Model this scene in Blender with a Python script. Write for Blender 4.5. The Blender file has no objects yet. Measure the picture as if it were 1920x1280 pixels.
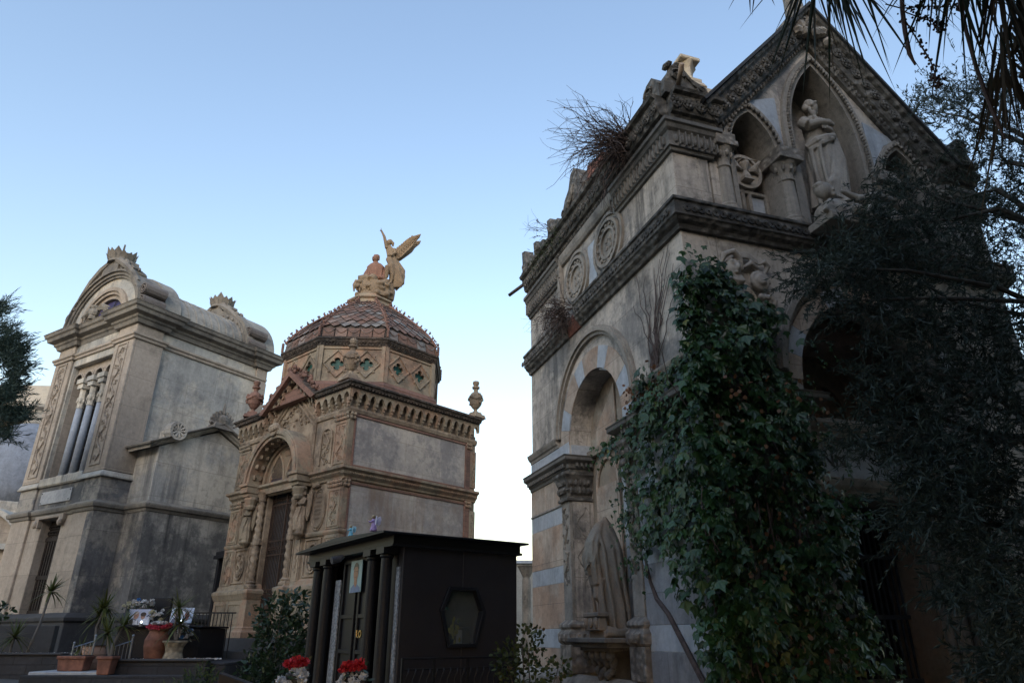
import bpy, math, random
from mathutils import Vector, Matrix
R = random.Random(7)
PI = math.pi
EZ = 1.6                       # eye height: heights below are measured from the eye, the ground by the camera is z = 0
S = bpy.context.scene
COL = S.collection
sin, cos = math.sin, math.cos

# ------------------------------------------------------------------ objects
def tag(o, label=None, cat=None, group=None, kind=None):
    for k, v in (('label', label), ('category', cat), ('group', group), ('kind', kind)):
        if v: o[k] = v
    return o
def thing(name, label, cat, loc=(0, 0, 0), rz=0, group=None):
    o = bpy.data.objects.new(name, None); COL.objects.link(o)
    o.location = loc; o.rotation_euler = (0, 0, rz)
    return tag(o, label, cat, group)
def copy_tree(o, parent=None):
    c = o.copy(); COL.objects.link(c); c.parent = parent
    for ch in list(o.children): copy_tree(ch, c)
    return c

# ------------------------------------------------------------------ mesh builder
class MB:
    def __init__(s): s.v = []; s.f = []; s.X = None
    def add(s, vs, fs):
        n = len(s.v)
        s.v += [tuple(p) for p in vs] if s.X is None else [tuple(s.X @ Vector(p)) for p in vs]
        s.f += [tuple(i + n for i in f) for f in fs]
    def box(s, x0, x1, y0, y1, z0, z1, tx=0, ty=0):
        v = [(x0, y0, z0), (x1, y0, z0), (x1, y1, z0), (x0, y1, z0), (x0 + tx, y0 + ty, z1), (x1 - tx, y0 + ty, z1), (x1 - tx, y1 - ty, z1), (x0 + tx, y1 - ty, z1)]
        s.add(v, [(3, 2, 1, 0), (4, 5, 6, 7), (0, 1, 5, 4), (1, 2, 6, 5), (2, 3, 7, 6), (3, 0, 4, 7)]); return s
    def prism(s, pts, d0, d1, ax='y'):
        n = len(pts)
        def P(a, b, d): return (a, d, b) if ax == 'y' else ((d, a, b) if ax == 'x' else (a, b, d))
        v = [P(a, b, d0) for a, b in pts] + [P(a, b, d1) for a, b in pts]
        f = [tuple(range(n)), tuple(range(2 * n - 1, n - 1, -1))] + [(i, i + n, (i + 1) % n + n, (i + 1) % n) for i in range(n)]
        s.add(v, f); return s
    def ring(s, ca, cb, r0, r1, d0, d1, a0=0, a1=180, n=20, ax='y', e=1.0):
        A = [math.radians(a0 + (a1 - a0) * i / n) for i in range(n + 1)]
        o = [(ca + r1 * cos(t), cb + r1 * e * sin(t)) for t in A]
        if r0 <= 0: i_ = [(ca, cb)]
        else: i_ = [(ca + r0 * cos(t), cb + r0 * e * sin(t)) for t in reversed(A)]
        if abs(a1 - a0) >= 359.9 and r0 > 0:
            s.arcband(o, i_, d0, d1, ax)
        else:
            if r0 > 0:
                s.arcband(o, i_, d0, d1, ax)
            else: s.prism(o + i_, d0, d1, ax)
        return s
    def arcband(s, o, i, d0, d1, ax):
        n = len(o) - 1; i = list(reversed(i))
        def P(a, b, d): return (a, d, b) if ax == 'y' else ((d, a, b) if ax == 'x' else (a, b, d))
        v = [P(*p, d) for d in (d0, d1) for r in (o, i) for p in r]; k = n + 1; f = []
        for j in range(n):
            f += [(j, j + 1, k + j + 1, k + j), (2 * k + j, 3 * k + j, 3 * k + j + 1, 2 * k + j + 1), (j, 2 * k + j, 2 * k + j + 1, j + 1), (k + j, k + j + 1, 3 * k + j + 1, 3 * k + j)]
        f += [(0, k, 3 * k, 2 * k), (n, 2 * k + n, 3 * k + n, k + n)]
        s.add(v, f)
    def lathe(s, prof, cx=0, cy=0, n=16, e=1.0, cap=True, fl=0, k=0):
        v = []; f = []; m = len(prof)
        for j in range(n):
            t = 2 * PI * j / n; q = 1 + (fl * cos(k * t) if fl else 0)
            for r, z in prof: v.append((cx + r * q * cos(t), cy + r * q * e * sin(t), z))
        for j in range(n):
            a, b = j * m, ((j + 1) % n) * m
            for i in range(m - 1): f.append((a + i, b + i, b + i + 1, a + i + 1))
        if cap:
            f.append(tuple(j * m for j in range(n - 1, -1, -1))); f.append(tuple(j * m + m - 1 for j in range(n)))
        s.add(v, f); return s
    def tube(s, pts, r, n=6):
        P = [Vector(p) for p in pts]; v = []; f = []
        rr = r if isinstance(r, (list, tuple)) else [r] * len(P)
        up = Vector((0.3, 0.2, 1)).normalized()
        for i, p in enumerate(P):
            d = (P[min(i + 1, len(P) - 1)] - P[max(i - 1, 0)])
            d = d.normalized() if d.length > 1e-9 else Vector((0, 0, 1))
            a = d.cross(up)
            if a.length < 1e-3: a = d.cross(Vector((1, 0, 0)))
            a.normalize(); b = d.cross(a)
            for j in range(n):
                t = 2 * PI * j / n; v.append(p + a * (rr[i] * cos(t)) + b * (rr[i] * sin(t)))
        for i in range(len(P) - 1):
            for j in range(n): f.append((i * n + j, i * n + (j + 1) % n, (i + 1) * n + (j + 1) % n, (i + 1) * n + j))
        f.append(tuple(range(n - 1, -1, -1))); f.append(tuple(range((len(P) - 1) * n, len(P) * n)))
        s.add(v, f); return s
    def ball(s, c, r, n=8, m=5, rot=None):
        rx, ry, rz = r if isinstance(r, (list, tuple)) else (r, r, r)
        v = []; f = []
        for i in range(m + 1):
            p = PI * i / m
            for j in range(n):
                t = 2 * PI * j / n
                q = Vector((rx * sin(p) * cos(t), ry * sin(p) * sin(t), rz * cos(p)))
                if rot: q = rot @ q
                v.append((c[0] + q[0], c[1] + q[1], c[2] + q[2]))
        for i in range(m):
            for j in range(n): f.append((i * n + j, (i + 1) * n + j, (i + 1) * n + (j + 1) % n, i * n + (j + 1) % n))
        s.add(v, f); return s
    def sweep(s, path, prof, plane='xy', closed=False):
        """profile (offset to the right of travel, third axis) swept along a 2-D path with mitres"""
        n = len(path); m = len(prof); v = []; f = []
        for i in range(n):
            p = Vector(path[i]); a = path[i - 1] if (closed or i > 0) else None; b = path[(i + 1) % n] if (closed or i < n - 1) else None
            d1 = (p - Vector(a)).normalized() if a is not None else None
            d2 = (Vector(b) - p).normalized() if b is not None else None
            if d1 is None: d1 = d2
            if d2 is None: d2 = d1
            n1 = Vector((d1.y, -d1.x)); n2 = Vector((d2.y, -d2.x)); q = n1 + n2
            q = q / max(q.dot(n1), 0.2)
            for o, z in prof:
                w = p + q * o
                v.append((w.x, w.y, z) if plane == 'xy' else ((w.x, z, w.y) if plane == 'xz' else (z, w.x, w.y)))
        for i in range(n if closed else n - 1):
            a, b = i * m, ((i + 1) % n) * m
            for j in range(m): f.append((a + j, b + j, b + (j + 1) % m, a + (j + 1) % m))
        if not closed: f.append(tuple(range(m - 1, -1, -1))); f.append(tuple(range((n - 1) * m, n * m)))
        s.add(v, f); return s
    def loft(s, rings, n=32):
        """rings of (cx, cy, z, rx, ry, amp, k, phase): a body with folds"""
        v = []; f = []
        for g in rings:
            cx, cy, z, rx, ry = g[:5]; am, k, ph = (tuple(g[5:]) + (0, 0, 0))[:3] if len(g) > 5 else (0, 0, 0)
            for j in range(n):
                t = 2 * PI * j / n; q = 1 + am * sin(k * t + ph) + am * .5 * sin((k + 4) * t + ph * 2.3)
                v.append((cx + rx * q * cos(t), cy + ry * q * sin(t), z))
        m = len(rings)
        for i in range(m - 1):
            for j in range(n): f.append((i * n + j, i * n + (j + 1) % n, (i + 1) * n + (j + 1) % n, (i + 1) * n + j))
        f.append(tuple(range(n - 1, -1, -1))); f.append(tuple(range((m - 1) * n, m * n)))
        s.add(v, f); return s
    def build(s, name, mat, par=None, smooth=False, bevel=0, ez=False, remesh=0, smit=2, fixn=True, disp=0):
        me = bpy.data.meshes.new(name)
        v = [(a, b, c + EZ) for a, b, c in s.v] if ez else s.v
        me.from_pydata(v, [], s.f); me.materials.append(mat)
        if fixn and len(s.f) < 60000:
            import bmesh
            bm = bmesh.new(); bm.from_mesh(me)
            bmesh.ops.recalc_face_normals(bm, faces=bm.faces); bm.to_mesh(me); bm.free()
        if smooth:
            for p in me.polygons: p.use_smooth = True
        o = bpy.data.objects.new(name, me); COL.objects.link(o); o.parent = par
        if remesh:
            q = o.modifiers.new('r', 'REMESH'); q.mode = 'VOXEL'; q.voxel_size = remesh; q.use_smooth_shade = True
            if smit:
                q = o.modifiers.new('s', 'SMOOTH'); q.factor = .5; q.iterations = smit
        if bevel:
            q = o.modifiers.new('b', 'BEVEL'); q.width = bevel; q.segments = 1; q.limit_method = 'ANGLE'; q.angle_limit = math.radians(50)
        return o

def arc(ca, cb, r, a0, a1, n, e=1.0):
    return [(ca + r * cos(math.radians(a0 + (a1 - a0) * i / n)), cb + e * r * sin(math.radians(a0 + (a1 - a0) * i / n))) for i in range(n + 1)]
def pointed(c, hw, z0, z1, n=8):
    """pointed arch outline from right spring over the apex to left spring"""
    h = z1 - z0; rr = (hw * hw + h * h) / (2 * hw)
    a = math.acos((rr - hw) / rr)
    R_ = [(c + hw - rr + rr * cos(a * i / n), z0 + rr * sin(a * i / n)) for i in range(n + 1)]
    return R_ + [(2 * c - x, z) for x, z in reversed(R_[:-1])]
def scroll(m, P, w, h, n, r=.014, seed=0, dense=1.0):
    """carved vine ornament: P(a, b, d) maps panel coordinates (a across, b up, d out) to points"""
    q = random.Random(seed)
    pts = [P(w * .30 * sin(b / n * PI * 2 * h / w * .55), h * (b / n - .5), r * .7) for b in range(n + 1)]
    m.tube(pts, r, 5)
    for b in range(n):
        t = (b + .5) / n; sgn = 1 if b % 2 else -1
        ca, cb = sgn * w * .22, h * (t - .5)
        m.tube([P(ca + w * .18 * cos(k * .9) * (1 - k / 9), cb + w * .18 * sin(k * .9) * (1 - k / 9), r * .6) for k in range(7)], r * .75, 4)
        for k in range(int(3 * dense)):
            a, z = ca + q.uniform(-.28, .28) * w, cb + q.uniform(-.5, .5) * h / n
            c = P(max(-w * .46, min(w * .46, a)), z, 0)
            m.ball(c, (q.uniform(.7, 1.7) * r, q.uniform(.7, 1.7) * r, q.uniform(1, 2.4) * r), 5, 3)

# ------------------------------------------------------------------ materials
def nt(name):
    m = bpy.data.materials.new(name); m.use_nodes = True
    t = m.node_tree; t.nodes.clear()
    o = t.nodes.new('ShaderNodeOutputMaterial'); b = t.nodes.new('ShaderNodeBsdfPrincipled')
    t.links.new(b.outputs[0], o.inputs[0]); return m, t, b, o
def N(t, k, **kw):
    n = t.nodes.new(k)
    for a, b in kw.items():
        if a in n.inputs: n.inputs[a].default_value = b
        else: setattr(n, a, b)
    return n
def c4(c): return (c[0], c[1], c[2], 1)
def ramp(t, inp, stops):
    r = t.nodes.new('ShaderNodeValToRGB'); t.links.new(inp, r.inputs[0])
    e = r.color_ramp.elements
    while len(e) < len(stops): e.new(.5)
    for i, (p, c) in enumerate(stops):
        e[i].position = p; e[i].color = c4(c) if not isinstance(c, (int, float)) else (c, c, c, 1)
    return r.outputs[0]
def mix(t, fac, a, b, mode='MIX'):
    n = t.nodes.new('ShaderNodeMix'); n.data_type = 'RGBA'; n.blend_type = mode
    for k, x in ((0, fac), (6, a), (7, b)):
        if hasattr(x, 'is_linked'): t.links.new(x, n.inputs[k])
        else: n.inputs[k].default_value = x if k == 0 else c4(x)
    return n.outputs[2]
def noise(t, vec, sc, det=5, rough=.6, scl=None, loc=None):
    if scl or loc:
        mp = N(t, 'ShaderNodeMapping'); t.links.new(vec, mp.inputs[0])
        if scl: mp.inputs['Scale'].default_value = scl
        if loc: mp.inputs['Location'].default_value = loc
        vec = mp.outputs[0]
    n = N(t, 'ShaderNodeTexNoise', Scale=sc, Detail=det, Roughness=rough); t.links.new(vec, n.inputs['Vector'])
    return n.outputs[0]
def math_(t, op, a, b):
    n = t.nodes.new('ShaderNodeMath'); n.operation = op
    for k, x in ((0, a), (1, b)):
        if hasattr(x, 'is_linked'): t.links.new(x, n.inputs[k])
        else: n.inputs[k].default_value = x
    return n.outputs[0]
_seed = [0]
def stone(name, A, B, stain=(.05, .048, .045), amt=.5, streak=.5, joints=None, bump=.35, fine=14, carve=0, csc=9, rough=.85, patch=None, pamt=.5, psc=.7):
    """weathered stone: two tones, vertical run-off streaks, blotches of lichen, ashlar joints, pitted or carved surface"""
    m, t, b, o = nt(name); L = t.links.new; _seed[0] += 7.3
    tc = N(t, 'ShaderNodeTexCoord'); vec = tc.outputs['Object']; off = (_seed[0], _seed[0] * .6, 0)
    big = noise(t, vec, .9, 6, .65, loc=off); fin = noise(t, vec, fine, 6, .7); mid = noise(t, vec, 3.1, 6, .7, loc=off)
    c = mix(t, ramp(t, big, [(.36, 0), (.64, 1)]), A, B)
    if patch:
        c = mix(t, math_(t, 'MULTIPLY', ramp(t, noise(t, vec, psc, 7, .72, loc=(3 + _seed[0], 1, 2)), [(.47, 0), (.56, 1)]), pamt), c, patch)
    c = mix(t, .55, c, mix(t, 1, c, ramp(t, fin, [(.25, .62), (.75, 1.3)]), 'MULTIPLY'))
    if streak:
        s1 = noise(t, vec, 1.0, 6, .7, scl=(5, 5, .35), loc=off)
        gate = ramp(t, noise(t, vec, .55, 3, .5, loc=(off[0] + 5, 2, 1)), [(.40, 0), (.62, 1)])
        c = mix(t, math_(t, 'MULTIPLY', math_(t, 'MULTIPLY', ramp(t, s1, [(.45, 0), (.70, 1)]), gate), streak), c, stain)
    if amt:
        c = mix(t, math_(t, 'MULTIPLY', ramp(t, math_(t, 'ADD', math_(t, 'MULTIPLY', mid, .55), math_(t, 'MULTIPLY', big, .45)), [(.50, 0), (.66, 1)]), amt), c, stain)
    if amt:
        spk = noise(t, vec, 7.5, 8, .78, loc=(2, off[0], 4))
        c = mix(t, math_(t, 'MULTIPLY', ramp(t, spk, [(.56, 0), (.68, 1)]), min(.8, amt * .9)), c, stain)
    h = math_(t, 'ADD', math_(t, 'MULTIPLY', fin, .5), mid)
    if joints:
        w, hh, mc = joints
        sp = N(t, 'ShaderNodeSeparateXYZ'); L(vec, sp.inputs[0]); cb = N(t, 'ShaderNodeCombineXYZ')
        L(math_(t, 'ADD', sp.outputs[0], sp.outputs[1]), cb.inputs[0]); L(sp.outputs[2], cb.inputs[1])
        br = N(t, 'ShaderNodeTexBrick', Scale=1.0); br.inputs['Brick Width'].default_value = w; br.inputs['Row Height'].default_value = hh
        br.inputs['Mortar Size'].default_value = .006; br.inputs['Mortar Smooth'].default_value = .6
        br.inputs['Color1'].default_value = (.86, .86, .86, 1); br.inputs['Color2'].default_value = (1.1, 1.1, 1.1, 1); br.inputs['Mortar'].default_value = (1, 1, 1, 1)
        L(cb.outputs[0], br.inputs[0])
        c = mix(t, .8, c, mix(t, 1, c, br.outputs[0], 'MULTIPLY'))
        c = mix(t, math_(t, 'MULTIPLY', br.outputs[1], .65), c, mc)
        h = math_(t, 'SUBTRACT', h, math_(t, 'MULTIPLY', br.outputs[1], .6))
    if carve:
        vo = N(t, 'ShaderNodeTexVoronoi', Scale=csc); vo.feature = 'SMOOTH_F1'; L(vec, vo.inputs['Vector'])
        k = ramp(t, vo.outputs[0], [(.1, 1), (.55, 0)])
        h = math_(t, 'ADD', h, math_(t, 'MULTIPLY', k, carve))
        c = mix(t, .85, c, mix(t, 1, c, ramp(t, vo.outputs[0], [(.15, 1.15), (.6, .45)]), 'MULTIPLY'))
    bp = N(t, 'ShaderNodeBump', Strength=bump, Distance=.03); L(h, bp.inputs['Height']); L(bp.outputs[0], b.inputs['Normal'])
    L(c, b.inputs['Base Color']); b.inputs['Roughness'].default_value = rough
    return m
def plain(name, A, rough=.6, metal=0, var=.25, sc=8, bump=.1, spec=.5, B=None):
    m, t, b, o = nt(name); L = t.links.new
    vec = N(t, 'ShaderNodeTexCoord').outputs['Object']; f = noise(t, vec, sc, 5, .6)
    c = mix(t, ramp(t, f, [(.3, 0), (.7, 1)]), tuple(x * (1 - var) for x in A), B or tuple(min(1, x * (1 + var)) for x in A))
    L(c, b.inputs['Base Color']); b.inputs['Roughness'].default_value = rough; b.inputs['Metallic'].default_value = metal
    b.inputs['Specular IOR Level'].default_value = spec
    if bump:
        bp = N(t, 'ShaderNodeBump', Strength=bump, Distance=.02); L(f, bp.inputs['Height']); L(bp.outputs[0], b.inputs['Normal'])
    return m
def leafmat(name, A, B, C=None, trans=.3, rough=.5, spec=.4):
    m, t, b, o = nt(name); L = t.links.new
    g = N(t, 'ShaderNodeNewGeometry'); vec = N(t, 'ShaderNodeTexCoord').outputs['Object']
    stops = [(0, A), (.75, B)] + ([(.97, B), (1, C)] if C else [(1, B)])
    c = ramp(t, g.outputs['Random Per Island'], stops)
    c = mix(t, .6, c, mix(t, 1, c, ramp(t, noise(t, vec, 1.3, 3, .6), [(.3, .5), (.7, 1.35)]), 'MULTIPLY'))
    L(c, b.inputs['Base Color']); b.inputs['Roughness'].default_value = rough; b.inputs['Specular IOR Level'].default_value = spec
    tr = N(t, 'ShaderNodeBsdfTranslucent'); L(c, tr.inputs[0]); mx = N(t, 'ShaderNodeMixShader'); mx.inputs[0].default_value = trans
    L(b.outputs[0], mx.inputs[1]); L(tr.outputs[0], mx.inputs[2]); L(mx.outputs[0], o.inputs[0])
    return m
def each(name, mat, par, pieces, **k):
    """one object per piece: every builder in the list becomes a part of its own"""
    return [p.build(name, mat, par, ez=True, **k) for p in pieces]

def clusters(m, gap=.14):
    """islands of a builder grouped by nearness: lists of face indices"""
    n = len(m.v); par = list(range(n))
    def fd(a):
        while par[a] != a: par[a] = par[par[a]]; a = par[a]
        return a
    for f in m.f:
        a = fd(f[0])
        for b in f[1:]: par[fd(b)] = a
    bb = {}; fs = {}
    for i, p in enumerate(m.v):
        r = fd(i); b = bb.get(r)
        if b is None: bb[r] = [*p, *p]
        else:
            for k in range(3): b[k] = min(b[k], p[k]); b[k + 3] = max(b[k + 3], p[k])
    for i, f in enumerate(m.f): fs.setdefault(fd(f[0]), []).append(i)
    ks = [k for k in bb if k in fs]
    if len(ks) > 900: return None
    grp = [(list(bb[k]), list(fs[k])) for k in ks]; ch = True
    while ch:
        ch = False; out = []
        for b, f in grp:
            for o in out:
                if all(b[k] - gap < o[0][k + 3] and o[0][k] - gap < b[k + 3] for k in range(3)):
                    for k in range(3): o[0][k] = min(o[0][k], b[k]); o[0][k + 3] = max(o[0][k + 3], b[k + 3])
                    o[1].extend(f); ch = True; break
            else: out.append((list(b), list(f)))
        grp = out
    return [f for b, f in grp]
def parts(m, name, mat, par, gap=.14, **k):
    """build a part; pieces that stand apart become parts of their own"""
    c = clusters(m, gap)
    if not c or len(c) == 1 or len(c) > 45: return m.build(name, mat, par, ez=True, **k)
    o = None
    for f in c:
        q = MB(); idx = {}
        for i in f:
            t = []
            for a in m.f[i]:
                if a not in idx: idx[a] = len(q.v); q.v.append(m.v[a])
                t.append(idx[a])
            q.f.append(tuple(t))
        o = q.build(name, mat, par, ez=True, **k)
    return o
# ------------------------------------------------------------------ camera, sky, sun
cam = bpy.data.cameras.new('camera'); co = bpy.data.objects.new('camera', cam); COL.objects.link(co); S.camera = co
cam.lens = 24; cam.sensor_width = 36; cam.clip_end = 3000; cam.clip_start = .05
co.location = (0, 0, EZ); co.rotation_euler = (math.radians(90 + 23.25), 0, 0)
S.view_settings.view_transform = 'Standard'; S.view_settings.look = 'None'; S.view_settings.gamma = 1
S.view_settings.exposure = EXPO = 1.1
SUN_EL, SUN_AZ = math.radians(22), math.radians(188)     # azimuth from +Y towards +X: low sun behind the added trees at the camera's back
w = bpy.data.worlds.new('World'); S.world = w; w.use_nodes = True
t = w.node_tree; t.nodes.clear()
wo = t.nodes.new('ShaderNodeOutputWorld'); bg = t.nodes.new('ShaderNodeBackground'); t.links.new(bg.outputs[0], wo.inputs[0])
sk = t.nodes.new('ShaderNodeTexSky'); sk.sky_type = 'NISHITA'; sk.sun_disc = False
sk.sun_elevation = SUN_EL; sk.sun_rotation = SUN_AZ; sk.air_density = 1.75; sk.dust_density = 1.0; sk.ozone_density = 1.9; sk.altitude = 50
tint = t.nodes.new('ShaderNodeMix'); tint.data_type = 'RGBA'; tint.blend_type = 'MULTIPLY'; tint.inputs[0].default_value = 1; tint.inputs[7].default_value = (.97, .93, .99, 1)   # white balance of a cool evening
t.links.new(sk.outputs[0], tint.inputs[6]); t.links.new(tint.outputs[2], bg.inputs[0]); bg.inputs[1].default_value = .15
sl = bpy.data.lights.new('sun', 'SUN'); sl.energy = .5; sl.angle = math.radians(24); sl.color = (1, .97, .93)
so = bpy.data.objects.new('sun', sl); COL.objects.link(so)
sd = Vector((sin(SUN_AZ) * cos(SUN_EL), cos(SUN_AZ) * cos(SUN_EL), sin(SUN_EL)))
so.rotation_euler = (-sd).to_track_quat('-Z', 'Y').to_euler()
try:
    S.cycles.max_bounces = 6; S.cycles.diffuse_bounces = 4
except Exception: pass
# ------------------------------------------------------------------ stone and other materials
GRIME = (.035, .035, .034)
CREAM = stone('cream stone', (0.57, 0.502, 0.429), (0.468, 0.417, 0.362), GRIME, .8, .95, (1.1, .62, (.10, .085, .07)), .4, patch=(.15, .15, .152), pamt=.7, psc=.6)
CREAMLO = stone('cream stone low courses', (0.506, 0.428, 0.351), (0.432, 0.332, 0.26), GRIME, .40, .55, (1.7, .70, (.10, .085, .07)), .3, patch=(.42, .25, .16), pamt=.55)
MARB = stone('blue grey marble', (0.448, 0.482, 0.526), (0.347, 0.381, 0.431), (.12, .12, .12), .35, .45, None, .15, rough=.6, patch=(.47, .49, .51), psc=1.6)
MARBD = stone('dull grey marble', (.30, .31, .33), (.235, .24, .26), (.07, .07, .07), .45, .6, (1.2, 1.05, (.10, .10, .10)), .2, rough=.65, patch=(.38, .38, .39), psc=1.2)
FRZ = stone('dark lichen covered carving', (0.189, 0.173, 0.152), (0.104, 0.098, 0.089), GRIME, .8, .5, None, .8, carve=1.6, csc=8)
FRZ2 = stone('carved cream stone', (0.363, 0.32, 0.27), (0.281, 0.248, 0.212), GRIME, .65, .5, None, .6, carve=1.0, csc=11)
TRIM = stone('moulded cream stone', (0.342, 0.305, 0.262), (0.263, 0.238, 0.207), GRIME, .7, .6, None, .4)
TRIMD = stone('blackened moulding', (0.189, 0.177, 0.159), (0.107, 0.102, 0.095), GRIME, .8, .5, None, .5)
STAT = stone('statue stone', (0.403, 0.361, 0.312), (0.343, 0.301, 0.256), (.10, .088, .075), .35, .4, None, .25, fine=30)
STATD = stone('weathered statue stone', (.225, .205, .175), (.165, .15, .13), (.06, .058, .055), .6, .8, None, .3, fine=25, patch=(.30, .21, .14))
NICHE = stone('niche plaster', (.30, .25, .19), (.22, .18, .14), (.06, .05, .045), .6, .5, None, .4, patch=(.36, .22, .15))
BLACK = plain('black for unlit interior', (.012, .011, .010), .9, var=.3)
LAVA = stone('dark lava stone', (0.041, 0.042, 0.049), (0.024, 0.026, 0.031), (.012, .012, .012), .4, .3, (.5, .16, (.008, .008, .008)), 1.0)
LAVAS = stone('smooth lava slab', (.055, .056, .061), (.036, .037, .041), (.03, .03, .03), .4, .4, None, .3)
BRICK = plain('red brick rubble', (.20, .085, .06), .9, var=.5, sc=14, bump=.5)
IRON = plain('black iron', (.02, .02, .022), .5, .4, bump=.1)
RUST = plain('rusty iron', (0.043, 0.024, 0.016), .75, .2, var=.5, sc=16, bump=.3)
ROOF = stone('roof slate and lichen', (.10, .095, .085), (.07, .066, .06), GRIME, .6, .3, (.4, .25, (.03, .03, .03)), .5)

def frame(px, py, dx, dy): return (px, py, 0), math.atan2(dy, dx)
# ------------------------------------------------------------------ ivy chapel (x along its front, y inwards, z from the eye)
CH, CHA = frame(2.3136, 8.0, .94957, .31354)
chapel = thing('funerary_chapel', 'tall gabled stone chapel half covered in ivy with carved gable and marble bands', 'chapel', CH, CHA)
W, L, CX = 5.95, 6.05, 2.95
G0 = -1.7
def cb(m, name, mat, par=None, **k): return (m.build(name, mat, par or chapel, ez=True, **k) if k.get('remesh') else parts(m, name, mat, par or chapel, **k))
# side wall (x = 0 outside) with the round-headed niche opening
m = MB()
no = [(2.02, G0), (2.02, 3.1)] + arc(3.05, 3.1, 1.03, 180, 0, 18)[1:-1] + [(4.08, 3.1), (4.08, G0)]
m.prism([(0, G0), (0, 6.9)] + [(L, 6.9), (L, G0)] + list(reversed(no)), 0.0, .42, 'x')
m.prism([(0.42, G0), (0.42, 6.9), (L - .02, 6.9), (L - .02, G0)], .42, .6, 'x')
# front wall with the great arch
fo = [(1.62, G0), (1.62, 3.1)] + arc(CX, 3.1, 1.33, 180, 0, 24)[1:-1] + [(2 * CX - 1.62, 3.1), (2 * CX - 1.62, G0)]
m.prism([(.6, G0), (.6, 5.3), (W - .001, 5.3), (W - .001, G0)] + list(reversed(fo)), 0.0, .5, 'y')
m.box(0.42, .6, .001, .5, G0, 6.9)
m.box(W - .4, W, .5, L, G0, 6.9); m.box(.6, W - .4, L - .4, L, G0, 6.9)
# gable field behind the niches
m.prism([(.6, 5.3), (.6, 7.15), (CX, 9.75), (W - .6, 7.15), (W - .6, 5.3)], .62, .9, 'y')
m.box(W - .64, W, 0, .6, 5.3, 6.9)
cb(m, 'wall', CREAM, bevel=.01)
m = MB()                                               # lower courses of tan stone on the side, proud of the wall
for a, b in ((4.43, L), (.0, 1.68)):
    if a > 1:
        for z0, z1 in ((-.55, -.2), (.1, .82), (1.1, 1.8), (2.12, 2.62)): m.box(-.03, .0, a, b, z0, z1)
cb(m, 'stone_band', CREAMLO, bevel=.006)
m = MB()
for z0, z1 in ((-.2, .1), (.82, 1.1), (1.8, 2.09), (2.88, 3.16)): m.box(-.028, .0, 4.43 if z1 < 2.5 else 4.09, L, z0, z1)
m.box(-.028, 0, -.02, 2.0, 2.88, 3.16); m.box(-.028, 0, -.02, 1.68, -.19, .115); m.box(-.03, 0, -.02, 1.68, .86, 2.6)
m.box(-.02, 1.2, -.028, 0, 2.88, 3.16)
cb(m, 'marble_band', MARB, bevel=.006)
m = MB(); m.box(-.03, 0, -.02, 1.68, .115, .86); m.box(-.03, 0, -.02, 1.68, -1.2, -.19); m.box(-.02, 1.3, -.03, 0, -1.2, 2.6)
cb(m, 'marble_slab', MARBD, bevel=.006)
m = MB()
m.sweep([(0, L + .03), (0, 4.4)], [(0, G0), (.26, G0), (.26, -.62), (.16, -.56), (.05, -.5), (0, -.5)])
m.sweep([(0, 1.7), (0, -0), (1.3, 0)], [(0, G0), (.3, G0), (.3, -.72), (.2, -.62), (.05, -.56), (0, -.56)])
m.sweep([(0, 4.42), (0, 1.68)], [(0, G0), (.2, G0), (.2, -.75), (.1, -.6), (0, -.55)])
cb(m, 'plinth', TRIM, bevel=.01)
# entablature and impost mouldings
ENT = [(0, 2.60), (.05, 2.60), (.06, 2.66), (.09, 2.67), (.10, 2.74), (.17, 2.78), (.20, 2.80), (.20, 2.85), (.22, 2.88), (0, 2.90)]
m = MB()
m.sweep([(0, L), (0, 4.08), (.40, 4.08)], ENT); m.sweep([(.40, 2.02), (0, 2.02), (0, 0), (1.62, 0), (1.62, .5)], ENT)
for k in range(21):
    y = L - .08 - k * .092
    m.box(-.155, -.09, y - .05, y, 2.69, 2.76)
for k in range(4): m.box(.03 + k * .09, .08 + k * .09, 4.08 - .155, 4.08 - .09, 2.69, 2.76)
for k in range(20): m.box(-.155, -.09, .05 + k * .092, .1 + k * .092, 2.69, 2.76)
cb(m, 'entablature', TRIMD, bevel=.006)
IMP = [(0, 3.155), (.04, 3.16), (.05, 3.21), (.08, 3.23), (.11, 3.29), (.12, 3.33), (0, 3.34)]
m = MB(); m.sweep([(0, L), (0, 4.55)], IMP); m.sweep([(0, 1.57), (0, 0), (1.2, 0)], IMP); m.sweep([(0, L), (0, 4.43)], [(0, 2.085), (.05, 2.09), (.05, 2.11), (.03, 2.14), (0, 2.14)])
cb(m, 'impost_moulding', TRIM, bevel=.006)
m = MB()
m.ring(3.05, 3.30, 1.40, 1.46, -.06, 0, 0, 180, 28, 'x'); m.ring(3.05, 3.30, 1.46, 1.53, -.10, 0, 0, 180, 28, 'x'); m.ring(3.05, 3.30, 1.53, 1.56, -.065, 0, 0, 180, 28, 'x')
m.ring(CX, 3.2, 1.56, 1.62, -.06, 0, 0, 180, 30); m.ring(CX, 3.2, 1.62, 1.70, -.11, 0, 0, 180, 30); m.ring(CX, 3.2, 1.70, 1.75, -.07, 0, 0, 180, 30)
cb(m, 'archivolt', TRIM)
mc, mm = MB(), MB()
vs = [(0, 22, 1), (22, 46, 0), (46, 60, 1), (60, 84, 0), (84, 98, 1), (98, 120, 0), (120, 152, 1), (152, 164, 0), (164, 180, 1)]
vs = [(0, 14, 0), (14, 30, 1), (30, 60, 0), (60, 76, 1), (76, 104, 0), (104, 120, 1), (120, 150, 0), (150, 166, 1), (166, 180, 0)]
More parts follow.
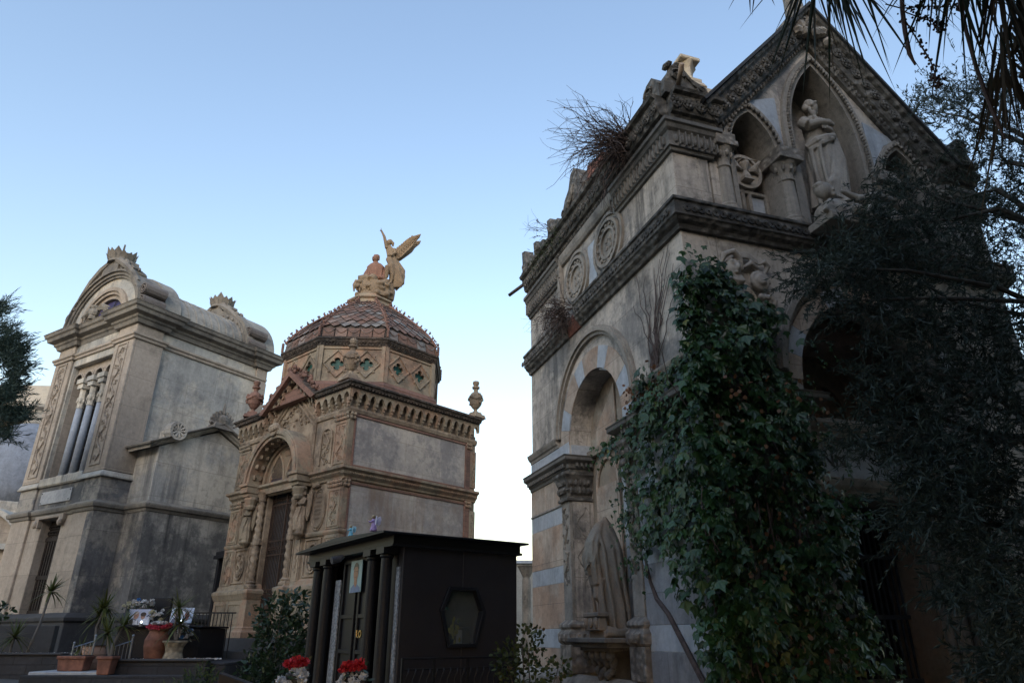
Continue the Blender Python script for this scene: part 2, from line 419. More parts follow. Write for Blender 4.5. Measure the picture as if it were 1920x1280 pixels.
for a, b, k in vs:
    (mm if k else mc).ring(3.05, 3.1, 1.03, 1.405, -.02, 0, a + .15, b - .15, 8, 'x')
    (mm if k else mc).ring(CX, 3.1, 1.33, 1.57, -.02, 0, a + .15, b - .15, 8)
cb(mc, 'voussoir', CREAMLO); cb(mm, 'voussoir', MARB)
# string course with carved band
m = MB()
STR = [(0, 5.09), (.05, 5.10), (.07, 5.16), (.12, 5.20), (.14, 5.24), (.165, 5.26), (.165, 5.46), (.19, 5.48), (.19, 5.52), (0, 5.54)]
m.sweep([(0, L), (0, 3.9)], STR); m.sweep([(0, 3.35), (0, 0), (W, 0), (W, L)], STR)
for k in range(52):
    x = .02 + k * .115
    for r_ in (.040, .02): m.ring(x, 5.36, r_, r_ + .014, -.185, -.16, 0, 360, 8)
for k in range(54):
    y = .02 + k * .115
    if 3.35 < y < 3.9: continue
    for r_ in (.040, .02): m.ring(y, 5.36, r_, r_ + .014, -.185, -.16, 0, 360, 8, 'x')
cb(m, 'string_course', FRZ)
m = MB(); m.sweep([(0, 3.9), (0, 3.35)], [(0, 5.09), (.03, 5.1), (.06, 5.25), (.04, 5.4), (0, 5.5)]); cb(m, 'exposed_brick', BRICK)
# upper cornice over the corner piers: dentils with egg and dart
COR = [(0, 6.42), (.04, 6.43), (.05, 6.48), (.08, 6.49), (.08, 6.74), (.12, 6.78), (.14, 6.84), (.17, 6.86), (.17, 6.92), (0, 6.94)]
m = MB()
m.sweep([(0, L), (0, 4.15)], COR); m.sweep([(0, 1.72), (0, 0), (.64, 0), (.64, .4)], COR); m.sweep([(W - .64, .4), (W - .64, 0), (W, 0), (W, 2)], COR)
def egg(a, ax):
    P = (lambda u, d, z: (u, -d, z)) if ax == 'y' else (lambda u, d, z: (-d, u, z))
    m.ball(P(a, .09, 6.61), (.035, .035, .075), 6, 5)
    lo, hi = a + .045, a + .062
    m.box(*((lo, hi, -.125, -.08) if ax == 'y' else (-.125, -.08, lo, hi)), 6.5, 6.74)
for k in range(7): egg(.03 + k * .105, 'y'); egg(W - .64 + .03 + k * .105, 'y')
for k in range(17): egg(.03 + k * .105, 'x'); egg(4.2 + k * .11, 'x')
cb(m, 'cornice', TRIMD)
# roof cornice: carved frieze that climbs the gable, eaves of the side
m = MB()
RK = [(0, -.02), (0, .35), (.10, .35), (.10, -.04), (.12, -.06), (.14, -.10), (.17, -.12), (.40, -.15), (.43, -.20), (.47, -.22), (.54, -.24), (.54, .35), (.60, .35), (.60, -.26), (0, -.10)]
RK = [(0, .5), (0, -.05), (.09, -.08), (.11, -.13), (.15, -.15), (.38, -.19), (.41, -.25), (.46, -.27), (.46, .5)]
gx0, gz0, gz1 = .86, 6.98, 9.42
m.sweep([(W - gx0 - .02, gz0 + .0), (CX, gz1), (gx0, gz0)], [(-o if False else o, y) for o, y in RK], 'xz') if False else m.sweep([(gx0, gz0), (CX, gz1), (W - gx0, gz0)], [(-o, y) for o, y in RK], 'xz')
m.sweep([(-.0, 6.98), (gx0, 6.98)], [(-o, y) for o, y in RK], 'xz'); m.sweep([(W - gx0, 6.98), (W, 6.98)], [(-o, y) for o, y in RK], 'xz')
m.sweep([(0, L), (0, .002)], [(-.4, 6.94)] + [(.0 - y if y < .4 else -.4, 6.98 + o) for o, y in RK[1:-1]] + [(-.4, 7.44)])
def ros(P, r):
    m.ball(P(0, 0, .02), (r * .35, r * .35, r * .35), 6, 4)
    for k in range(6):
        t = k * PI / 3
        q = P(r * .62 * cos(t), r * .62 * sin(t), .012); m.ball(q, (r * .33, r * .25, r * .33), 5, 4)
    for k in range(10):
        t0, t1 = k * PI / 5, (k + 1) * PI / 5
        m.tube([P(r * 1.05 * cos(t0), r * 1.05 * sin(t0), .01), P(r * 1.05 * cos(t1), r * 1.05 * sin(t1), .01)], r * .12, 4)
al = math.atan2(gz1 - gz0, CX - gx0); gl = math.hypot(gz1 - gz0, CX - gx0)
for sgn in (1, -1):
    for k in range(13):
        u = .12 + k * .245; bx, bz = gx0 + u * cos(al) - .26 * sin(al), gz0 + u * sin(al) + .26 * cos(al)
        if sgn < 0: bx = W - bx
        ros(lambda a, b, d, bx=bx, bz=bz: (bx + a, -.17 - d, bz + b), .10)
    for k in range(34):
        u = .05 + k * .092; bx, bz = gx0 + u * cos(al) - .045 * sin(al), gz0 + u * sin(al) + .045 * cos(al)
        if sgn < 0: bx = W - bx
        m.ball((bx, -.075, bz), (.022, .03, .045), 5, 4)
for k in range(4):
    for x in (.05 + k * .21, W - .05 - k * .21): ros(lambda a, b, d, x=x: (x + a, -.17 - d, 7.24 + b), .095)
for k in range(30): ros(lambda a, b, d, k=k: (-.17 - d, .1 + k * .2 + a, 7.24 + b), .09)
for k in range(66): m.ball((-.075, .03 + k * .09, 7.02), (.03, .02, .04), 5, 4)
cb(m, 'carved_cornice', FRZ)
m = MB()   # lead flashing on the rake and roof planes
tk = [(gx0 - .45, gz0 + .40), (CX, gz1 + .66), (W - gx0 + .45, gz0 + .40)]
m.sweep([(gx0 - .02, gz0), (CX, gz1), (W - gx0 + .02, gz0)], [(-.463, .5), (-.463, -.31), (-.51, -.31), (-.53, .5)], 'xz')
cb(m, 'rake_coping', LAVAS)
m = MB()
m.prism([(0.1, 7.4), (CX, 9.86), (W - .1, 7.4), (W - .1, 6.9), (.1, 6.9)], .9, L - .1, 'y'); cb(m, 'roof', ROOF)
# oculi on the side frieze, each in a moulded frame
def oculus(y, z):
    m = MB()
    for r0, r1, d in ((.0, .24, .01), (.24, .29, .05), (.29, .38, .025), (.38, .44, .07), (.50, .56, .05)): m.ring(y, z, r0, r1, -d, 0, 0, 360, 28, 'x', 1.0)
    for k in range(16):
        t = k * PI / 8; m.ball((-.035, y + .335 * cos(t), z + .335 * sin(t)), (.03, .045, .035), 5, 4)
    for k in range(4):
        t = k * PI / 2 + .78; m.ball((-.015, y + .10 * cos(t), z + .10 * sin(t)), (.02, .05, .05), 6, 4)
        t = k * PI / 2; m.ball((-.01, y + .10 * cos(t), z + .10 * sin(t)), (.015, .025, .025), 5, 3)
    cb(m, 'oculus_roundel', TRIM)
oculus(2.11, 6.12); oculus(3.45, 6.12)
m = MB(); m.box(-.012, 0, 2.62, 2.94, 5.62, 6.5); cb(m, 'marble_inlay', MARB)
m = MB(); m.box(-.09, 0, 4.12, 4.24, 5.55, 6.9); m.box(-.05, 0, 1.5, 1.72, 5.54, 5.72); m.sweep([(0, 4.12), (0, 1.75)], [(0, 6.72), (.05, 6.73), (.08, 6.8), (.1, 6.94), (0, 6.96)])
m.ring(2.75, 5.68, .06, .13, -.07, 0, 180, 360, 10, 'x'); cb(m, 'frieze_frame', TRIM, bevel=.008)
# broken acroteria along the side eaves
m = MB(); q = random.Random(4)
for y, h, wd in ((6.12, .85, .17), (5.72, .5, .18), (5.35, .66, .16), (4.95, .46, .18), (4.5, .72, .17), (4.1, .46, .18)):
    m.prism([(y - wd, 7.4), (y + wd, 7.4), (y + wd * .7, 7.4 + h * .6), (y + wd * .95, 7.4 + h), (y - wd * .2, 7.4 + h * .93), (y - wd * .8, 7.4 + h * .5)], -.12, .10, 'x')
    for k in range(5): m.ball((-.12 + q.uniform(-.03, .03), y + q.uniform(-.8, .8) * wd, 7.42 + q.random() * h * .6), (.06, .07, .09), 6, 4)
m.prism([(3.75, 7.4), (2.85, 7.4), (2.82, 7.85), (3.0, 8.28), (3.15, 8.4), (3.32, 8.36), (3.44, 8.08), (3.64, 7.96), (3.80, 7.70)], -.13, .16, 'x')
for k in range(14): m.tube([(-.15, 3.7 - .09 * cos(k * .5) * (1 - k / 18), 7.68 + .09 * sin(k * .5) * (1 - k / 18)), (-.15, 3.7 - .09 * cos(k * .5 + .5) * (1 - (k + 1) / 18), 7.68 + .09 * sin(k * .5 + .5) * (1 - (k + 1) / 18))], .02, 5)
m.tube([(-.15, 3.62, 7.5), (-.18, 3.4, 7.62), (-.16, 3.25, 7.85), (-.14, 3.2, 8.05)], [.05, .055, .045, .03], 6)
for y in (.75, 1.1, 1.5, 1.9): m.ball((-.08, y, 7.5), (.14, .2, .16), 7, 5)
cb(m, 'acroterion', FRZ, bevel=.012)
m = MB(); m.prism([(2.75, 7.4), (2.1, 7.4), (2.05, 8.0), (2.72, 8.16)], -.05, .3, 'x'); cb(m, 'broken_parapet', BRICK, bevel=.02)
# corner acroterion: a block with scrolls, a spout
def acro(x0, sg):
    m = MB(); X = lambda a: x0 + sg * a
    pts = [(0, 7.42), (.0, 7.62), (.1, 7.86), (.22, 8.0), (.36, 7.97), (.45, 7.82), (.62, 7.74), (.86, 7.52), (.9, 7.42)]
    m.prism([(X(a), z) for a, z in pts], -.13, .35, 'y')
    m.prism([(.0, 7.42), (.0, 7.7), (.18, 7.95), (.35, 7.93), (.55, 7.66), (.8, 7.5), (.85, 7.42)], -.10 if sg > 0 else W - .3, .25 if sg > 0 else W + .10, 'x')
    for ca, cz, r in ((.22, 7.78, .13), (.62, 7.58, .09)):
        m.tube([(X(ca + r * cos(k * .6) * (1 - k / 17)), -.15, cz + r * sin(k * .6) * (1 - k / 17)) for k in range(15)], .025, 5)
    m.tube([(X(.3), -.15, 7.93), (X(.5), -.15, 7.68), (X(.85), -.15, 7.47)], .03, 5)
    for k in range(7): m.ball((X(.08 + .04 * k), -.1, 7.95 + .05 * sin(k * 2)), (.06, .09, .05), 6, 4)
    if sg > 0:
        for k in range(12): m.tube([(-.12, .28 + .13 * cos(k * .6) * (1 - k / 15), 7.72 + .13 * sin(k * .6) * (1 - k / 15)), (-.12, .28 + .13 * cos(k * .6 + .6) * (1 - (k + 1) / 15), 7.72 + .13 * sin(k * .6 + .6) * (1 - (k + 1) / 15))], .022, 5)
    return cb(m, 'corner_acroterion', FRZ, bevel=.015)
acro(-.08, 1); acro(W + .08, -1)
m = MB(); m.tube([(.16, -.12, 7.60), (.06, -.42, 7.72)], .038, 10); cb(m, 'rain_spout', plain('old clay pipe', (.30, .22, .16), .8, var=.4), smooth=True)
m = MB(); m.tube([(-.1, 6.08, 7.35), (-.36, 6.5, 7.2)], .04, 8); cb(m, 'rain_spout', plain('dark pipe', (.05, .035, .03), .7), smooth=True)
# pedestal of a lost ornament on the roof and finial of the gable
m = MB(); bx, by = 1.14, .98
m.box(bx - .34, bx + .62, by - .26, by + .3, 7.9, 8.72, .06, .03); m.box(bx - .25, bx + .25, by - .25, by + .25, 8.72, 8.84, .05, .05); m.box(bx - .19, bx + .19, by - .19, by + .19, 8.84, 8.93)
m.lathe([(.18, 8.93), (.16, 8.97), (.145, 9.1), (.16, 9.2), (.22, 9.3), (.24, 9.34)], bx, by, 4); m.box(bx - .2, bx + .2, by - .2, by + .2, 9.33, 9.41)
cb(m, 'roof_pedestal', stone('warm lit pale stone', (.52, .44, .33), (.45, .37, .28), GRIME, .3, .4, None, .4), bevel=.015)  # warm light on the pedestal is put into its paler colour
m = MB()
m.box(CX - .22, CX + .22, -.2, .4, gz1 + .45, gz1 + .72, .03, .03); m.lathe([(.2, gz1 + .7), (.17, gz1 + .78), (.15, gz1 + 1.2), (.16, gz1 + 1.5), (.24, gz1 + 1.7)], CX, .05, 8)
for k in range(9): m.ball((CX - .3 + .075 * k, -.2, gz1 + .28 + .1 * sin(k * 2.1) - abs(k - 4) * .05), (.09, .1, .11), 6, 4)
cb(m, 'finial', FRZ2)
# gable niches: frames, hoods, columns
m = MB()
def archframe(c, hw, z0, zs, za, y0, y1, th, n=9):
    o, i = pointed(c, hw + th, zs, za + th * 1.25, n), pointed(c, hw, zs, za, n)
    for k in range(len(o) - 1): m.prism([o[k], o[k + 1], i[k + 1], i[k]], y0, y1, 'y')
    for s in (1, -1): m.box(*sorted((c + s * hw, c + s * (hw + th))), y0, y1, z0, zs)
c1, c2, c3_ = 1.47, CX, 2 * CX - 1.47
archframe(c2, .66, 5.54, 7.35, 8.98, -.02, .62, .10); archframe(c2, .76, 5.54, 7.35, 9.11, -.05, .62, .09)
for c in (c1, c3_): archframe(c, .40, 5.54, 6.86, 7.56, -.02, .62, .08); archframe(c, .48, 6.5, 6.86, 7.66, -.05, .62, .07)
cb(m, 'niche_arch', TRIM)
m = MB()   # the wall between the arches, cut round them
a1, a2 = pointed(c1, .48, 6.86, 7.66), pointed(c2, .76, 7.35, 9.11)
xa = W - .64
left = [(.64, 5.54), (.64, 7.0), (gx0, 7.0), (CX, 9.44), (CX, 9.11)]
lh = [p for p in a2 if p[0] < CX - .01]
left += lh + [(c2 - .76, 5.54), (c1 + .48, 5.54)] + a1 + [(c1 - .48, 5.54)]
m.prism(left, .02, .62, 'y'); m.prism([(2 * CX - x, z) for x, z in left], .02, .62, 'y')
cb(m, 'gable_wall', CREAM)
m = MB()
for s in (1, -1):
    X = lambda a: CX + s * (a - CX)
    m.prism([(X(2.06), 7.08), (X(2.06), 8.02), (X(1.93), 7.98), (X(1.42), 7.78), (X(1.72), 7.6)], .004, .03, 'y')
    m.box(*sorted((X(1.15), X(1.37))), .35, .62, 5.62, 6.22); m.box(*sorted((X(1.56), X(1.80))), .35, .62, 5.62, 6.22)
cb(m, 'marble_inlay', MARB)
m = MB()
for s in (1, -1):
    X = lambda a: CX + s * (a - CX)
    m.box(*sorted((X(1.07), X(1.87))), .40, .63, 5.54, 6.34)
    for a in (1.11, 1.40, 1.52, 1.83): m.box(*sorted((X(a - .03), X(a + .03))), .30, .45, 5.56, 6.3)
    for z in (5.58, 6.26): m.box(*sorted((X(1.08), X(1.86))), .30, .45, z - .03, z + .03)
cb(m, 'panel_frame', TRIM, bevel=.008)
m = MB()
for s in (1, -1):
    X = lambda a: CX + s * (a - CX)
    for x0, rr in ((.87, .105), (1.99, .12)):
        m.lathe([(rr * 1.5, 5.54), (rr * 1.5, 5.60), (rr * 1.25, 5.63), (rr * 1.3, 5.67), (rr * 1.05, 5.70), (rr, 5.9), (rr * .9, 6.32), (rr * 1.1, 6.34), (rr * 1.1, 6.37), (rr * .95, 6.38), (rr * 1.0, 6.45), (rr * 1.35, 6.58), (rr * 1.7, 6.66)], X(x0), .02, 14)
cb(m, 'column', TRIM, smooth=False)
m = MB()
for s in (1, -1):
    X = lambda a: CX + s * (a - CX)
    for x0, rr in ((.87, .105), (1.99, .12)):
        for k in range(8):
            t = k * PI / 4; m.ball((X(x0) + rr * 1.25 * cos(t), .02 + rr * 1.25 * sin(t), 6.55), (.035, .035, .07), 5, 4)
        m.box(X(x0) - rr * 1.8, X(x0) + rr * 1.8, .02 - rr * 1.8, .3, 6.66, 6.76); m.box(X(x0) - rr * 1.6, X(x0) + rr * 1.6, .02 - rr * 1.6, .3, 6.76, 6.9)
cb(m, 'capital', FRZ2, bevel=.008)
m = MB()   # rope mouldings
for c, hw, zs, za in ((c2, .755, 7.35, 9.1), (c1, .47, 6.86, 7.65), (c3_, .47, 6.86, 7.65)):
    P = pointed(c, hw, zs, za, 10)
    for i in range(len(P) - 1):
        d = math.dist(P[i], P[i + 1]); nn = max(1, int(d / .06))
        for k in range(nn):
            u = k / nn; x, z = P[i][0] + (P[i + 1][0] - P[i][0]) * u, P[i][1] + (P[i + 1][1] - P[i][1]) * u
            m.ball((x, -.06, z), (.034, .035, .034), 5, 4)
    if c == c2:
        for k in range(11):
            for s in (1, -1): m.ball((c + s * hw, -.06, 7.32 - k * .06), (.034, .035, .034), 5, 4)
cb(m, 'rope_moulding', FRZ2)
# relief emblems: winged hourglass in the left niche, wreath in the right
def emblem(c):
    m = MB(); z = 6.62
    m.ring(c, z, 0, .30, .30, .45, 0, 360, 26); m.ring(c, z, .26, .31, .26, .40, 0, 360, 26)
    m.lathe([(.075, z - .17), (.08, z - .12), (.03, z), (.08, z + .12), (.075, z + .17)], c, .26, 10)
    for zz in (-.19, .17): m.box(c - .09, c + .09, .18, .33, z + zz, z + zz + .03)
    for s in (1, -1):
        for k in range(7):
            t = .35 + k * .22
            m.tube([(c + s * .06, .27, z + .02), (c + s * (.16 + .02 * k) * 1.0, .25, z + .05 + .03 * k), (c + s * .28 * cos(t - .5), .28, z + .28 * sin(t - .35))], [.02, .035, .015], 5)
    return cb(m, 'winged_hourglass_relief', STAT)
emblem(c1); emblem(c3_)
# great arch recess: inner walls, lunette, lintel with inscription, doors
m = MB(); x0, x1 = 1.62, 2 * CX - 1.62
m.box(.7, x0, .5, 1.5, G0, 2.6); m.box(x1, W - .5, .5, 1.5, G0, 2.6); m.box(x0, x1, 1.35, 1.6, 2.6, 5.0); m.box(.7, W - .5, 1.6, 1.7, G0, 5.2)
m.box(x0, 2.03, .75, 1.5, G0, 1.95); m.box(2 * CX - 2.03, x1, .75, 1.5, G0, 1.95)
cb(m, 'recess_wall', NICHE)
m = MB()
m.sweep([(x0, .55), (x1, .55)], [(0, 2.52), (.06, 2.53), (.08, 2.6), (.13, 2.63), (.16, 2.70), (.16, 2.76), (0, 2.8)]); m.box(x0, x1, .55, 1.4, 2.5, 2.8)
m.box(x0, x1, .62, 1.2, 1.72, 1.98); m.sweep([(x0, .62), (x1, .62)], [(0, 1.72), (.04, 1.73), (.07, 1.8), (.11, 1.86), (.14, 1.96), (0, 1.98)])
for k in range(40): m.ball((x0 + .03 + k * .067, .45, 2.66), (.024, .03, .035), 5, 4)
cb(m, 'lintel', TRIM)
m = MB(); m.box(x0, x1, .66, 1.3, 1.98, 2.5); cb(m, 'inscription_panel', MARB)
cu = bpy.data.curves.new('inscription', 'FONT'); cu.body = 'G   ANN'; cu.size = .26; cu.extrude = .006; cu.align_x = 'LEFT'; cu.materials.append(GRM := plain('engraved black', (.03, .03, .03)))
tmp = bpy.data.objects.new('inscription_curve', cu); COL.objects.link(tmp); bpy.context.view_layer.update()
im = bpy.data.meshes.new_from_object(tmp.evaluated_get(bpy.context.evaluated_depsgraph_get())); bpy.data.objects.remove(tmp); io = bpy.data.objects.new('inscription', im); COL.objects.link(io); io.parent = chapel; io.location = (x0 + .12, .655, 2.15 + EZ); io.rotation_euler = (PI / 2, 0, 0)
m = MB(); m.ring(CX, 3.1, .98, 1.10, 1.22, 1.4, 0, 180, 24); m.ring(CX, 3.1, .55, .62, 1.25, 1.4, 0, 360, 24); m.box(x0, x1, 1.2, 1.4, 2.8, 3.05); cb(m, 'lunette_moulding', NICHE)
m = MB()
for s in (1, -1):
    for k, (o, r_) in enumerate(((1.02, .07), (1.17, .09), (1.32, .06))):
        m.lathe([(r_ * 1.5, -1.5), (r_ * 1.5, -1.35), (r_, -1.3), (r_, 1.4), (r_ * 1.5, 1.6), (r_ * 1.6, 1.72)], CX + s * o, .74 - k * .09, 12)
cb(m, 'jamb_column', TRIM)
for s in (1, -1):
    m = MB(); a = sorted((CX, CX + s * .92))
    for k in range(9): m.box(CX + s * (.05 + k * .1) - .012, CX + s * (.05 + k * .1) + .012, 1.2, 1.225, -1.5, 1.7)
    for z in (-1.5, -.6, .2, 1.0, 1.66): m.box(a[0] + .01, a[1] - .01, 1.19, 1.235, z, z + .06)
    cb(m, 'gate_leaf', plain('old blue iron gate %d' % (s + 1), (.06, .07, .085), .6, .3, var=.4))
m = MB(); m.box(2.0, 3.9, 1.5, 1.59, G0, 2.0); cb(m, 'black_doorway_sheet', BLACK)  # darkness behind the gate painted as a black sheet
m = MB()
for k in range(3): m.box(1.2 - k * .25, 2 * CX - 1.2 + k * .25, -.1 - .32 * k, 1.5 if k == 0 else .2 - .32 * k, -1.75, -1.36 - .09 * k)
cb(m, 'doorstep', LAVAS, bevel=.01)
# spandrel relief: bearded mask, scrolls and a rose
m = MB()
bx, bz = .68, 4.55
m.ball((bx, -.08, bz), (.12, .12, .17), 12, 9); m.ball((bx + .02, -.20, bz - .01), (.025, .05, .05), 6, 5)
for s in (1, -1): m.ball((bx + s * .045, -.185, bz + .05), (.025, .02, .014), 6, 4); m.ball((bx + s * .05, -.18, bz + .085), (.04, .025, .014), 6, 4)
m.ball((bx, -.185, bz - .085), (.035, .025, .014), 6, 4)
for k in range(7): m.tube([(bx - .09 + .03 * k, -.14, bz - .1), (bx - .11 + .036 * k, -.17, bz - .2), (bx - .08 + .027 * k, -.13, bz - .3 + abs(k - 3) * .02)], [.02, .026, .01], 5)
m.tube([(bx - .16, -.07, bz - .2), (bx - .19, -.09, bz), (bx - .12, -.12, bz + .2), (bx + .02, -.15, bz + .26), (bx + .12, -.12, bz + .17), (bx + .15, -.1, bz)], [.03, .05, .055, .05, .05, .03], 6)
for k in range(4): m.tube([(bx + .05, -.05, bz + .22 + k * .02), (bx + .3, -.07, bz + .25 + k * .025), (bx + .5, -.05, bz + .17 + k * .025)], [.02, .025, .008], 5)
rx, rz = 1.12, 4.44
for k in range(22):
    t = k * .55; r_ = .17 * (1 - k / 26); m.tube([(rx + r_ * cos(t), -.06 - k * .004, rz + r_ * sin(t)), (rx + r_ * .97 * cos(t + .55), -.06 - k * .004, rz + r_ * .97 * sin(t + .55))], .032, 5)
m.ball((rx, -.06, rz), (.13, .1, .13), 10, 6); m.tube([(rx - .22, -.05, rz + .2), (rx - .1, -.07, rz + .28), (rx + .02, -.06, rz + .22)], [.03, .045, .03], 6)
m.tube([(rx + .12, -.05, rz + .16), (rx + .17, -.08, rz + .27), (rx + .1, -.1, rz + .33), (rx + .05, -.08, rz + .28)], [.03, .045, .04, .02], 6)
for k in range(5): m.ball((rx - .05 + .03 * k, -.1, rz - .24 - .02 * (k % 2)), (.03, .06, .05), 6, 4)
m.tube([(rx - .05, -.04, rz - .3), (rx - .1, -.06, rz - .5), (rx + .02, -.04, rz - .7)], [.05, .06, .02], 6)
m.tube([(rx + .14, -.04, rz - .1), (rx + .22, -.06, rz - .25), (rx + .16, -.04, rz - .42)], [.03, .04, .015], 6)
cb(m, 'spandrel_relief', STAT, remesh=.014, smit=1)
# niche of the side: back wall, framed panels, carved pilasters
m = MB(); m.box(.40, .43, 2.0, 4.1, 2.95, 4.2); cb(m, 'niche_tympanum', stone('stained plaster', (.40, .36, .30), (.30, .26, .21), (.09, .075, .06), .9, .5, None, .4, patch=(.34, .22, .15), psc=1.5))
m = MB(); m.box(.395, .43, 2.0, 4.1, G0, 2.95)
m.box(.30, .42, 2.02, 4.08, 2.86, 2.98); cb(m, 'niche_back', NICHE)
mm = MB()
mm.ring(3.05, 3.1, 1.0, 1.028, .02, .40, 150, 180, 6, 'x'); mm.ring(3.05, 3.1, 1.0, 1.028, .02, .40, 104, 120, 4, 'x'); mm.box(.02, .40, 4.05, 4.079, 2.9, 3.1)
mm.box(.372, .396, 2.62, 2.9, .2, 2.86); mm.box(.372, .40, 2.55, 2.75, 3.0, 4.05)
cb(mm, 'marble_inlay', MARB)
m = MB()
for k in range(2):
    c, hw = (3.42, .42), ()
P = pointed(3.42, .40, 2.3, 2.75)
for i in range(len(P) - 1): m.tube([(.37, P[i][0], P[i][1]), (.37, P[i + 1][0], P[i + 1][1])], .03, 6)
for s in (1, -1): m.tube([(.37, 3.42 + s * .4, .2), (.37, 3.42 + s * .4, 2.3)], .03, 6)
m.box(.35, .4, 3.06, 3.78, .2, 2.3)
m.prism([(3.0, 3.02), (3.75, 3.02), (3.75, 3.3), (3.0, 3.95)], .36, .385, 'x')
cb(m, 'framed_panel', CREAMLO)
def pilaster(y0, y1, dr):
    """square carved pilaster at the edge of the niche; dr = -1 keeps its return on the near side"""
    m = MB(); m.box(-.05, .38, y0, y1, .22, 2.12); cb(m, 'pilaster', TRIM, bevel=.008)
    m = MB()
    fx = (y0 + y1) / 2; w_ = (y1 - y0) * .8
    scroll(m, lambda a, b, d: (-.05 - d, fx + a, 1.4 + b), w_, 1.25, 12, .016, 5)
    yy = y0 if dr < 0 else y1
    scroll(m, lambda a, b, d: (.165 + a, yy + dr * d, 1.4 + b), .3, 1.25, 12, .017, 9)
    for a in (.0, .33): m.box(a, a + .014, yy + min(0, dr * .02), yy + max(0, dr * .02), .26, 2.08)
    cb(m, 'pilaster_carving', FRZ2)
    m = MB(); m.sweep([(.38, y1 + .0), (-.05, y1), (-.05, y0), (.38, y0)], [(0, 2.12), (.05, 2.13), (.05, 2.17), (.02, 2.19), (.02, 2.22), (.06, 2.30), (.03, 2.34), (.05, 2.42), (.09, 2.52), (.12, 2.56), (.12, 2.61), (0, 2.61)])
    for k in range(5):
        for z in (2.30, 2.44): m.ball((-.1, y0 + (k + .5) * (y1 - y0) / 5, z), (.05, .035, .06), 6, 4); m.ball((-.02 + k * .08, y0 - .05 if dr < 0 else y1 + .05, z), (.035, .05, .06), 6, 4)
    cb(m, 'capital', FRZ)
    m = MB(); m.sweep([(.38, y1), (-.05, y1), (-.05, y0), (.38, y0)], [(0, -.14), (.05, -.14), (.09, -.10), (.10, .02), (.05, .08), (.08, .12), (.08, .16), (.03, .2), (0, .23)])
    for k in range(4):
        m.ball((-.14, y0 + (k + .5) * (y1 - y0) / 4, -.04), (.05, .05, .07), 6, 4); m.ball((-.02 + k * .09, (y0 - .09) if dr < 0 else y1 + .09, -.04), (.045, .05, .07), 6, 4)
    m.box(-.12, .38, y0 - .06, y1 + .06, -.55, -.14); cb(m, 'pilaster_base', FRZ2, bevel=.008)
pilaster(4.1, 4.44, -1); pilaster(1.70, 2.0, 1)
m = MB()    # console shelf that carries the draped figure
m.box(-.36, .40, 2.30, 3.62, -.10, -.035); m.box(-.30, .40, 2.36, 3.56, -.165, -.10); m.box(-.22, .4, 2.45, 3.46, -.21, -.165)
m.prism([(-.16, -.21), (.4, -.21), (.4, -.8), (.2, -.75), (.02, -.6), (-.06, -.4), (-.16, -.32)], 2.75, 3.15, 'y')
for y in (2.55, 2.75, 2.95, 3.15, 3.35): m.ball((-.16, y, -.26), (.07, .07, .07), 7, 5); m.ball((-.08, y + .08, -.34), (.06, .07, .09), 7, 5)
for k in range(10): m.ball((-.05 - .02 * (k % 3), 2.72 + .05 * k, -.46 - .03 * (k % 4)), (.06, .05, .06), 6, 4)
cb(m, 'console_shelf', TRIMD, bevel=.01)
# ------------------------------------------------------------------ terracotta tomb with octagonal dome (x negative leftwards along the front, y inwards)
TERR = stone('terracotta', (.25, .19, .132), (.20, .143, .098), GRIME, .75, .65, None, .35, patch=(.40, .32, .235), pamt=.7, psc=1.3)
TERRC = stone('carved tan terracotta', (.31, .26, .19), (.245, .197, .14), GRIME, .7, .6, None, .35, patch=(.35, .20, .13), pamt=.6, psc=1.6)
TERRD = stone('blackened terracotta', (.115, .085, .065), (.07, .055, .045), GRIME, .8, .4, None, .6, carve=1.2, csc=12)
TERRR = stone('red terracotta', (0.235, 0.129, 0.095), (0.168, 0.09, 0.068), GRIME, .6, .4, (.6, .12, (.06, .035, .03)), .4)
SLAB = stone('stained grey marble slab', (.47, .42, .365), (.34, .315, .295), (.17, .15, .145), .5, .35, (1.05, .62, (.2, .17, .14)), .15, rough=.7, patch=(.20, .19, .195), pamt=.75, psc=1.5)
SLAB2 = stone('rust streaked marble slab', (.40, .365, .33), (.30, .28, .27), (.20, .125, .08), .45, .9, (1.05, .62, (.2, .17, .14)), .15, rough=.7, patch=(.21, .195, .20), pamt=.7, psc=1.3)
def tilemat():
    m, t, b, o = nt('terracotta scale tiles'); Lk = t.links.new
    g = N(t, 'ShaderNodeNewGeometry'); vec = N(t, 'ShaderNodeTexCoord').outputs['Object']
    c = ramp(t, g.outputs['Random Per Island'], [(0, (.145, .085, .065)), (.4, (.19, .11, .08)), (.6, (.165, .12, .10)), (.78, (.12, .095, .08)), (.88, (.22, .21, .20)), (1, (.22, .135, .10))])
    c = mix(t, ramp(t, noise(t, vec, 3, 6, .7), [(.5, 0), (.68, .75)]), c, GRIME); f = noise(t, vec, 18, 5, .7)
    c = mix(t, .5, c, mix(t, 1, c, ramp(t, f, [(.25, .6), (.75, 1.3)]), 'MULTIPLY'))
    Lk(c, b.inputs['Base Color']); b.inputs['Roughness'].default_value = .85
    bp = N(t, 'ShaderNodeBump', Strength=.3, Distance=.02); Lk(f, bp.inputs['Height']); Lk(bp.outputs[0], b.inputs['Normal'])
    return m
TILE = tilemat()
GLASSG = plain('old green glass', (.02, .075, .065), .5, var=.6, sc=6, bump=.05, spec=.2)
GLASSB = plain('violet stained glass', (.04, .035, .10), .5, var=.5, sc=7, bump=.05, spec=.2)
AN, ANA = frame(-3.4454, 14.0, .74697, -.66486)
tomb = thing('domed_tomb', 'terracotta tomb with octagonal scale tiled dome and pointed arcade frieze', 'tomb', AN, ANA)
def ab(m, name, mat, par=None, **k): return parts(m, name, mat, par or tomb, **k)
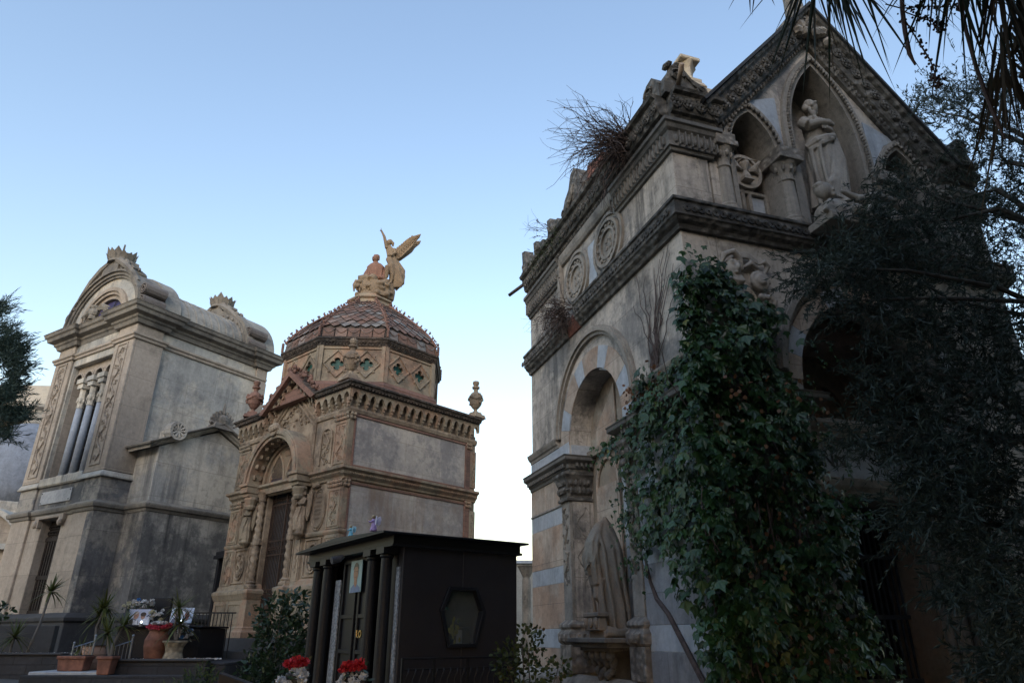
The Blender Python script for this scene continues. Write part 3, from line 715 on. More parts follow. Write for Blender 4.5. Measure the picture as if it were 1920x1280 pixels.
AW, AL, AC = 4.54, 3.8, -2.32
OUT = [(0, AL), (0, 0), (-AW, 0), (-AW, AL)]            # corner plan; travel so that outside is on the left -> negative offsets
def asw(m, prof, path=OUT): m.sweep(path, [(-o, z) for o, z in prof])
m = MB()
dp = [(AC + .62, -.06), (AC + .62, 3.05), (AC - .62, 3.05), (AC - .62, -.06)]
m.prism([(0, -.06), (0, 4.6), (-AW, 4.6), (-AW, -.06)] + list(reversed(dp)), 0, .4, 'y')
m.box(-.4, 0, .4, AL, -.06, 4.6); m.box(-AW, -AW + .4, .4, AL, -.06, 4.6); m.box(-AW + .4, -.4, AL - .3, AL, -.06, 4.6); m.box(-AW + .02, -.02, .02, AL - .02, 4.602, 4.95)
m.prism([(AC + 1.2, 4.6), (AC, 5.62), (AC - 1.2, 4.6)], .0, 1.2, 'y')
ab(m, 'wall', TERR, bevel=.01)
# side marble slabs in a terracotta frame
m = MB(); m.box(0, .02, .14, 3.42, 3.27, 4.31); ab(m, 'marble_slab', SLAB)
m = MB(); m.box(0, .02, .14, 3.42, .3, 2.86); ab(m, 'marble_slab', SLAB2)
m = MB()
for y in (.10, 3.42): m.box(0, .05, y, y + .045, .2, 4.36)
for z in (3.22, 4.31, 2.86): m.box(0, .045, .145, 3.42, z, z + .05)
m.box(0, .035, 3.465, 3.60, .2, 4.4); ab(m, 'slab_frame', TERRR, bevel=.006)
# base, ledges, cornices
BASE = [(0, -.06), (.15, -.06), (.15, .06), (.125, .08), (.105, .12), (.115, .14), (.085, .17), (.08, .70), (.10, .74), (.125, .80), (.145, .84), (.145, .90), (.07, .94), (.055, 1.02), (0, 1.06)]
m = MB()
asw(m, BASE, [(0, AL), (0, 0), (-1.55, 0), (-1.55, -.12), (AC + .66, -.12), (AC + .66, .3)]); asw(m, BASE, [(AC - .66, .3), (AC - .66, -.12), (-3.1, -.12), (-3.1, 0), (-AW, 0), (-AW, AL)])
ab(m, 'pedestal', TERRC, bevel=.008)
m = MB()
for x0, x1 in ((-.18, -.62), (-.72, -1.42), (-1.68 + .02, -1.68 - .1), (-3.25, -3.9), (-4.02, -4.5)):
    a, b = min(x0, x1), max(x0, x1)
    for z0, z1, xa, xb in ((.22, .25, a, b), (.62, .65, a, b), (.25, .62, a, a + .03), (.25, .62, b - .03, b)): m.box(xa, xb, -.10 - (.12 if -3.1 < (xa + xb) / 2 < -1.55 else 0), -.07 - (.12 if -3.1 < (xa + xb) / 2 < -1.55 else 0), z0, z1)
for k in range(9):
    y = .05 + k * .42
    m.box(.075, .10, y, y + .34, .22, .25); m.box(.075, .10, y, y + .34, .62, .65)
ab(m, 'pedestal_panel', TERRC)
LEDG = [(0, 1.86), (.04, 1.87), (.06, 1.91), (.06, 1.95), (0, 1.97)]
MID = [(0, 2.94), (.04, 2.96), (.05, 3.0), (.10, 3.05), (.11, 3.11), (.17, 3.15), (.17, 3.20), (0, 3.22)]
m = MB(); asw(m, LEDG, [(0, .12), (0, 0), (AC + .62, 0)]); asw(m, LEDG, [(AC - .62, 0), (-AW, 0), (-AW, AL)]); ab(m, 'ledge', TERRC, bevel=.005)
m = MB(); asw(m, MID, OUT)
for k in range(58): m.ball((.115, .05 + k * .062, 3.075), (.02, .018, .025), 5, 3)
for k in range(18): m.ball((-.03 - k * .062, -.115, 3.075), (.018, .02, .025), 5, 3)
ab(m, 'cornice', TERRC, bevel=.005)
# arcaded frieze: small pointed arches on corbels along the sides, level corners and the gable
def arcade(m, P, u0, u1, n):
    """P(u, z, d): u along the run, z from the frieze foot, d outwards"""
    w_ = (u1 - u0) / n
    for k in range(n):
        c = u0 + (k + .5) * w_
        pa = pointed(c, w_ * .36, .16, .30, 4)
        out = [(c + w_ / 2, .16), (c + w_ / 2, .36), (c - w_ / 2, .36), (c - w_ / 2, .16)]
        poly = out + list(reversed(pa))
        nn = len(poly)
        v = [P(a, z, .05) for a, z in poly] + [P(a, z, .13) for a, z in poly]
        m.add(v, [tuple(range(nn)), tuple(range(2 * nn - 1, nn - 1, -1))] + [(i, i + nn, (i + 1) % nn + nn, (i + 1) % nn) for i in range(nn)])
        cc = c - w_ / 2
        for du, z0, z1, d in ((.05, .08, .16, .115), (.04, .02, .09, .08), (.026, -.05, .03, .055)):
            v = [P(cc + a, z, dd) for z in (z0, z1) for a, dd in ((-du * .7, 0), (du * .7, 0), (du * .7, d), (-du * .7, d))]
            m.add(v, [(3, 2, 1, 0), (4, 5, 6, 7), (0, 1, 5, 4), (1, 2, 6, 5), (2, 3, 7, 6), (3, 0, 4, 7)])
vx, vz, ax_, az = 1.16, 4.98, 0, 5.80                 # valley half width and height, apex of the eaves
sl = math.atan2(az - vz, vx); gl2 = math.hypot(az - vz, vx)
m = MB()
arcade(m, lambda u, z, d: (d, u, 4.52 + z), -.1, AL, 17)
arcade(m, lambda u, z, d: (u, -d, 4.52 + z), AC + vx - .05, .1, 5); arcade(m, lambda u, z, d: (u, -d, 4.52 + z), -AW - .1, AC - vx + .05, 5)
for s in (1, -1): arcade(m, lambda u, z, d, s=s: (AC + s * (vx - u * cos(sl)) , -d, 4.62 + u * sin(sl) + z * .95), .08, gl2 - .04, 6)
ab(m, 'arcade_frieze', TERRC)
m = MB()
asw(m, [(0, 4.36), (.04, 4.38), (.06, 4.45), (.04, 4.5), (0, 4.52)], [(0, AL), (0, 0), (AC + 1.1, 0)]); asw(m, [(0, 4.36), (.04, 4.38), (.06, 4.45), (.04, 4.5), (0, 4.52)], [(AC - 1.1, 0), (-AW, 0), (-AW, AL)])
for s in (1, -1):
    P = [(AC + s * 1.06, 3.36), (AC + s * 1.06, 4.42), (AC, 5.36)]
    for q_ in (0, .09): m.tube([(x - s * q_ * .8, -.02, z - q_ * .9) for x, z in P], .03, 6)
ab(m, 'string_moulding', TERR)
m = MB()   # eaves
EAV = [(0, 4.86), (.12, 4.87), (.15, 4.91), (.19, 4.92), (.21, 4.97), (.24, 4.985), (.24, 5.03), (-.2, 5.10)]
asw(m, EAV, [(0, AL), (0, 0), (AC + vx, 0)]); asw(m, EAV, [(AC - vx, 0), (-AW, 0), (-AW, AL)])
GE = [(-.13, .3), (-.13, -.12), (-.09, -.15), (-.08, -.19), (-.03, -.21), (-.02, -.24), (.02, -.24), (.04, .3)]
m.sweep([(AC - vx - .02, vz), (AC, az), (AC + vx + .02, vz)], [(-o, y) for o, y in GE], 'xz')
for k in range(44):
    m.ball((.19, -.15 + k * .09, 4.905), (.025, .03, .02), 5, 3)
    if k < 14: m.ball((.1 - k * .09, -.19, 4.905), (.03, .025, .02), 5, 3); m.ball((-AW + .9 - k * .09, -.19, 4.905), (.03, .025, .02), 5, 3)
ab(m, 'eaves', TERRD)
m = MB()   # tile roofs: little gable and main
m.prism([(AC - vx - .04, vz - .01), (AC, az + .045), (AC + vx + .04, vz - .01), (AC + vx - .1, vz - .06), (AC, az - .1), (AC - vx + .1, vz - .06)], -.25, 1.4, 'y')
m.box(-AW - .2, .2, -.2, AL + .1, 5.03, 5.10, .1, .1)
ab(m, 'roof', TERRR)
q = random.Random(3)
for s in (1, -1):
    for k in range(5):
        m = MB(); x, z = AC + s * (.12 + k * .235), az - .05 - k * .235 * (az - vz) / vx + .12
        for j in range(7): m.ball((x + q.uniform(-.06, .06), -.12 + q.uniform(-.09, .09), z + q.uniform(-.07, .07)), q.uniform(.035, .06), 5, 4)
        m.build('crocket', TERRR, tomb, ez=True)
# corner pilasters with carved faces
def corner(m1, m2, sx):
    x0 = 0 if sx else -AW
    X = lambda a: (-a if sx else -AW + a)
    for z0, z1 in ((1.0, 1.86), (1.97, 2.80), (3.24, 4.22)):
        m1.box(*sorted((X(-.035), X(.46))), -.04, .0, z0, z1); 
        if sx: m1.box(0, .03, -.04, .10, z0, z1)
        for a in (.02, .40):
            m1.box(*sorted((X(a), X(a + .03))), -.058, -.038, z0 + .06, z1 - .06)
        for z in (z0 + .04, z1 - .07): m1.box(*sorted((X(.02), X(.43))), -.056, -.038, z, z + .03)
        scroll(m2, lambda a, b, d: (X(.225 + a), -.04 - d, (z0 + z1) / 2 + b), .30, (z1 - z0) * .78, 7, .014, int(z0 * 10))
    for z0, z1, nrow in ((2.80, 2.95, 2), (4.22, 4.38, 2)):
        for r_ in range(nrow):
            z = z0 + (z1 - z0) * (r_ + .5) / nrow
            for k in range(6): m2.ball((X(.0 + k * .09), -.06 - .015 * r_, z), (.042, .035, .042), 5, 4)
            if sx:
                for k in range(2): m2.ball((.055 + .012 * r_, .0 + k * .08, z), (.035, .042, .042), 5, 4)
m1, m2 = MB(), MB()
corner(m1, m2, True); corner(m1, m2, False)
for z0, z1 in ((1.2, 2.74), (3.3, 4.2)):                # far side corner strip
    m1.box(0, .03, 3.6, AL, z0, z1); scroll(m2, lambda a, b, d: (.03 + d, 3.7 + a, (z0 + z1) / 2 + b), .13, (z1 - z0) * .9, 10, .012, 4)
for z0 in (2.8, 4.22):
    for k in range(3):
        for r_ in range(2): m2.ball((.05, 3.47 + k * .07, z0 + .04 + r_ * .08), (.035, .04, .04), 5, 4)
ab(m1, 'corner_pilaster', TERRC, bevel=.004); ab(m2, 'carved_ornament', TERRC)
# mid panels of the front: tracery, ovals, shields
m = MB()
for s in (1, -1):
    X = lambda a: AC + s * (2.33 - a)
    P = [(X(.78) + .2 * cos(t * PI / 12), 3.95 + .2 * sin(t * PI / 12)) for t in range(13)]
    for i in range(12): m.tube([(P[i][0], -.02, P[i][1]), (P[i + 1][0], -.02, P[i + 1][1])], .025, 5)
    for a in (.58, .98): m.tube([(X(a), -.02, 3.36), (X(a), -.02, 3.95)], .025, 5)
    scroll(m, lambda a, b, d: (X(.78 + a), -.005 - d, 3.72 + b), .34, .72, 6, .02, 21)
    for k in range(26):
        t0, t1 = k * PI / 13, (k + 1) * PI / 13
        for r_ in (1.0, .86): m.tube([(X(.82 + .25 * r_ * cos(t0)), -.015, 2.42 + .43 * r_ * sin(t0)), (X(.82 + .25 * r_ * cos(t1)), -.015, 2.42 + .43 * r_ * sin(t1))], .017, 4)
    m.prism([(X(.82) + .21 * cos(k * PI / 10), 2.42 + .37 * sin(k * PI / 10)) for k in range(20)], -.012, 0, 'y')
    for k in range(6):
        z = 2.64 - k * .085; wd = .13 * math.sqrt(max(.05, 1 - ((z - 2.42) / .37) ** 2))
        for j in range(int(wd * 80)): m.box(X(.82) - wd + j * .025, X(.82) - wd + j * .025 + .014, -.02, -.01, z, z + .04)
    m.ball((X(.95), -.05, 2.92), (.16, .05, .05), 6, 4)
    for z0, z1 in ((1.08, 1.80),):
        for k in range(20):
            t0, t1 = k * PI / 10, (k + 1) * PI / 10
            m.tube([(X(.85 + .2 * cos(t0)), -.02, 1.44 + .28 * sin(t0)), (X(.85 + .2 * cos(t1)), -.02, 1.44 + .28 * sin(t1))], .022, 5)
        scroll(m, lambda a, b, d: (X(.85 + a), -.005 - d, 1.44 + b), .3, .46, 5, .022, 33)
        for a in (.58, 1.12): m.box(*sorted((X(a), X(a + .03))), -.03, 0, z0, z1)
        for z in (z0, z1): m.box(*sorted((X(.58), X(1.15))), -.03, 0, z, z + .03)
    scroll(m, lambda a, b, d: (X(1.38 + a), -.06 - d, 1.42 + b), .12, .5, 5, .012, 8)
    for a in (1.26, 1.5): m.box(*sorted((X(a), X(a + .03))), -.08, 0, 1.02, 1.86)
    m.box(*sorted((X(1.24), X(1.56))), -.06, 0, 1.02, 1.86)
# tympanum of the gable above the arch: torch, flowers
for k in range(5): m.tube([(AC - .5 + .12 * k, -.02, 4.5 + .1 * k), (AC - .4 + .12 * k, -.03, 4.58 + .1 * k)], .025, 5)
q = random.Random(11)
for k in range(46):
    x = q.uniform(-.75, .75); z = 4.42 + q.uniform(0, 1) * (.68 - abs(x) * .8)
    m.ball((AC + x, -.02, z), (q.uniform(.02, .05), .035, q.uniform(.02, .05)), 5, 4)
for k in range(14): m.tube([(AC + .62 + .11 * cos(k * .5) * (1 - k / 16), -.03, 4.58 + .11 * sin(k * .5) * (1 - k / 16)), (AC + .62 + .11 * cos(k * .5 + .5) * (1 - (k + 1) / 16), -.03, 4.58 + .11 * sin(k * .5 + .5) * (1 - (k + 1) / 16))], .02, 5)
ab(m, 'relief_panel', TERR)
# portal arch carried on brackets, spiral columns
m = MB()
m.ring(AC, 3.22, .92, 1.0, -.40, -.005, 0, 180, 26); m.ring(AC, 3.22, 1.0, 1.10, -.44, -.005, 0, 180, 26); m.ring(AC, 3.22, 1.10, 1.14, -.41, -.005, 0, 180, 26)
for s in (1, -1):
    X = lambda a: AC + s * a
    m.box(*sorted((X(.86), X(1.22))), -.46, 0, 3.16, 3.23); m.box(*sorted((X(.88), X(1.19))), -.42, 0, 3.02, 3.16); m.box(*sorted((X(.90), X(1.16))), -.36, 0, 2.94, 3.02)
    m.lathe([(.14, 2.94), (.16, 2.88), (.11, 2.76), (.12, 2.72), (.09, 2.66)], X(1.02), -.2, 10)
ab(m, 'portal_arch', TERRC, bevel=.006)
m = MB(); m.prism(arc(AC, 4.34, .16, 0, 360, 10)[:-1], -.46, -.38, 'y')
for k in range(9): m.ball((AC - .12 + .03 * k, -.47, 4.36 + .04 * sin(k * 2)), (.05, .05, .06), 6, 4)
m.box(AC - .92, AC + .92, -.1, .02, 2.98, 3.22)
ab(m, 'keystone', TERR)
def spiral(X):
    m = MB(); n = 90
    prof = []
    r_, nk = .075, 18
    v, f = [], []
    for i in range(n + 1):
        z = 1.08 + (2.84 - 1.08) * i / n
        for j in range(12):
            t = 2 * PI * j / 12; rr = r_ * (1 + .16 * sin(2 * t + i * .75))
            if abs(z - 1.92) < .06: rr = r_ * 1.25
            v.append((X + rr * cos(t), -.09 + rr * sin(t), z))
    for i in range(n):
        for j in range(12): f.append((i * 12 + j, i * 12 + (j + 1) % 12, (i + 1) * 12 + (j + 1) % 12, (i + 1) * 12 + j))
    m.add(v, f)
    m.lathe([(.14, .95), (.14, 1.0), (.10, 1.03), (.12, 1.06), (.08, 1.09)], X, -.09, 12); m.lathe([(.08, 2.82), (.10, 2.84), (.08, 2.86), (.10, 2.96), (.13, 3.02)], X, -.09, 12)
    ab(m, 'spiral_column', TERR)
spiral(AC + .70); spiral(AC - .70)
m = MB()   # recess of the arch: back wall with bifora tracery
m.box(AC - .95, AC + .95, .02, .3, 3.2, 4.2); ab(m, 'lunette_wall', TERRC)
m = MB()
for s in (1, -1):
    P = pointed(AC + s * .34, .26, 3.28, 3.86, 8)
    m.prism(P, .0, .019, 'y')
ab(m, 'stained_glass', GLASSB)
m = MB()
for s in (1, -1):
    P = pointed(AC + s * .34, .29, 3.26, 3.90, 8)
    for i in range(len(P) - 1): m.tube([(P[i][0], -.01, P[i][1]), (P[i + 1][0], -.01, P[i + 1][1])], .03, 5)
    for z in (3.35, 3.5, 3.62):
        for u in (1, -1): m.ball((AC + s * .34 + u * (.26 - (z - 3.28) * .12), -.0, z), .03, 5, 4)
m.ring(AC, 3.22, .82, .90, -.06, .02, 0, 180, 22)
for k in range(5): m.ball((AC - .1 + .05 * k, .0, 3.88), (.03, .03, .1), 5, 4)
ab(m, 'tracery', TERRC)
m = MB()
for k in range(11):
    t = math.radians(10 + k * 16)
    for d in (-.12, -.28): m.ball((AC + .92 * cos(t), d, 3.22 + .92 * sin(t)), (.07, .055, .07), 5, 4)
ab(m, 'intrados_rosette', TERR)
# iron gate
for s in (1, -1):
    m = MB(); xs = sorted((AC, AC + s * .61)); a, b = xs
    for k in range(9): m.tube([(a + .05 + k * .065, .14, .7), (a + .05 + k * .065, .14, 2.78)], .011, 5)
    for x in (a + .012, b - .012): m.box(x - .012, x + .012, .12, .16, -.05, 3.0)
    for z in (-.03, .66, .9, 1.62, 1.92, 2.72, 2.97): m.box(a, b, .125, .155, z, z + .03)
    for z in (1.78, 2.85, .79):
        for k in range(8):
            c = a + .05 + k * .07
            m.ring(c, z, .03, .042, .13, .15, 0, 360, 8)
    m.box(a + .02, b - .02, .135, .15, 0, .66)
    ab(m, 'gate_leaf', RUST)
m = MB(); m.box(AC - .06, AC - .0, .10, .12, .74, .82); ab(m, 'padlock_tag', plain('white tag', (.6, .6, .58), .5))
m = MB(); m.box(AC - .62, AC + .62, .22, .26, -.06, 3.05); ab(m, 'curtain_panel', plain('blue grey curtain', (0.042, 0.051, 0.06), .7, var=.4, sc=4))
# dome: drum with quatrefoils, cornice, scale tiles, ribs
DC = (AC, 1.9); AP = 1.88
def octp(r, k): t = k * PI / 4 + PI / 8; return (DC[0] + r / cos(PI / 8) * cos(t), DC[1] + r / cos(PI / 8) * sin(t))
OCT = [octp(1.0, k) for k in range(8)]
def osw(m, prof):
    n = len(prof); v = []; f = []
    for k in range(8):
        for r, z in prof: x, y = octp(r, k); v.append((x, y, z))
    for k in range(8):
        for j in range(n - 1): a, b = k * n + j, ((k + 1) % 8) * n + j; f.append((a, b, b + 1, a + 1))
    m.add(v, f)
m = MB(); osw(m, [(AP + .10, 5.05), (AP + .10, 5.36), (AP + .05, 5.40), (AP + .02, 5.46), (AP - .1, 5.47)]); ab(m, 'drum_base', TERRR)
def face(k):
    """tangent, normal and middle of face k"""
    t = (k + 1) * PI / 4; n = (cos(t), sin(t)); return (-n[1], n[0]), n
half = AP * math.tan(PI / 8)
from mathutils.geometry import tessellate_polygon
m, mg, ms = MB(), MB(), MB()
for k in range(8):
    T, Nn = face(k)
    P = lambda a, z, d, T=T, Nn=Nn: (DC[0] + T[0] * a + Nn[0] * (AP + d), DC[1] + T[1] * a + Nn[1] * (AP + d), z)
    def slabp(pts, d0, d1):
        n = len(pts); v = [P(a, z, d0) for a, z in pts] + [P(a, z, d1) for a, z in pts]
        m.add(v, [tuple(range(n)), tuple(range(2 * n - 1, n - 1, -1))] + [(i, i + n, (i + 1) % n + n, (i + 1) % n) for i in range(n)])
    for sgn in (1, -1):
        slabp([(sgn * half, 5.46), (sgn * (half - .09), 5.46), (sgn * (half - .09), 6.36), (sgn * half, 6.36)], -.1, .03)
        c = sgn * (half - .09) / 2; cz = 5.91; hw = (half - .09) / 2
        # quatrefoil panel: plate with a four-lobed hole, moulded lozenge
        qf = []
        for l in range(4):
            for j in range(7):
                t = l * PI / 2 - PI * .62 + j * PI * 1.24 / 6
                qf.append((c + .085 * cos(l * PI / 2) + .082 * cos(t), cz + .085 * sin(l * PI / 2) + .082 * sin(t)))
                sq = [(c + hw, 6.30), (c - hw, 6.30), (c - hw, 5.52), (c + hw, 5.52)]
        allp = sq + qf
        tri = tessellate_polygon([[Vector((a, z, 0)) for a, z in sq], [Vector((a, z, 0)) for a, z in reversed(qf)]])
        order = list(range(4)) + list(range(len(allp) - 1, 3, -1))
        m.add([P(a, z, -.03) for a, z in allp], [tuple(order[i] for i in t_) for t_ in tri])
        nq = len(qf); m.add([P(a, z, d) for d in (-.03, -.10) for a, z in qf], [(i, (i + 1) % nq, nq + (i + 1) % nq, nq + i) for i in range(nq)])
        for i in range(0, nq, 1): m.tube([P(*qf[i], -.03), P(*qf[(i + 1) % nq], -.03)], .011, 4)
        dm = [(c + hw * .93, cz), (c, cz + .34), (c - hw * .93, cz), (c, cz - .34)]
        for j in range(4):
            a, b = dm[j], dm[(j + 1) % 4]; m.tube([P(a[0], a[1], -.02), P(b[0], b[1], -.02)], .026, 4)
        for l in range(4):
            t = l * PI / 2 + PI / 4; m.ball(P(c + hw * .72 * cos(t), cz + .27 * sin(t), -.03), (.04, .04, .04), 5, 4)
        mg_n = [P(c + .2 * cos(j * PI / 4), cz + .2 * sin(j * PI / 4), -.095) for j in range(8)]; mg.add(mg_n, [tuple(range(8))])
        for z0, z1 in ((5.46, 5.53), (6.29, 6.36)): slabp([(sgn * half, z0), (0, z0), (0, z1), (sgn * half, z1)], -.09, .0)
ab(m, 'drum_panel', TERRC); ab(mg, 'glass_pane', GLASSG)
m = MB(); osw(m, [(AP - .05, 6.34), (AP + .03, 6.36), (AP + .04, 6.42), (AP + .07, 6.44), (AP + .10, 6.50), (AP + .12, 6.51), (AP + .12, 6.55), (AP + .02, 6.57)])
for k in range(8):
    T, Nn = face(k)
    for j in range(20):
        a = -half + (j + .5) * half / 10; m.ball((DC[0] + T[0] * a + Nn[0] * (AP + .06), DC[1] + T[1] * a + Nn[1] * (AP + .06), 6.41), .022, 5, 3)
ab(m, 'drum_cornice', TERRD)
DP = [(AP + .05, 6.56), (AP + .01, 6.84), (1.74, 7.09), (1.51, 7.36), (1.24, 7.62), (.97, 7.86), (.72, 8.07), (.52, 8.24)]
m = MB(); osw(m, [(r - .03, z) for r, z in DP]); ab(m, 'dome_shell', TERRD)
def dpt(s_):
    s_ = max(0, min(len(DP) - 1.001, s_)); i = int(s_); u = s_ - i
    return DP[i][0] + (DP[i + 1][0] - DP[i][0]) * u, DP[i][1] + (DP[i + 1][1] - DP[i][1]) * u
m = MB(); q = random.Random(2)
for k in range(8):
    T, Nn = face(k)
    rows = 15
    for i in range(rows):
        s0 = 1 + i * 6 / rows; nn = 6
        for j in range(-3, 4):
            (ra, za), (rb, zb), (rc, zc) = dpt(s0), dpt(s0 + 6 / rows), dpt(s0 + 12 / rows)
            uo = (j + (.5 if i % 2 else 0)) / 3.0
            w_ = .165
            def PP(u, r, z, d): h = r * math.tan(PI / 8) * .97; a = max(-h, min(h, u * h)); return (DC[0] + T[0] * a + Nn[0] * (r + d), DC[1] + T[1] * a + Nn[1] * (r + d), z + d * .7)
            if abs(uo) > 1.01: continue
            d = q.uniform(-.006, .008) + .012
            m.add([PP(uo, ra, za, d + .012), PP(uo + w_, rb, zb, d), PP(uo, rc, zc, d - .012), PP(uo - w_, rb, zb, d), PP(uo, rb - .04, zb - .03, 0)], [(0, 1, 2, 3), (0, 4, 1), (0, 3, 4), (1, 4, 2), (2, 4, 3)])
    for j in range(5):                                   # swag tiles of the lowest band
        a0, a1 = -half * .96 + j * half * .385, -half * .96 + j * half * .385 + half * .35
        P = lambda a, z, d: (DC[0] + T[0] * a + Nn[0] * (AP + .06 - (z - 6.56) * .2 + d), DC[1] + T[1] * a + Nn[1] * (AP + .06 - (z - 6.56) * .2 + d), z)
        m.add([P(a0, 6.58, .012), P(a1, 6.58, .012), P(a1, 6.82, .012), P(a0, 6.82, .012), P(a0, 6.58, -.03), P(a1, 6.58, -.03), P(a1, 6.82, -.03), P(a0, 6.82, -.03)], [(0, 1, 2, 3), (0, 4, 5, 1), (1, 5, 6, 2), (2, 6, 7, 3), (3, 7, 4, 0)])
        m.tube([P(a0 + (a1 - a0) * u / 6, 6.79 - .11 * sin(PI * u / 6), .02) for u in range(7)], .012, 4)
ab(m, 'dome_tiles', TILE, fixn=True)
m = MB(); q = random.Random(5)
for k in range(8):
    pts = []
    for i in range(15):
        r, z = dpt(.9 + i * 6.1 / 14); x, y = octp(r + .015, k); pts.append((x, y, z + .01))
    m.tube(pts, .036, 6)
    for i in range(14):
        r, z = dpt(.95 + i * 6.0 / 13); x, y = octp(r + .05, k)
        for j in range(3): m.ball((x + q.uniform(-.025, .025), y + q.uniform(-.025, .025), z + .05 + j * .022), q.uniform(.022, .036) * (1 - j * .15), 5, 4)
    for i in range(5):
        x, y = octp(AP + .09, k); m.ball((x, y, 6.60 + i * .05), .038, 6, 4)
ab(m, 'dome_rib', TERRR)
m = MB(); osw(m, [(.50, 8.16), (.56, 8.2), (.54, 8.32), (.60, 8.36), (.60, 8.40), (.48, 8.44), (.46, 8.52), (.0, 8.53)]); ab(m, 'dome_pedestal', TERRC)
# steps in front, dark plinth
m = MB()
m.box(-AW - .28, .28, -.28, AL + .2, -1.1, -.06)
for k in range(4): m.box(-3.27 - .05 * k, -1.39 + .05 * k, -.62 - .34 * k, -.281, -1.2, -.29 - .215 * k)
ab(m, 'steps', LAVAS, bevel=.012)
# urns on the corners
def urn(name, x, y, z, label):
    rt = thing(name, label, 'urn', group='urns on the corners of the domed tomb')
    rt.parent = None
    w_ = tomb.matrix_basis @ Vector((x, y, z + EZ)); rt.location = w_; rt.rotation_euler = (0, 0, ANA)
    return rt
URN = TERRC
def urn_parts(rt, mat):
    m = MB(); m.box(-.2, .2, -.2, .2, 0, .1, .03, .03); m.box(-.13, .13, -.13, .13, .1, .17, .02, .02); m.build('urn_base', mat, rt, bevel=.01)
    m = MB(); m.lathe([(.09, .16), (.05, .21), (.045, .25), (.09, .29), (.15, .38), (.175, .50), (.165, .60), (.12, .68), (.07, .71)], 0, 0, 14)
    q = random.Random(8)
    for k in range(26):
        t = k * 2 * PI / 26; m.ball((.175 * cos(t), .175 * sin(t), .58 - .07 * abs(sin(t * 2))), (.035, .035, .035), 5, 4)
    for s in (1, -1):
        for k in range(5): m.ball((s * (.17 + .02 * (k % 2)), q.uniform(-.03, .03), .42 + .05 * k), (.04, .04, .04), 5, 4)
    m.build('urn_body', mat, rt)
    m = MB(); m.lathe([(.07, .71), (.055, .75), (.06, .79), (.10, .82), (.10, .86), (.05, .88), (.07, .91), (.09, .97), (.08, 1.0)], 0, 0, 12)
    for k in range(7): m.ball((.06 * cos(k * .9), .06 * sin(k * .9), .98), (.03, .03, .04), 5, 4)
    m.build('urn_lid', mat, rt)
u1 = urn('stone_urn', .02, AL - .05, 5.06, 'tan urn alone against the sky on the rear right corner of the domed tomb'); urn_parts(u1, TERRC)
u2 = copy_tree(u1); u2['label'] = 'brown urn standing in front of the quatrefoil drum of the domed tomb'; u2.location = tomb.matrix_basis @ Vector((-.12, -.02, 5.08 + EZ))
u3 = copy_tree(u1); u3['label'] = 'reddish urn with sprouting weeds on the left front corner of the domed tomb'; u3.location = tomb.matrix_basis @ Vector((-AW + .25, -.02, 5.08 + EZ)); u3.rotation_euler = (0, 0, ANA + 1)
for c in u2.children: c.data = c.data.copy(); c.data.materials[0] = TERR
for c in u3.children: c.data = c.data.copy(); c.data.materials[0] = TERRR
# ------------------------------------------------------------------ tall barrel-roofed tomb on the left (x negative leftwards, y inwards)
TWC = stone('pale tower stone', (0.529, 0.489, 0.42), (0.414, 0.385, 0.333), (.085, .085, .088), .6, .9, (1.5, .72, (.14, .125, .105)), .25, patch=(.30, .31, .31), pamt=.75, psc=.5)
TWS = stone('sooty tower stone', (.135, .135, .14), (.062, .063, .068), (.035, .036, .04), .75, .85, (1.6, .9, (.05, .05, .05)), .25, patch=(.34, .31, .265), pamt=.75, psc=.8)
TWL = stone('soot streaked wall', (0.363, 0.347, 0.314), (0.242, 0.237, 0.226), (.035, .036, .04), .75, 1.0, (1.5, .72, (.09, .085, .075)), .25, patch=(.085, .086, .09), pamt=.85, psc=.62)
TWT = stone('tan tower stone', (0.376, 0.321, 0.267), (0.316, 0.272, 0.227), (.10, .085, .07), .45, .5, (1.4, .7, (.13, .11, .09)), .25)
TWCARV = stone('carved tower stone', (0.332, 0.282, 0.233), (0.27, 0.23, 0.193), GRIME, .5, .4, None, .4)
TWD = stone('lichened cornice stone', (.23, .21, .18), (.14, .13, .12), GRIME, .8, .6, None, .45)
BLUEC = stone('blue grey column marble', (.33, .365, .42), (.28, .31, .36), (.15, .15, .16), .3, .3, None, .1, rough=.6)
TW, TWA = frame(-8.72457, 14.5, .85092, -.52529)
tower = thing('barrel_roofed_tomb', 'tall pale tomb with barrel roof, leaf crowns and three blue grey window columns', 'tomb', (TW[0] * 1.15, TW[1] * 1.15, EZ * (1 - 1.15)), TWA); tower.scale = (1.15, 1.15, 1.15)
def tb(m, name, mat, par=None, **k): return parts(m, name, mat, par or tower, **k)
TWW, TL, TC = 3.28, 3.7, -1.64
TO = [(0, TL), (0, 0), (-TWW, 0), (-TWW, TL)]
TOB = [(.0, TL), (.0, .66), (.08, .66), (.08, -.06), (-.72, -.06), (-.72, 0), (-TWW + .72, 0), (-TWW + .72, -.06), (-TWW - .08, -.06), (-TWW - .08, .66), (-TWW, .66), (-TWW, TL)]
WING = [(.0, TL), (0, 3.36), (.86, 3.36), (.86, .60), (.08, .60), (.08, -.06), (-.72, -.06), (-.72, 0), (-TWW + .72, 0), (-TWW + .72, -.06), (-TWW - .08, -.06), (-TWW - .08, .66), (-TWW, .66), (-TWW, TL)]
def tsw(m, prof, path): m.sweep(path, [(-o, z) for o, z in prof])
m = MB()   # lower storey, sooty
dr = [(-1.22, .40), (-1.22, 2.35), (-2.06, 2.35), (-2.06, .40)]
m.prism([(0, .40), (0, 2.45), (-TWW, 2.45), (-TWW, .40)] + list(reversed(dr)), 0, .4, 'y')
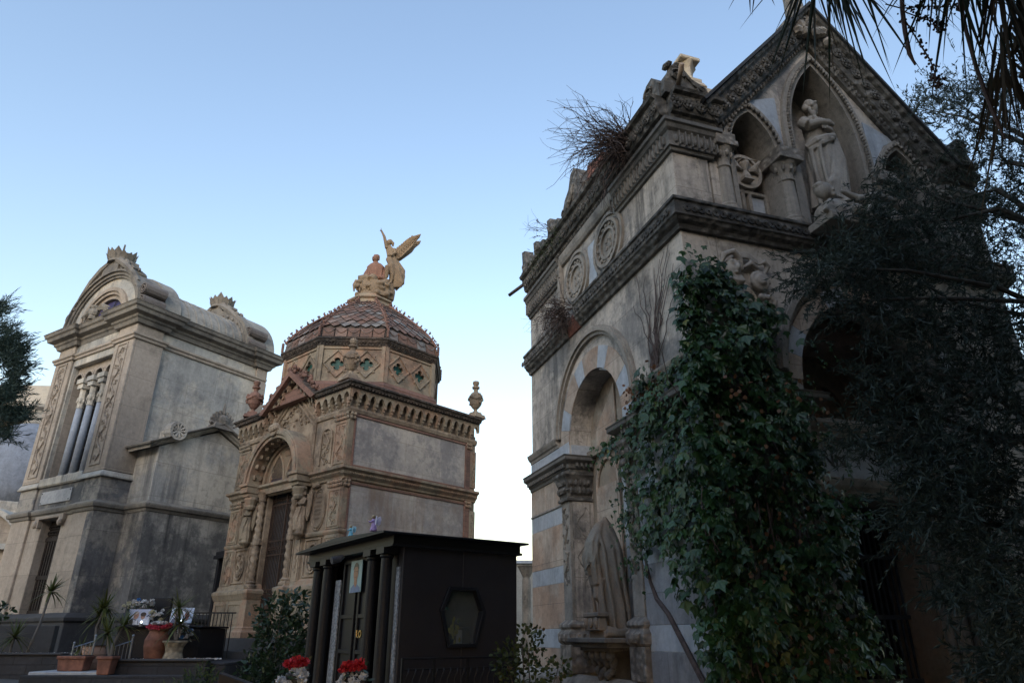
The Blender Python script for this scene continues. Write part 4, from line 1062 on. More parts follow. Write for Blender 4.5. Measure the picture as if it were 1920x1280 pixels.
m.box(-.4, 0, .4, TL, .4, 2.45); m.box(-TWW, -TWW + .4, .4, TL, .4, 2.45); m.box(-TWW + .4, -.4, TL - .3, TL, .4, 2.45)
tb(m, 'lower_wall', TWT, bevel=.012)
m = MB(); m.box(-.16, .08, -.06, .66, .4, 2.42, .0, .0); m.box(.0, .012, .66, TL, .4, 2.42); tb(m, 'sooty_pier', TWS, bevel=.012)
m = MB(); m.box(-.72, -.16, -.06, .0, .4, 2.42); m.box(-TWW - .08, -TWW + .72, -.06, .66, .4, 2.42); tb(m, 'corner_pier', TWT, bevel=.012)
m = MB(); m.prism([(-1.22, 2.35), (-1.22, 2.18), (-1.12, 2.18), (-1.05, 2.30), (-1.05, 2.42), (-2.22, 2.42), (-2.22, 2.30), (-2.16, 2.18), (-2.06, 2.18), (-2.06, 2.35)], -.09, 0, 'y')
for s in (1, -1): m.ball((TC + s * .52, -.1, 2.24), (.07, .05, .08), 7, 5)
tb(m, 'door_hood', TWCARV, bevel=.008)
m = MB(); m.box(-2.06, -1.22, .2, .24, .3, 2.36); q = random.Random(3)
for k in range(8): m.box(-2.04 + k * .105, -1.98 + k * .105, .17, .2, .45, 2.0)
for z in (.4, 1.1, 1.9): m.box(-2.06, -1.22, .16, .2, z, z + .08)
for k in range(12):
    for j in range(2): m.ring(-2.0 + k * .067, 2.08 + j * .12, .03, .045, .16, .19, 0, 360, 8)
tb(m, 'door', plain('dark rusty iron door', (0.021, 0.014, 0.011), .7, .2, var=.5, bump=.3))
m = MB(); tsw(m, [(0, -.9), (.12, -.9), (.12, .22), (.16, .26), (.17, .32), (.12, .36), (.06, .40), (0, .41)], WING); tb(m, 'lava_plinth', LAVAS, bevel=.01)
m = MB(); tsw(m, [(0, 2.38), (.03, 2.40), (.05, 2.45), (.09, 2.47), (.11, 2.52), (.11, 2.55), (.06, 2.58), (.02, 2.60), (0, 2.62)], WING); tb(m, 'string_course', TWD)
m = MB()   # pedestal zone with plaque
m.box(-TWW, 0, 0, TL, 2.44, 3.22); m.box(-.62, .06, -.05, .62, 2.6, 3.12); m.box(-TWW - .06, -TWW + .68, -.05, .62, 2.6, 3.12)
tb(m, 'pedestal_zone', TWS, bevel=.012)
m = MB(); tsw(m, [(0, 3.10), (.05, 3.10), (.05, 3.14), (.0, 3.24)], TOB); m.box(-2.55, -.73, -.07, .02, 3.12, 3.30); tb(m, 'window_sill', TWC, bevel=.01)
m = MB(); m.box(-2.36, -1.08, -.03, .0, 2.70, 2.99); tb(m, 'name_plaque', MARBD, bevel=.006)
m = MB()
for x in (-2.31, -1.13):
    for z in (2.74, 2.95): m.ball((x, -.035, z), .014, 6, 4)
tb(m, 'plaque_stud', GRM)
m = MB()   # upper storey
op = [(-.74, 3.28), (-.74, 6.10), (-2.54, 6.10), (-2.54, 3.28)]
m.prism([(0, 3.2), (0, 7.05), (-TWW, 7.05), (-TWW, 3.2)] + list(reversed(op)), 0, .5, 'y')
m.box(-.4, 0, .5, TL, 3.2, 7.05); m.box(-TWW, -TWW + .4, .5, TL, 3.2, 7.05); m.box(-TWW + .4, -.4, TL - .4, TL, 3.2, 7.05)
tb(m, 'upper_wall', TWC, bevel=.012)
m = MB()
for x0, x1 in ((-.70, .08), (-TWW - .08, -TWW + .70)):
    m.box(x0, x1, -.06, .0, 3.24, 6.30)
m.box(.0, .08, 0, .66, 3.24, 6.30); m.box(0, .08, 3.35, TL, 3.24, 6.3); m.box(-TWW - .08, -TWW, 0, .66, 3.24, 6.30)
tb(m, 'corner_pilaster', TWT, bevel=.012)
ps, cs = [], []
for x in (-.33, -TWW + .33):
    m = MB(); 
    for a in (-.21, .18): m.box(x + a, x + a + .03, -.085, -.055, 3.40, 6.22)
    for z in (3.38, 6.2): m.box(x - .21, x + .21, -.083, -.055, z, z + .03)
    ps.append(m)
    m = MB(); scroll(m, lambda a, b, d: (x + a, -.06 - d, 4.8 + b), .36, 2.65, 20, .021, 17 if x > -1 else 18, 1.3); cs.append(m)
each('panel_frame', TWT, tower, ps); each('carved_vine', TWCARV, tower, cs)
ARC = [(0, 6.28), (.04, 6.29), (.05, 6.35), (.08, 6.37), (.08, 6.42), (0, 6.44)]
m = MB(); tsw(m, ARC, TOB); tb(m, 'architrave', TWT, bevel=.005)
m = MB(); m.box(-.68, .06, -.05, .62, 6.42, 6.76); m.box(-TWW - .06, -TWW + .68, -.05, .62, 6.42, 6.76); m.box(0, .06, 3.36, TL, 6.42, 6.76); tb(m, 'frieze_block', TWT, bevel=.01)
m = MB(); TC_ = [(0, 6.66), (.05, 6.68), (.08, 6.76), (.12, 6.79), (.13, 6.84), (.24, 6.88), (.26, 6.96), (.30, 6.99), (.32, 7.06), (.34, 7.08), (0, 7.16)]
TOC = [(.0, TL), (0.08, TL), (.08, 3.3), (0, 3.3), (.0, .66), (.08, .66), (.08, -.06), (-.76, -.06), (-.76, .04), (-TWW + .76, .04), (-TWW + .76, -.06), (-TWW - .08, -.06), (-TWW - .08, .66), (-TWW, .66), (-TWW, TL)]
tsw(m, TC_, TOC); m.box(-TWW - .2, .2, -.1, TL, 7.0, 7.12); tb(m, 'cornice', TWD, bevel=.006)
# window: three columns, four lights
wx = [TC + (k - 1) * .445 for k in range(3)]
m = MB()
for k in range(4):
    c = TC + (k - 1.5) * .445
    m.ring(c, 5.72, .165, .2225, .10, .28, 0, 180, 14)
    m.ring(c, 5.72, .165, .195, .07, .28, 0, 180, 14)
    pp = [(c + .2225, 5.72), (c + .2225, 6.1), (c - .2225, 6.1), (c - .2225, 5.72)] + list(reversed(arc(c, 5.72, .2225, 0, 180, 14)))[1:-1]
    m.prism(pp, .14, .28, 'y')
for s in (1, -1): m.box(*sorted((TC + s * .89, TC + s * .90)), .1, .3, 3.28, 5.72)
tb(m, 'window_arcade', TWT)
c1, c2, c3 = [], [], []
for x in wx:
    m = MB(); m.lathe([(.088, 3.38), (.082, 4.2), (.072, 5.02)], x, .17, 16); c1.append(m)
    m = MB(); m.lathe([(.085, 5.0), (.09, 5.03), (.075, 5.05), (.085, 5.14), (.11, 5.24), (.085, 5.26), (.085, 5.44), (.12, 5.5)], x, .17, 8)
    for k in range(8): m.ball((x + .095 * cos(k * PI / 4), .17 + .095 * sin(k * PI / 4), 5.17), (.025, .025, .05), 5, 4)
    m.box(x - .12, x + .12, .05, .29, 5.48, 5.60); m.box(x - .15, x + .15, .02, .32, 5.60, 5.72); c2.append(m)
    m = MB(); m.box(x - .12, x + .12, .06, .28, 3.28, 3.32); m.lathe([(.12, 3.32), (.125, 3.35), (.09, 3.38)], x, .17, 16); c3.append(m)
each('window_column', BLUEC, tower, c1, smooth=True); each('capital', TWC, tower, c2); each('column_base', TWC, tower, c3)
m = MB()
for k in range(9): m.box(-2.54, -.74, .34, .36, 3.4 + k * .32, 3.42 + k * .32)
for k in range(19): m.box(-2.54 + k * .1, -2.525 + k * .1, .34, .36, 3.28, 6.1)
tb(m, 'window_lattice', plain('dark leaded lattice', (.035, .03, .03), .6))
m = MB(); m.box(-2.55, -.73, .38, .40, 3.28, 6.1); tb(m, 'window_glass', plain('dark dusty glass', (.012, .011, .013), .25, var=.6, sc=5))
# round pediment, barrel roof, rear dormer
def pediment(y0, y1, full=True):
    P = []
    e = .82; rr = 1.60
    m = MB(); z0 = 7.10
    m.ring(TC, z0, 1.42, 1.50, y0 + .07, y1, 0, 180, 34, 'y', e); m.ring(TC, z0, 1.50, 1.60, y0 + .03, y1, 0, 180, 34, 'y', e); m.ring(TC, z0, 1.60, 1.66, y0 - .02, y1, 0, 180, 34, 'y', e)
    tb(m, 'pediment_arch', TWD)
    m = MB(); m.ring(TC, z0, 1.02, 1.42, y0 + .12, y1 - .05, 0, 180, 34, 'y', e); tb(m, 'pediment_face', TWC)
    m = MB()
    for r0, r1, d in ((.95, 1.06, .06), (.86, .95, .10), (.74, .86, .16)): m.ring(TC, z0, r0, r1, y0 + d, y1 - .1, 0, 180, 28, 'y', e * 1.05)
    m.box(TC - 1.5, TC + 1.5, y0 + .1, y1, 7.08, 7.16)
    tb(m, 'lunette_moulding', TWT)
    m = MB(); m.ring(TC, z0, 0, .75, y0 + .24, y0 + .26, 0, 180, 20, 'y', e); tb(m, 'stained_glass', GLASSB)
    m = MB()
    for k in range(1, 5): t = k * PI / 5; m.tube([(TC, y0 + .22, z0 + .04), (TC + .73 * cos(t), y0 + .22, z0 + .60 * sin(t))], .012, 4)
    m.ring(TC, z0, .28, .31, y0 + .21, y0 + .23, 0, 180, 14, 'y', e); tb(m, 'glazing_bar', LAVAS)
    return z0, e
pediment(-.16, .55)
m = MB()   # barrel with raised ribs, ends thicker
m.ring(TC, 7.06, 0, 1.72, .50, .92, 0, 180, 30, 'y', .83)
m.ring(TC, 7.06, 0, 1.64, .9, 2.9, 0, 180, 30, 'y', .73)
for k in range(9): m.ring(TC, 7.06, 1.6, 1.662, .98 + k * .22, 1.02 + k * .22, 0, 180, 30, 'y', .73)
m.ring(TC, 7.06, 0, 1.74, 2.95, TL + .1, 0, 180, 30, 'y', .84)
tb(m, 'barrel_roof', stone('patched roof render', (.26, .245, .215), (.19, .18, .165), GRIME, .6, .6, None, .4, patch=(.33, .31, .28)))
m = MB(); m.ring(TC, 7.06, 1.5, 1.68, 2.82, 2.95, 0, 180, 30, 'y', .82); m.ring(TC, 7.06, 1.68, 1.78, 2.86, 3.05, 0, 180, 30, 'y', .83)
for k in range(19):
    t = PI * k / 18; m.ball((TC + 1.6 * cos(t), 2.80, 7.06 + 1.6 * .81 * sin(t)), (.05, .04, .05), 5, 4)
tb(m, 'roof_arch', TWD)
m = MB()
for k in range(9): m.prism([(.92 + k * .22, 8.22), (1.08 + k * .22, 8.22), (1.05 + k * .22, 8.34), (.98 + k * .22, 8.37), (.92 + k * .22, 8.30)], TC - .04, TC + .04, 'x')
tb(m, 'ridge_crest', TWD, bevel=.01)
def crown(y, z):
    m = MB()
    for s in (1, -1):
        for ca, cz, r in ((.22, -.10, .17), (.55, -.26, .14), (.95, -.52, .11)):
            for d in (y, y + .14): m.tube([(TC + s * (ca + r * cos(k * .6) * (1 - k / 15)), d, z + cz + r * sin(k * .6) * (1 - k / 15)) for k in range(13)], .04, 5)
            m.ball((TC + s * ca, y + .2, z + cz - .03), (r * .9, .22, r * .8), 8, 5)
        m.tube([(TC + s * .1, y, z + .02), (TC + s * .42, y - .02, z - .14), (TC + s * .8, y - .02, z - .40), (TC + s * 1.18, y, z - .72), (TC + s * 1.38, y, z - .95)], [.07, .09, .09, .07, .05], 6)
        m.ball((TC + s * 1.36, y, z - 1.02), .06, 6, 4)
    m.box(TC - .36, TC + .36, y - .06, y + .5, z - .36, z + .04, .05, .03); m.prism([(TC - .8, z - .6), (TC - .5, z - .2), (TC, z - .05), (TC + .5, z - .2), (TC + .8, z - .6), (TC, z - .4)], y, y + .5, 'y'); m.box(TC - .2, TC + .2, y + .3, y + .75, z - .34, z - .12)
    tb(m, 'scroll_crest', TWD)
    m = MB(); q = random.Random(int(y * 10))
    m.lathe([(.28, z - .02), (.26, z + .08), (.29, z + .22), (.24, z + .24)], TC, y + .15, 12)
    for k in range(14):
        t = k * PI / 7 + .1; h = q.uniform(.22, .36); r = .29
        a = Vector((cos(t), sin(t), 0)); b = Vector((-sin(t), cos(t), 0)); c = Vector((TC, y + .15, z))
        pts = [c + a * r * .9 + b * .065, c + a * r * 1.08 + b * .085 + Vector((0, 0, h * .6)), c + a * (r * 1.25) + Vector((0, 0, h)), c + a * r * 1.08 - b * .085 + Vector((0, 0, h * .6)), c + a * r * .9 - b * .065, c + a * r * .85 + Vector((0, 0, h * .55)), c + a * r * .8]
        m.add(pts, [(0, 1, 5, 6), (1, 2, 5), (2, 3, 5), (3, 4, 6, 5), (0, 4, 3, 1), (1, 3, 2)])
    o = tb(m, 'leaf_crown', TWD); sd_ = o.modifiers.new('t', 'SOLIDIFY'); sd_.thickness = .04; sd_.offset = 0
crown(-.12, 8.78); crown(2.92, 8.76)
m = MB(); m.tube([(TC + .02, .02, 8.8), (TC - .0, .03, 9.1), (TC + .03, .02, 9.34)], [.035, .03, .02], 6); tb(m, 'broken_finial', TWD)
vs_ = []
for y in (-.05, 2.95):
    for s in (1, -1):
        m = MB(); x = TC + s * 1.66
        for z in (7.26, 7.58): m.tube([(x + s * .0, y - .02, z), (x, y + .5, z)], .15, 12)
        for z in (7.26, 7.58):
            for k in range(2): m.ring(x, z, .05 + .06 * k, .08 + .06 * k, y - .06, y, 0, 360, 12)
        vs_.append(m)
each('side_volute', stone('grey volute', (.17, .15, .14), (.10, .085, .08), GRIME, .6, .4, None, .4), tower, vs_)
m = MB()   # winged hourglass in front of the lunette
m.ball((TC - .05, -.25, 7.28), (.14, .12, .14), 8, 6); m.lathe([(.09, 7.1), (.1, 7.16), (.04, 7.28), (.1, 7.42), (.09, 7.46)], TC - .05, -.26, 8)
for s in (1, -1):
    for k in range(5): m.tube([(TC - .05 + s * .08, -.22, 7.38), (TC - .05 + s * (.28 + .04 * k), -.24, 7.44 - .035 * k), (TC - .05 + s * (.62 - .05 * k), -.22, 7.30 - .05 * k)], [.04, .045, .02], 5)
tb(m, 'winged_emblem', TWD)
# gabled wing on the right side
m = MB()
m.prism([(.60, .4), (3.36, .4), (3.36, 3.78), (1.98, 4.42), (.60, 3.78)], 0.004, .86, 'x'); tb(m, 'wing_wall', TWC, bevel=.012)
m = MB(); m.box(.02, .875, .588, .60, .4, 2.42); tb(m, 'sooty_facing', TWS)
m = MB(); m.box(.86, .874, .588, 3.36, .4, 2.40); tb(m, 'streaked_facing', TWL)
m = MB(); m.sweep([(.38, 3.70), (1.98, 4.46), (3.60, 3.70)], [(-.0, -.02), (-.0, .88), (-.03, .90), (-.05, .95), (-.09, .97), (-.09, -.02)], 'yz'); tb(m, 'wing_cornice', TWC, bevel=.006)
m = MB(); m.sweep([(.34, 3.68), (1.98, 4.46), (3.64, 3.68)], [(-.092, -.02), (-.092, 1.0), (-.11, 1.03), (-.14, 1.04), (-.15, -.02)], 'yz'); tb(m, 'wing_roof', TWD, bevel=.006)
m = MB(); m.ring(.86, 4.16, 0, .20, .85, 1.02, 0, 360, 16, 'x'); m.ring(.86, 4.16, .15, .21, .8, 1.05, 0, 360, 16, 'x')
for k in range(10): m.tube([(1.03, .86, 4.16), (1.04, .86 + .15 * cos(k * .628), 4.16 + .15 * sin(k * .628))], [.02, .03], 5)
m.box(.45, .84, .80, 1.55, 3.95, 4.22)
tb(m, 'roof_ornament', TWC)
m = MB(); q = random.Random(9)
m.box(.76, 1.04, 1.70, 2.26, 4.46, 4.60, .03, .06)
for k in range(11): t = k * PI / 10; m.tube([(.92, 1.98 + .06 * cos(t), 4.58), (.90, 1.98 + .26 * cos(t), 4.60 + .2 * sin(t)), (.93, 1.98 + .33 * cos(t), 4.6 + .33 * sin(t))], [.05, .06, .03], 6)
m.ball((.92, 1.98, 4.68), (.13, .16, .16), 8, 6); m.lathe([(.05, 4.85), (.035, 5.0), (.015, 5.12)], .92, 1.98, 6); tb(m, 'wing_finial', TWD)
# ------------------------------------------------------------------ black granite burial kiosk
GRAN = stone('dark brown granite', (.030, .027, .031), (.022, .020, .024), (.013, .011, .012), .3, .15, None, .08, fine=40, rough=.5, patch=(.030, .024, .024), psc=1.2)
GRANP = plain('polished black granite', (.014, .015, .019), .42, var=.3, sc=30, bump=.02, spec=.3)
KI, KIA = frame(-1.29353, 8.5, .58329, -.81226)
kiosk = thing('granite_kiosk', 'low flat roofed black granite burial kiosk with four front columns', 'tomb', KI, KIA)
def kb(m, name, mat, par=None, **k): return parts(m, name, mat, par or kiosk, **k)
KW, KL = 2.72, 1.67
m = MB()
hx = [(.58, .44), (.70, -.08), (1.0, -.08), (1.12, .26), (1.0, .50), (.70, .50)]
HX = [(.637, .545), (.521, .28), (.641, -.136), (1.055, -.136), (1.176, .281), (1.052, .545)]
m.prism([(0, -1.7), (0, .99), (.84, .99)] + [((.84), .545)] + [HX[0], HX[1], HX[2], (.84, -.136), (.84, -1.7)], -.10, 0, 'x')
m.prism([(KL, -1.7), (KL, .99), (.84, .99)] + [((.84), .545)] + [HX[5], HX[4], HX[3], (.84, -.136), (.84, -1.7)], -.10, 0, 'x')
m.box(-KW, -.1, KL - .1, KL, -1.7, .99); m.box(-KW, -KW + .1, 0, KL - .1, -1.7, .99)
m.box(-.42, -.1, .0, .1, -1.7, .99); m.box(-KW + .1, -KW + .5, 0, .1, -1.7, .99)
kb(m, 'wall', GRAN, bevel=.006)
m = MB()
for i in range(6):
    a, b = HX[i], HX[(i + 1) % 6]
    ia, ib = [( .848 + (p[0] - .848) * .84, .205 + (p[1] - .205) * .88) for p in (a, b)]
    m.prism([a, b, ib, ia], -.09, .03, 'x')
kb(m, 'hexagonal_window_frame', GRANP, bevel=.004)
m = MB(); m.prism([(.848 + (p[0] - .848) * .86, .205 + (p[1] - .205) * .9) for p in HX], -.06, -.052, 'x')
gm, gt, gb, go = nt('dark window glass'); gb.inputs['Base Color'].default_value = (.55, .6, .6, 1); gb.inputs['Transmission Weight'].default_value = .9; gb.inputs['Roughness'].default_value = .03
kb(m, 'window_glass', gm)
m = MB(); m.box(-KW + .2, -.3, KL - .2, KL - .12, -1.6, .9); m.box(-1.6, -.2, .2, 1.5, -.2, -.13); m.box(-1.0, -.7, .3, 1.4, -.13, .1); kb(m, 'inner_altar', GRANP)
m = MB()
for k in range(3): m.prism([(.70 + k * .09, .30), (.76 + k * .09, .30), (.74 + k * .09, .335), (.72 + k * .09, .335)], -.5, -.48, 'x')
kb(m, 'glass_lamp_shade', plain('pale green lamp shade', (.35, .75, .68), .3))
m = MB(); q = random.Random(4)
for k in range(26): m.ball((-.28 + q.gauss(0, .03), .90 + q.gauss(0, .05), .06 + q.gauss(0, .07)), (.018, .014, .03), 5, 4)
kb(m, 'yellow_flowers', plain('yellow altar flowers', (.65, .55, .06), .6)); m = MB()
m.box(-.26, -.25, .92, 1.0, -.13, .06); m.box(-.30, -.22, .72, .9, -.128, -.10); kb(m, 'memorial_card', plain('pale card', (.6, .65, .7), .5))
for (x0, x1, y0, y1, z0, z1) in ((-KW - .03, .03, -.16, KL + .04, .985, 1.10),):
    m = MB(); m.box(x0, x1, y0, y1, z0, z1); m.box(x0 - .02, x1 + .02, y0 - .02, y1 + .02, .97, 1.0); kb(m, 'fascia', GRANP, bevel=.004)
m = MB(); m.box(-KW - .12, .13, -.345, KL + .11, 1.10, 1.125); m.prism([(-KW - .12, 1.125), (-KW / 2, 1.19), (.13, 1.125)], -.345, KL + .11, 'y'); kb(m, 'roof_slab', GRANP, bevel=.003)
cols = []
for x in (-2.44, -2.05, -.60, -.22):
    m = MB(); m.lathe([(.085, -1.7), (.085, -1.5), (.075, -1.45), (.068, .85), (.085, .87), (.085, .89), (.07, .90)], x, -.11, 18); m.box(x - .105, x + .105, -.21, 0, .90, .97); cols.append(m)
each('column', GRANP, kiosk, cols)
m = MB(); m.box(-.13, -.05, -.02, -.002, -1.7, .75); kb(m, 'name_tablet', STN := stone('engraved grey marble', (.40, .42, .45), (.30, .32, .34), (.10, .10, .11), .3, .2, None, .2, carve=.8, csc=34))
m = MB(); m.box(-1.98, -1.80, -.02, -.002, -1.7, .70); kb(m, 'name_tablet', STN)
m = MB(); m.box(-1.80, -.72, .02, .06, -1.7, .97)
for x0, x1 in ((-1.76, -1.30), (-1.22, -.76)):
    for a in (x0, x1 - .05): m.box(a, a + .05, -.01, .02, -1.6, .93)
    for z in (.20, -.22, -.95, .89): m.box(x0 + .05, x1 - .05, -.008, .02, z, z + .05)
door = kb(m, 'door', GRANP, bevel=.004)
m = MB(); m.tube([(-1.06, -.05, .06), (-1.06, -.05, -.02), (-1.0, -.05, -.03)], .012, 6); m.ring(-.95, .015, .025, .045, -.06, -.04, 0, 360, 12); m.build('handle', plain('brass', (.55, .42, .20), .3, 1.0), door, ez=True)
m = MB(); m.tube([(-1.35, -.24, .93), (-1.35, -.36, .90)], .045, 10); m.tube([(-1.35, -.2, .97), (-1.35, -.24, .93)], .03, 8); kb(m, 'security_camera', plain('grey plastic casing', (.09, .09, .10), .35))
# portrait on the door: sky, shoulders, face, hair as flat shapes of a print
def portrait(parent, P, w, h, name, sky, figs):
    """flat print: P(a, b, d) maps picture coordinates to points; figs = list of (colour, polygon)"""
    m = MB(); m.add([P(-w / 2, -h / 2, 0), P(w / 2, -h / 2, 0), P(w / 2, h / 2, 0), P(-w / 2, h / 2, 0), P(-w / 2, -h / 2, -.008), P(w / 2, -h / 2, -.008), P(w / 2, h / 2, -.008), P(-w / 2, h / 2, -.008)], [(0, 1, 2, 3), (4, 7, 6, 5), (0, 4, 5, 1), (1, 5, 6, 2), (2, 6, 7, 3), (3, 7, 4, 0)])
    o = m.build(name, plain(name + ' print', sky, .35, var=.12, sc=6, bump=0), parent, ez=parent is not None)
    for i, (c, nm, pts) in enumerate(figs):
        m = MB(); d = .0012 * (i + 1); n = len(pts); m.add([P(a * w, b * h, d) for a, b in pts], [tuple(range(n))])
        m.build(nm, plain(nm + ' print', c, .35, var=.25, sc=20, bump=0), o, ez=parent is not None, fixn=False)
    return o
def oval(cx, cy, rx, ry, n=14, a0=0, a1=360): return [(cx + rx * cos(math.radians(a0 + (a1 - a0) * k / n)), cy + ry * sin(math.radians(a0 + (a1 - a0) * k / n))) for k in range(n if a1 - a0 == 360 else n + 1)]
portrait(kiosk, lambda a, b, d: (-1.28 + a, -.03 - d, .715 + b), .36, .40, 'portrait_photograph', (.22, .38, .42), [
    ((.08, .16, .34), 'shirt', [(-.42, -.5), (-.38, -.36), (-.12, -.24), (.12, -.24), (.40, -.36), (.46, -.5)]),
    ((.26, .12, .08), 'neck', [(-.13, -.22), (-.10, -.05), (.12, -.05), (.14, -.24), (.02, -.36)]),
    ((.30, .14, .09), 'face', oval(0, .10, .21, .25)), ((.02, .017, .015), 'hair', oval(0, .16, .235, .27, 12, 12, 168) + [(-.20, .20), (-.12, .29), (.10, .30), (.20, .20)]),
    ((.04, .02, .015), 'brow', [(-.15, .14), (-.15, .165), (-.04, .16), (-.04, .14)]), ((.04, .02, .015), 'brow', [(.15, .14), (.15, .165), (.04, .16), (.04, .14)]), ((.16, .05, .04), 'mouth', oval(0, -.03, .075, .02, 8))])
# little winged figurines on the kiosk roof
def figurine(x, y, lean, cols, label, sc=1.0):
    rt = thing('angel_figurine', label, 'figurine', group='painted angel figurines on the kiosk roof'); rt.location = kiosk.matrix_basis @ Vector((x, y, 1.17 + EZ)); rt.rotation_euler = (0, 0, -.5); rt.scale = (sc, sc, sc)
    A, B_ = cols
    m = MB(); m.loft([(0, 0, 0, .075, .065), (.0, 0, .03, .08, .07, .1, 7, 0), (.005, 0, .10, .06, .055, .1, 7, 1), (-.01, 0, .16, .04, .04, .08, 6, 2), (-.015, 0, .21, .042, .035), (-.02, 0, .245, .02, .02)], 16)
    m.tube([(-.04, -.02, .21), (-.075, -.05, .17), (-.09, -.06, .20)], [.016, .014, .012], 6); m.tube([(.01, -.03, .21), (-.03, -.065, .17), (-.08, -.065, .19)], [.016, .014, .012], 6); m.build('robe', plain(label[:8] + ' robe', A, .5), rt, remesh=.008)
    m = MB(); m.ball((-.03, 0, .275), (.033, .033, .038), 10, 8); m.ball((-.06, 0, .272), .008, 5, 4); m.tube([(-.09, -.06, .195), (-.1, -.06, .215)], .012, 5); m.build('head', plain('painted skin', (.50, .40, .33), .5), rt)
    m = MB(); m.ball((-.018, 0, .285), (.04, .042, .04), 10, 7); m.build('hair', plain('painted hair', (.35, .27, .16), .6), rt)
    for s in (1, -1):
        m = MB(); a = Vector((.03, s * .01, .2))
        pts = [a, a + Vector((.05, s * .02, .08)), a + Vector((.085, s * .045, .09)), a + Vector((.1, s * .05, .02)), a + Vector((.085, s * .04, -.07)), a + Vector((.05, s * .02, -.1)), a + Vector((.02, s * .01, -.05))]
        m.add(pts + [p + Vector((.0, s * .012, 0)) for p in pts], [tuple(range(7)), tuple(range(13, 6, -1))] + [(i, i + 7, (i + 1) % 7 + 7, (i + 1) % 7) for i in range(7)]); m.build('wing', plain('painted wing', B_, .5), rt, bevel=.004)
    return rt
figurine(-.98, -.28, 0, ((.14, .42, .56), (.25, .50, .62)), 'small praying angel figurine in sky blue on the kiosk roof edge', .46)
figurine(-.34, -.26, 0, ((.38, .26, .50), (.50, .48, .62)), 'small angel figurine in lilac robe standing on the kiosk roof', .62)
# low iron railing along the side of the kiosk
rail = thing('iron_railing', 'thin black iron railing in front of the granite kiosk side wall', 'railing', KI, KIA)
m = MB(); m.tube([(.22, -.06, -.24), (.22, 1.5, -.24)], .012, 6); m.tube([(.22, -.06, -.35), (.22, 1.5, -.35)], .009, 6); m.build('rail', IRON, rail, ez=True)
ps = []
for y in (-.05, .35, .8, 1.25): m = MB(); m.box(.208, .232, y - .012, y + .012, -1.6, -.24); ps.append(m)
each('post', IRON, rail, ps)
ps = []
for k in range(17): m = MB(); m.tube([(.22, -.0 + k * .09, -1.2), (.22, k * .09, -.45), (.24, k * .09 + .02, -.38), (.22, k * .09 + .03, -.34)], .009, 5); ps.append(m)
each('baluster', IRON, rail, ps)
# ------------------------------------------------------------------ sculpture
def place(rt, root, x, y, h): rt.location = root.matrix_basis @ Vector((x, y, h + EZ))
# woman in the gable niche: weight on one leg, head turned to her left, arms folded, mantle round the hips
wm = thing('woman_statue', 'pale stone woman with folded arms and draped skirt standing in the gable niche', 'statue', rz=CHA)
place(wm, chapel, CX - .08, .10, 6.10)
m = MB(); m.X = Matrix.Diagonal((1.12, 1.15, 1.22, 1))
m.loft([(.02, .02, 0, .29, .23, .09, 11, 0), (.02, .02, .12, .275, .21, .10, 11, .3), (.03, .01, .4, .265, .20, .09, 11, .8), (.03, .0, .7, .255, .19, .06, 10, 1.2), (.02, .0, .92, .235, .175, .03, 8, 1.5), (0, .0, 1.02, .20, .15, .03, 8, 1.8), (0, .01, 1.10, .165, .125, .02, 9, 2), (-.005, .0, 1.2, .18, .135, .02, 10, 2), (-.01, -.01, 1.32, .20, .14), (-.01, .0, 1.41, .20, .115), (0, .01, 1.46, .12, .085), (.005, .005, 1.50, .062, .06), (.01, -.005, 1.56, .055, .056), (.02, -.01, 1.60, .05, .05)], 40)
m.ball((.025, -.012, 1.665), (.082, .076, .108), 16, 12)
m.ball((.108, -.018, 1.652), (.020, .014, .022), 8, 6); m.ball((.096, -.016, 1.615), (.016, .022, .010), 6, 5); m.ball((.082, -.014, 1.582), (.028, .03, .02), 8, 6); m.ball((.085, -.05, 1.675), (.012, .014, .009), 6, 4); m.ball((.088, -.045, 1.695), (.018, .025, .007), 6, 4)
m.ball((-.012, 0, 1.70), (.090, .085, .092), 12, 9); m.ball((-.085, .01, 1.64), (.055, .05, .06), 8, 6); m.tube([(-.07, -.04, 1.62), (-.075, -.06, 1.55), (-.06, -.07, 1.48)], [.028, .025, .015], 6)
m.tube([(.06, -.075, 1.73), (0, -.085, 1.70), (-.05, -.075, 1.64)], .022, 6)
m.tube([(-.17, .0, 1.40), (-.235, -.03, 1.31), (-.215, -.11, 1.23)], [.07, .082, .08], 10); m.tube([(-.215, -.10, 1.235), (-.06, -.165, 1.275), (.10, -.175, 1.295), (.18, -.15, 1.285)], [.066, .058, .05, .046], 10)
m.tube([(.17, .0, 1.40), (.225, -.02, 1.28), (.215, -.08, 1.17)], [.065, .06, .055], 10); m.tube([(.215, -.08, 1.17), (.13, -.14, 1.20), (.02, -.165, 1.21)], [.052, .046, .034], 10)
for k in range(4): m.tube([(.03, -.165, 1.225 - k * .014), (-.02, -.18, 1.235 - k * .016), (-.05, -.175, 1.23 - k * .018)], .009, 5)
m.tube([(-.245, -.02, .90), (-.17, -.13, .96), (.0, -.17, 1.03), (.15, -.14, 1.10), (.24, -.03, 1.13)], [.06, .065, .06, .055, .05], 8)
m.tube([(-.24, -.06, .84), (-.1, -.17, .92), (.08, -.18, 1.02), (.2, -.1, 1.10)], [.04, .045, .04, .035], 6)
for k in range(8):
    a = k / 7; m.tube([(.19 - a * .12, -.13 - .03 * a, 1.06 - .03 * k), (.20 - a * .24, -.185, .76 - .05 * k), (.14 - a * .30, -.20, .40 - .02 * k), (.10 - a * .30, -.20, .05)], [.022, .030, .034, .026], 6)
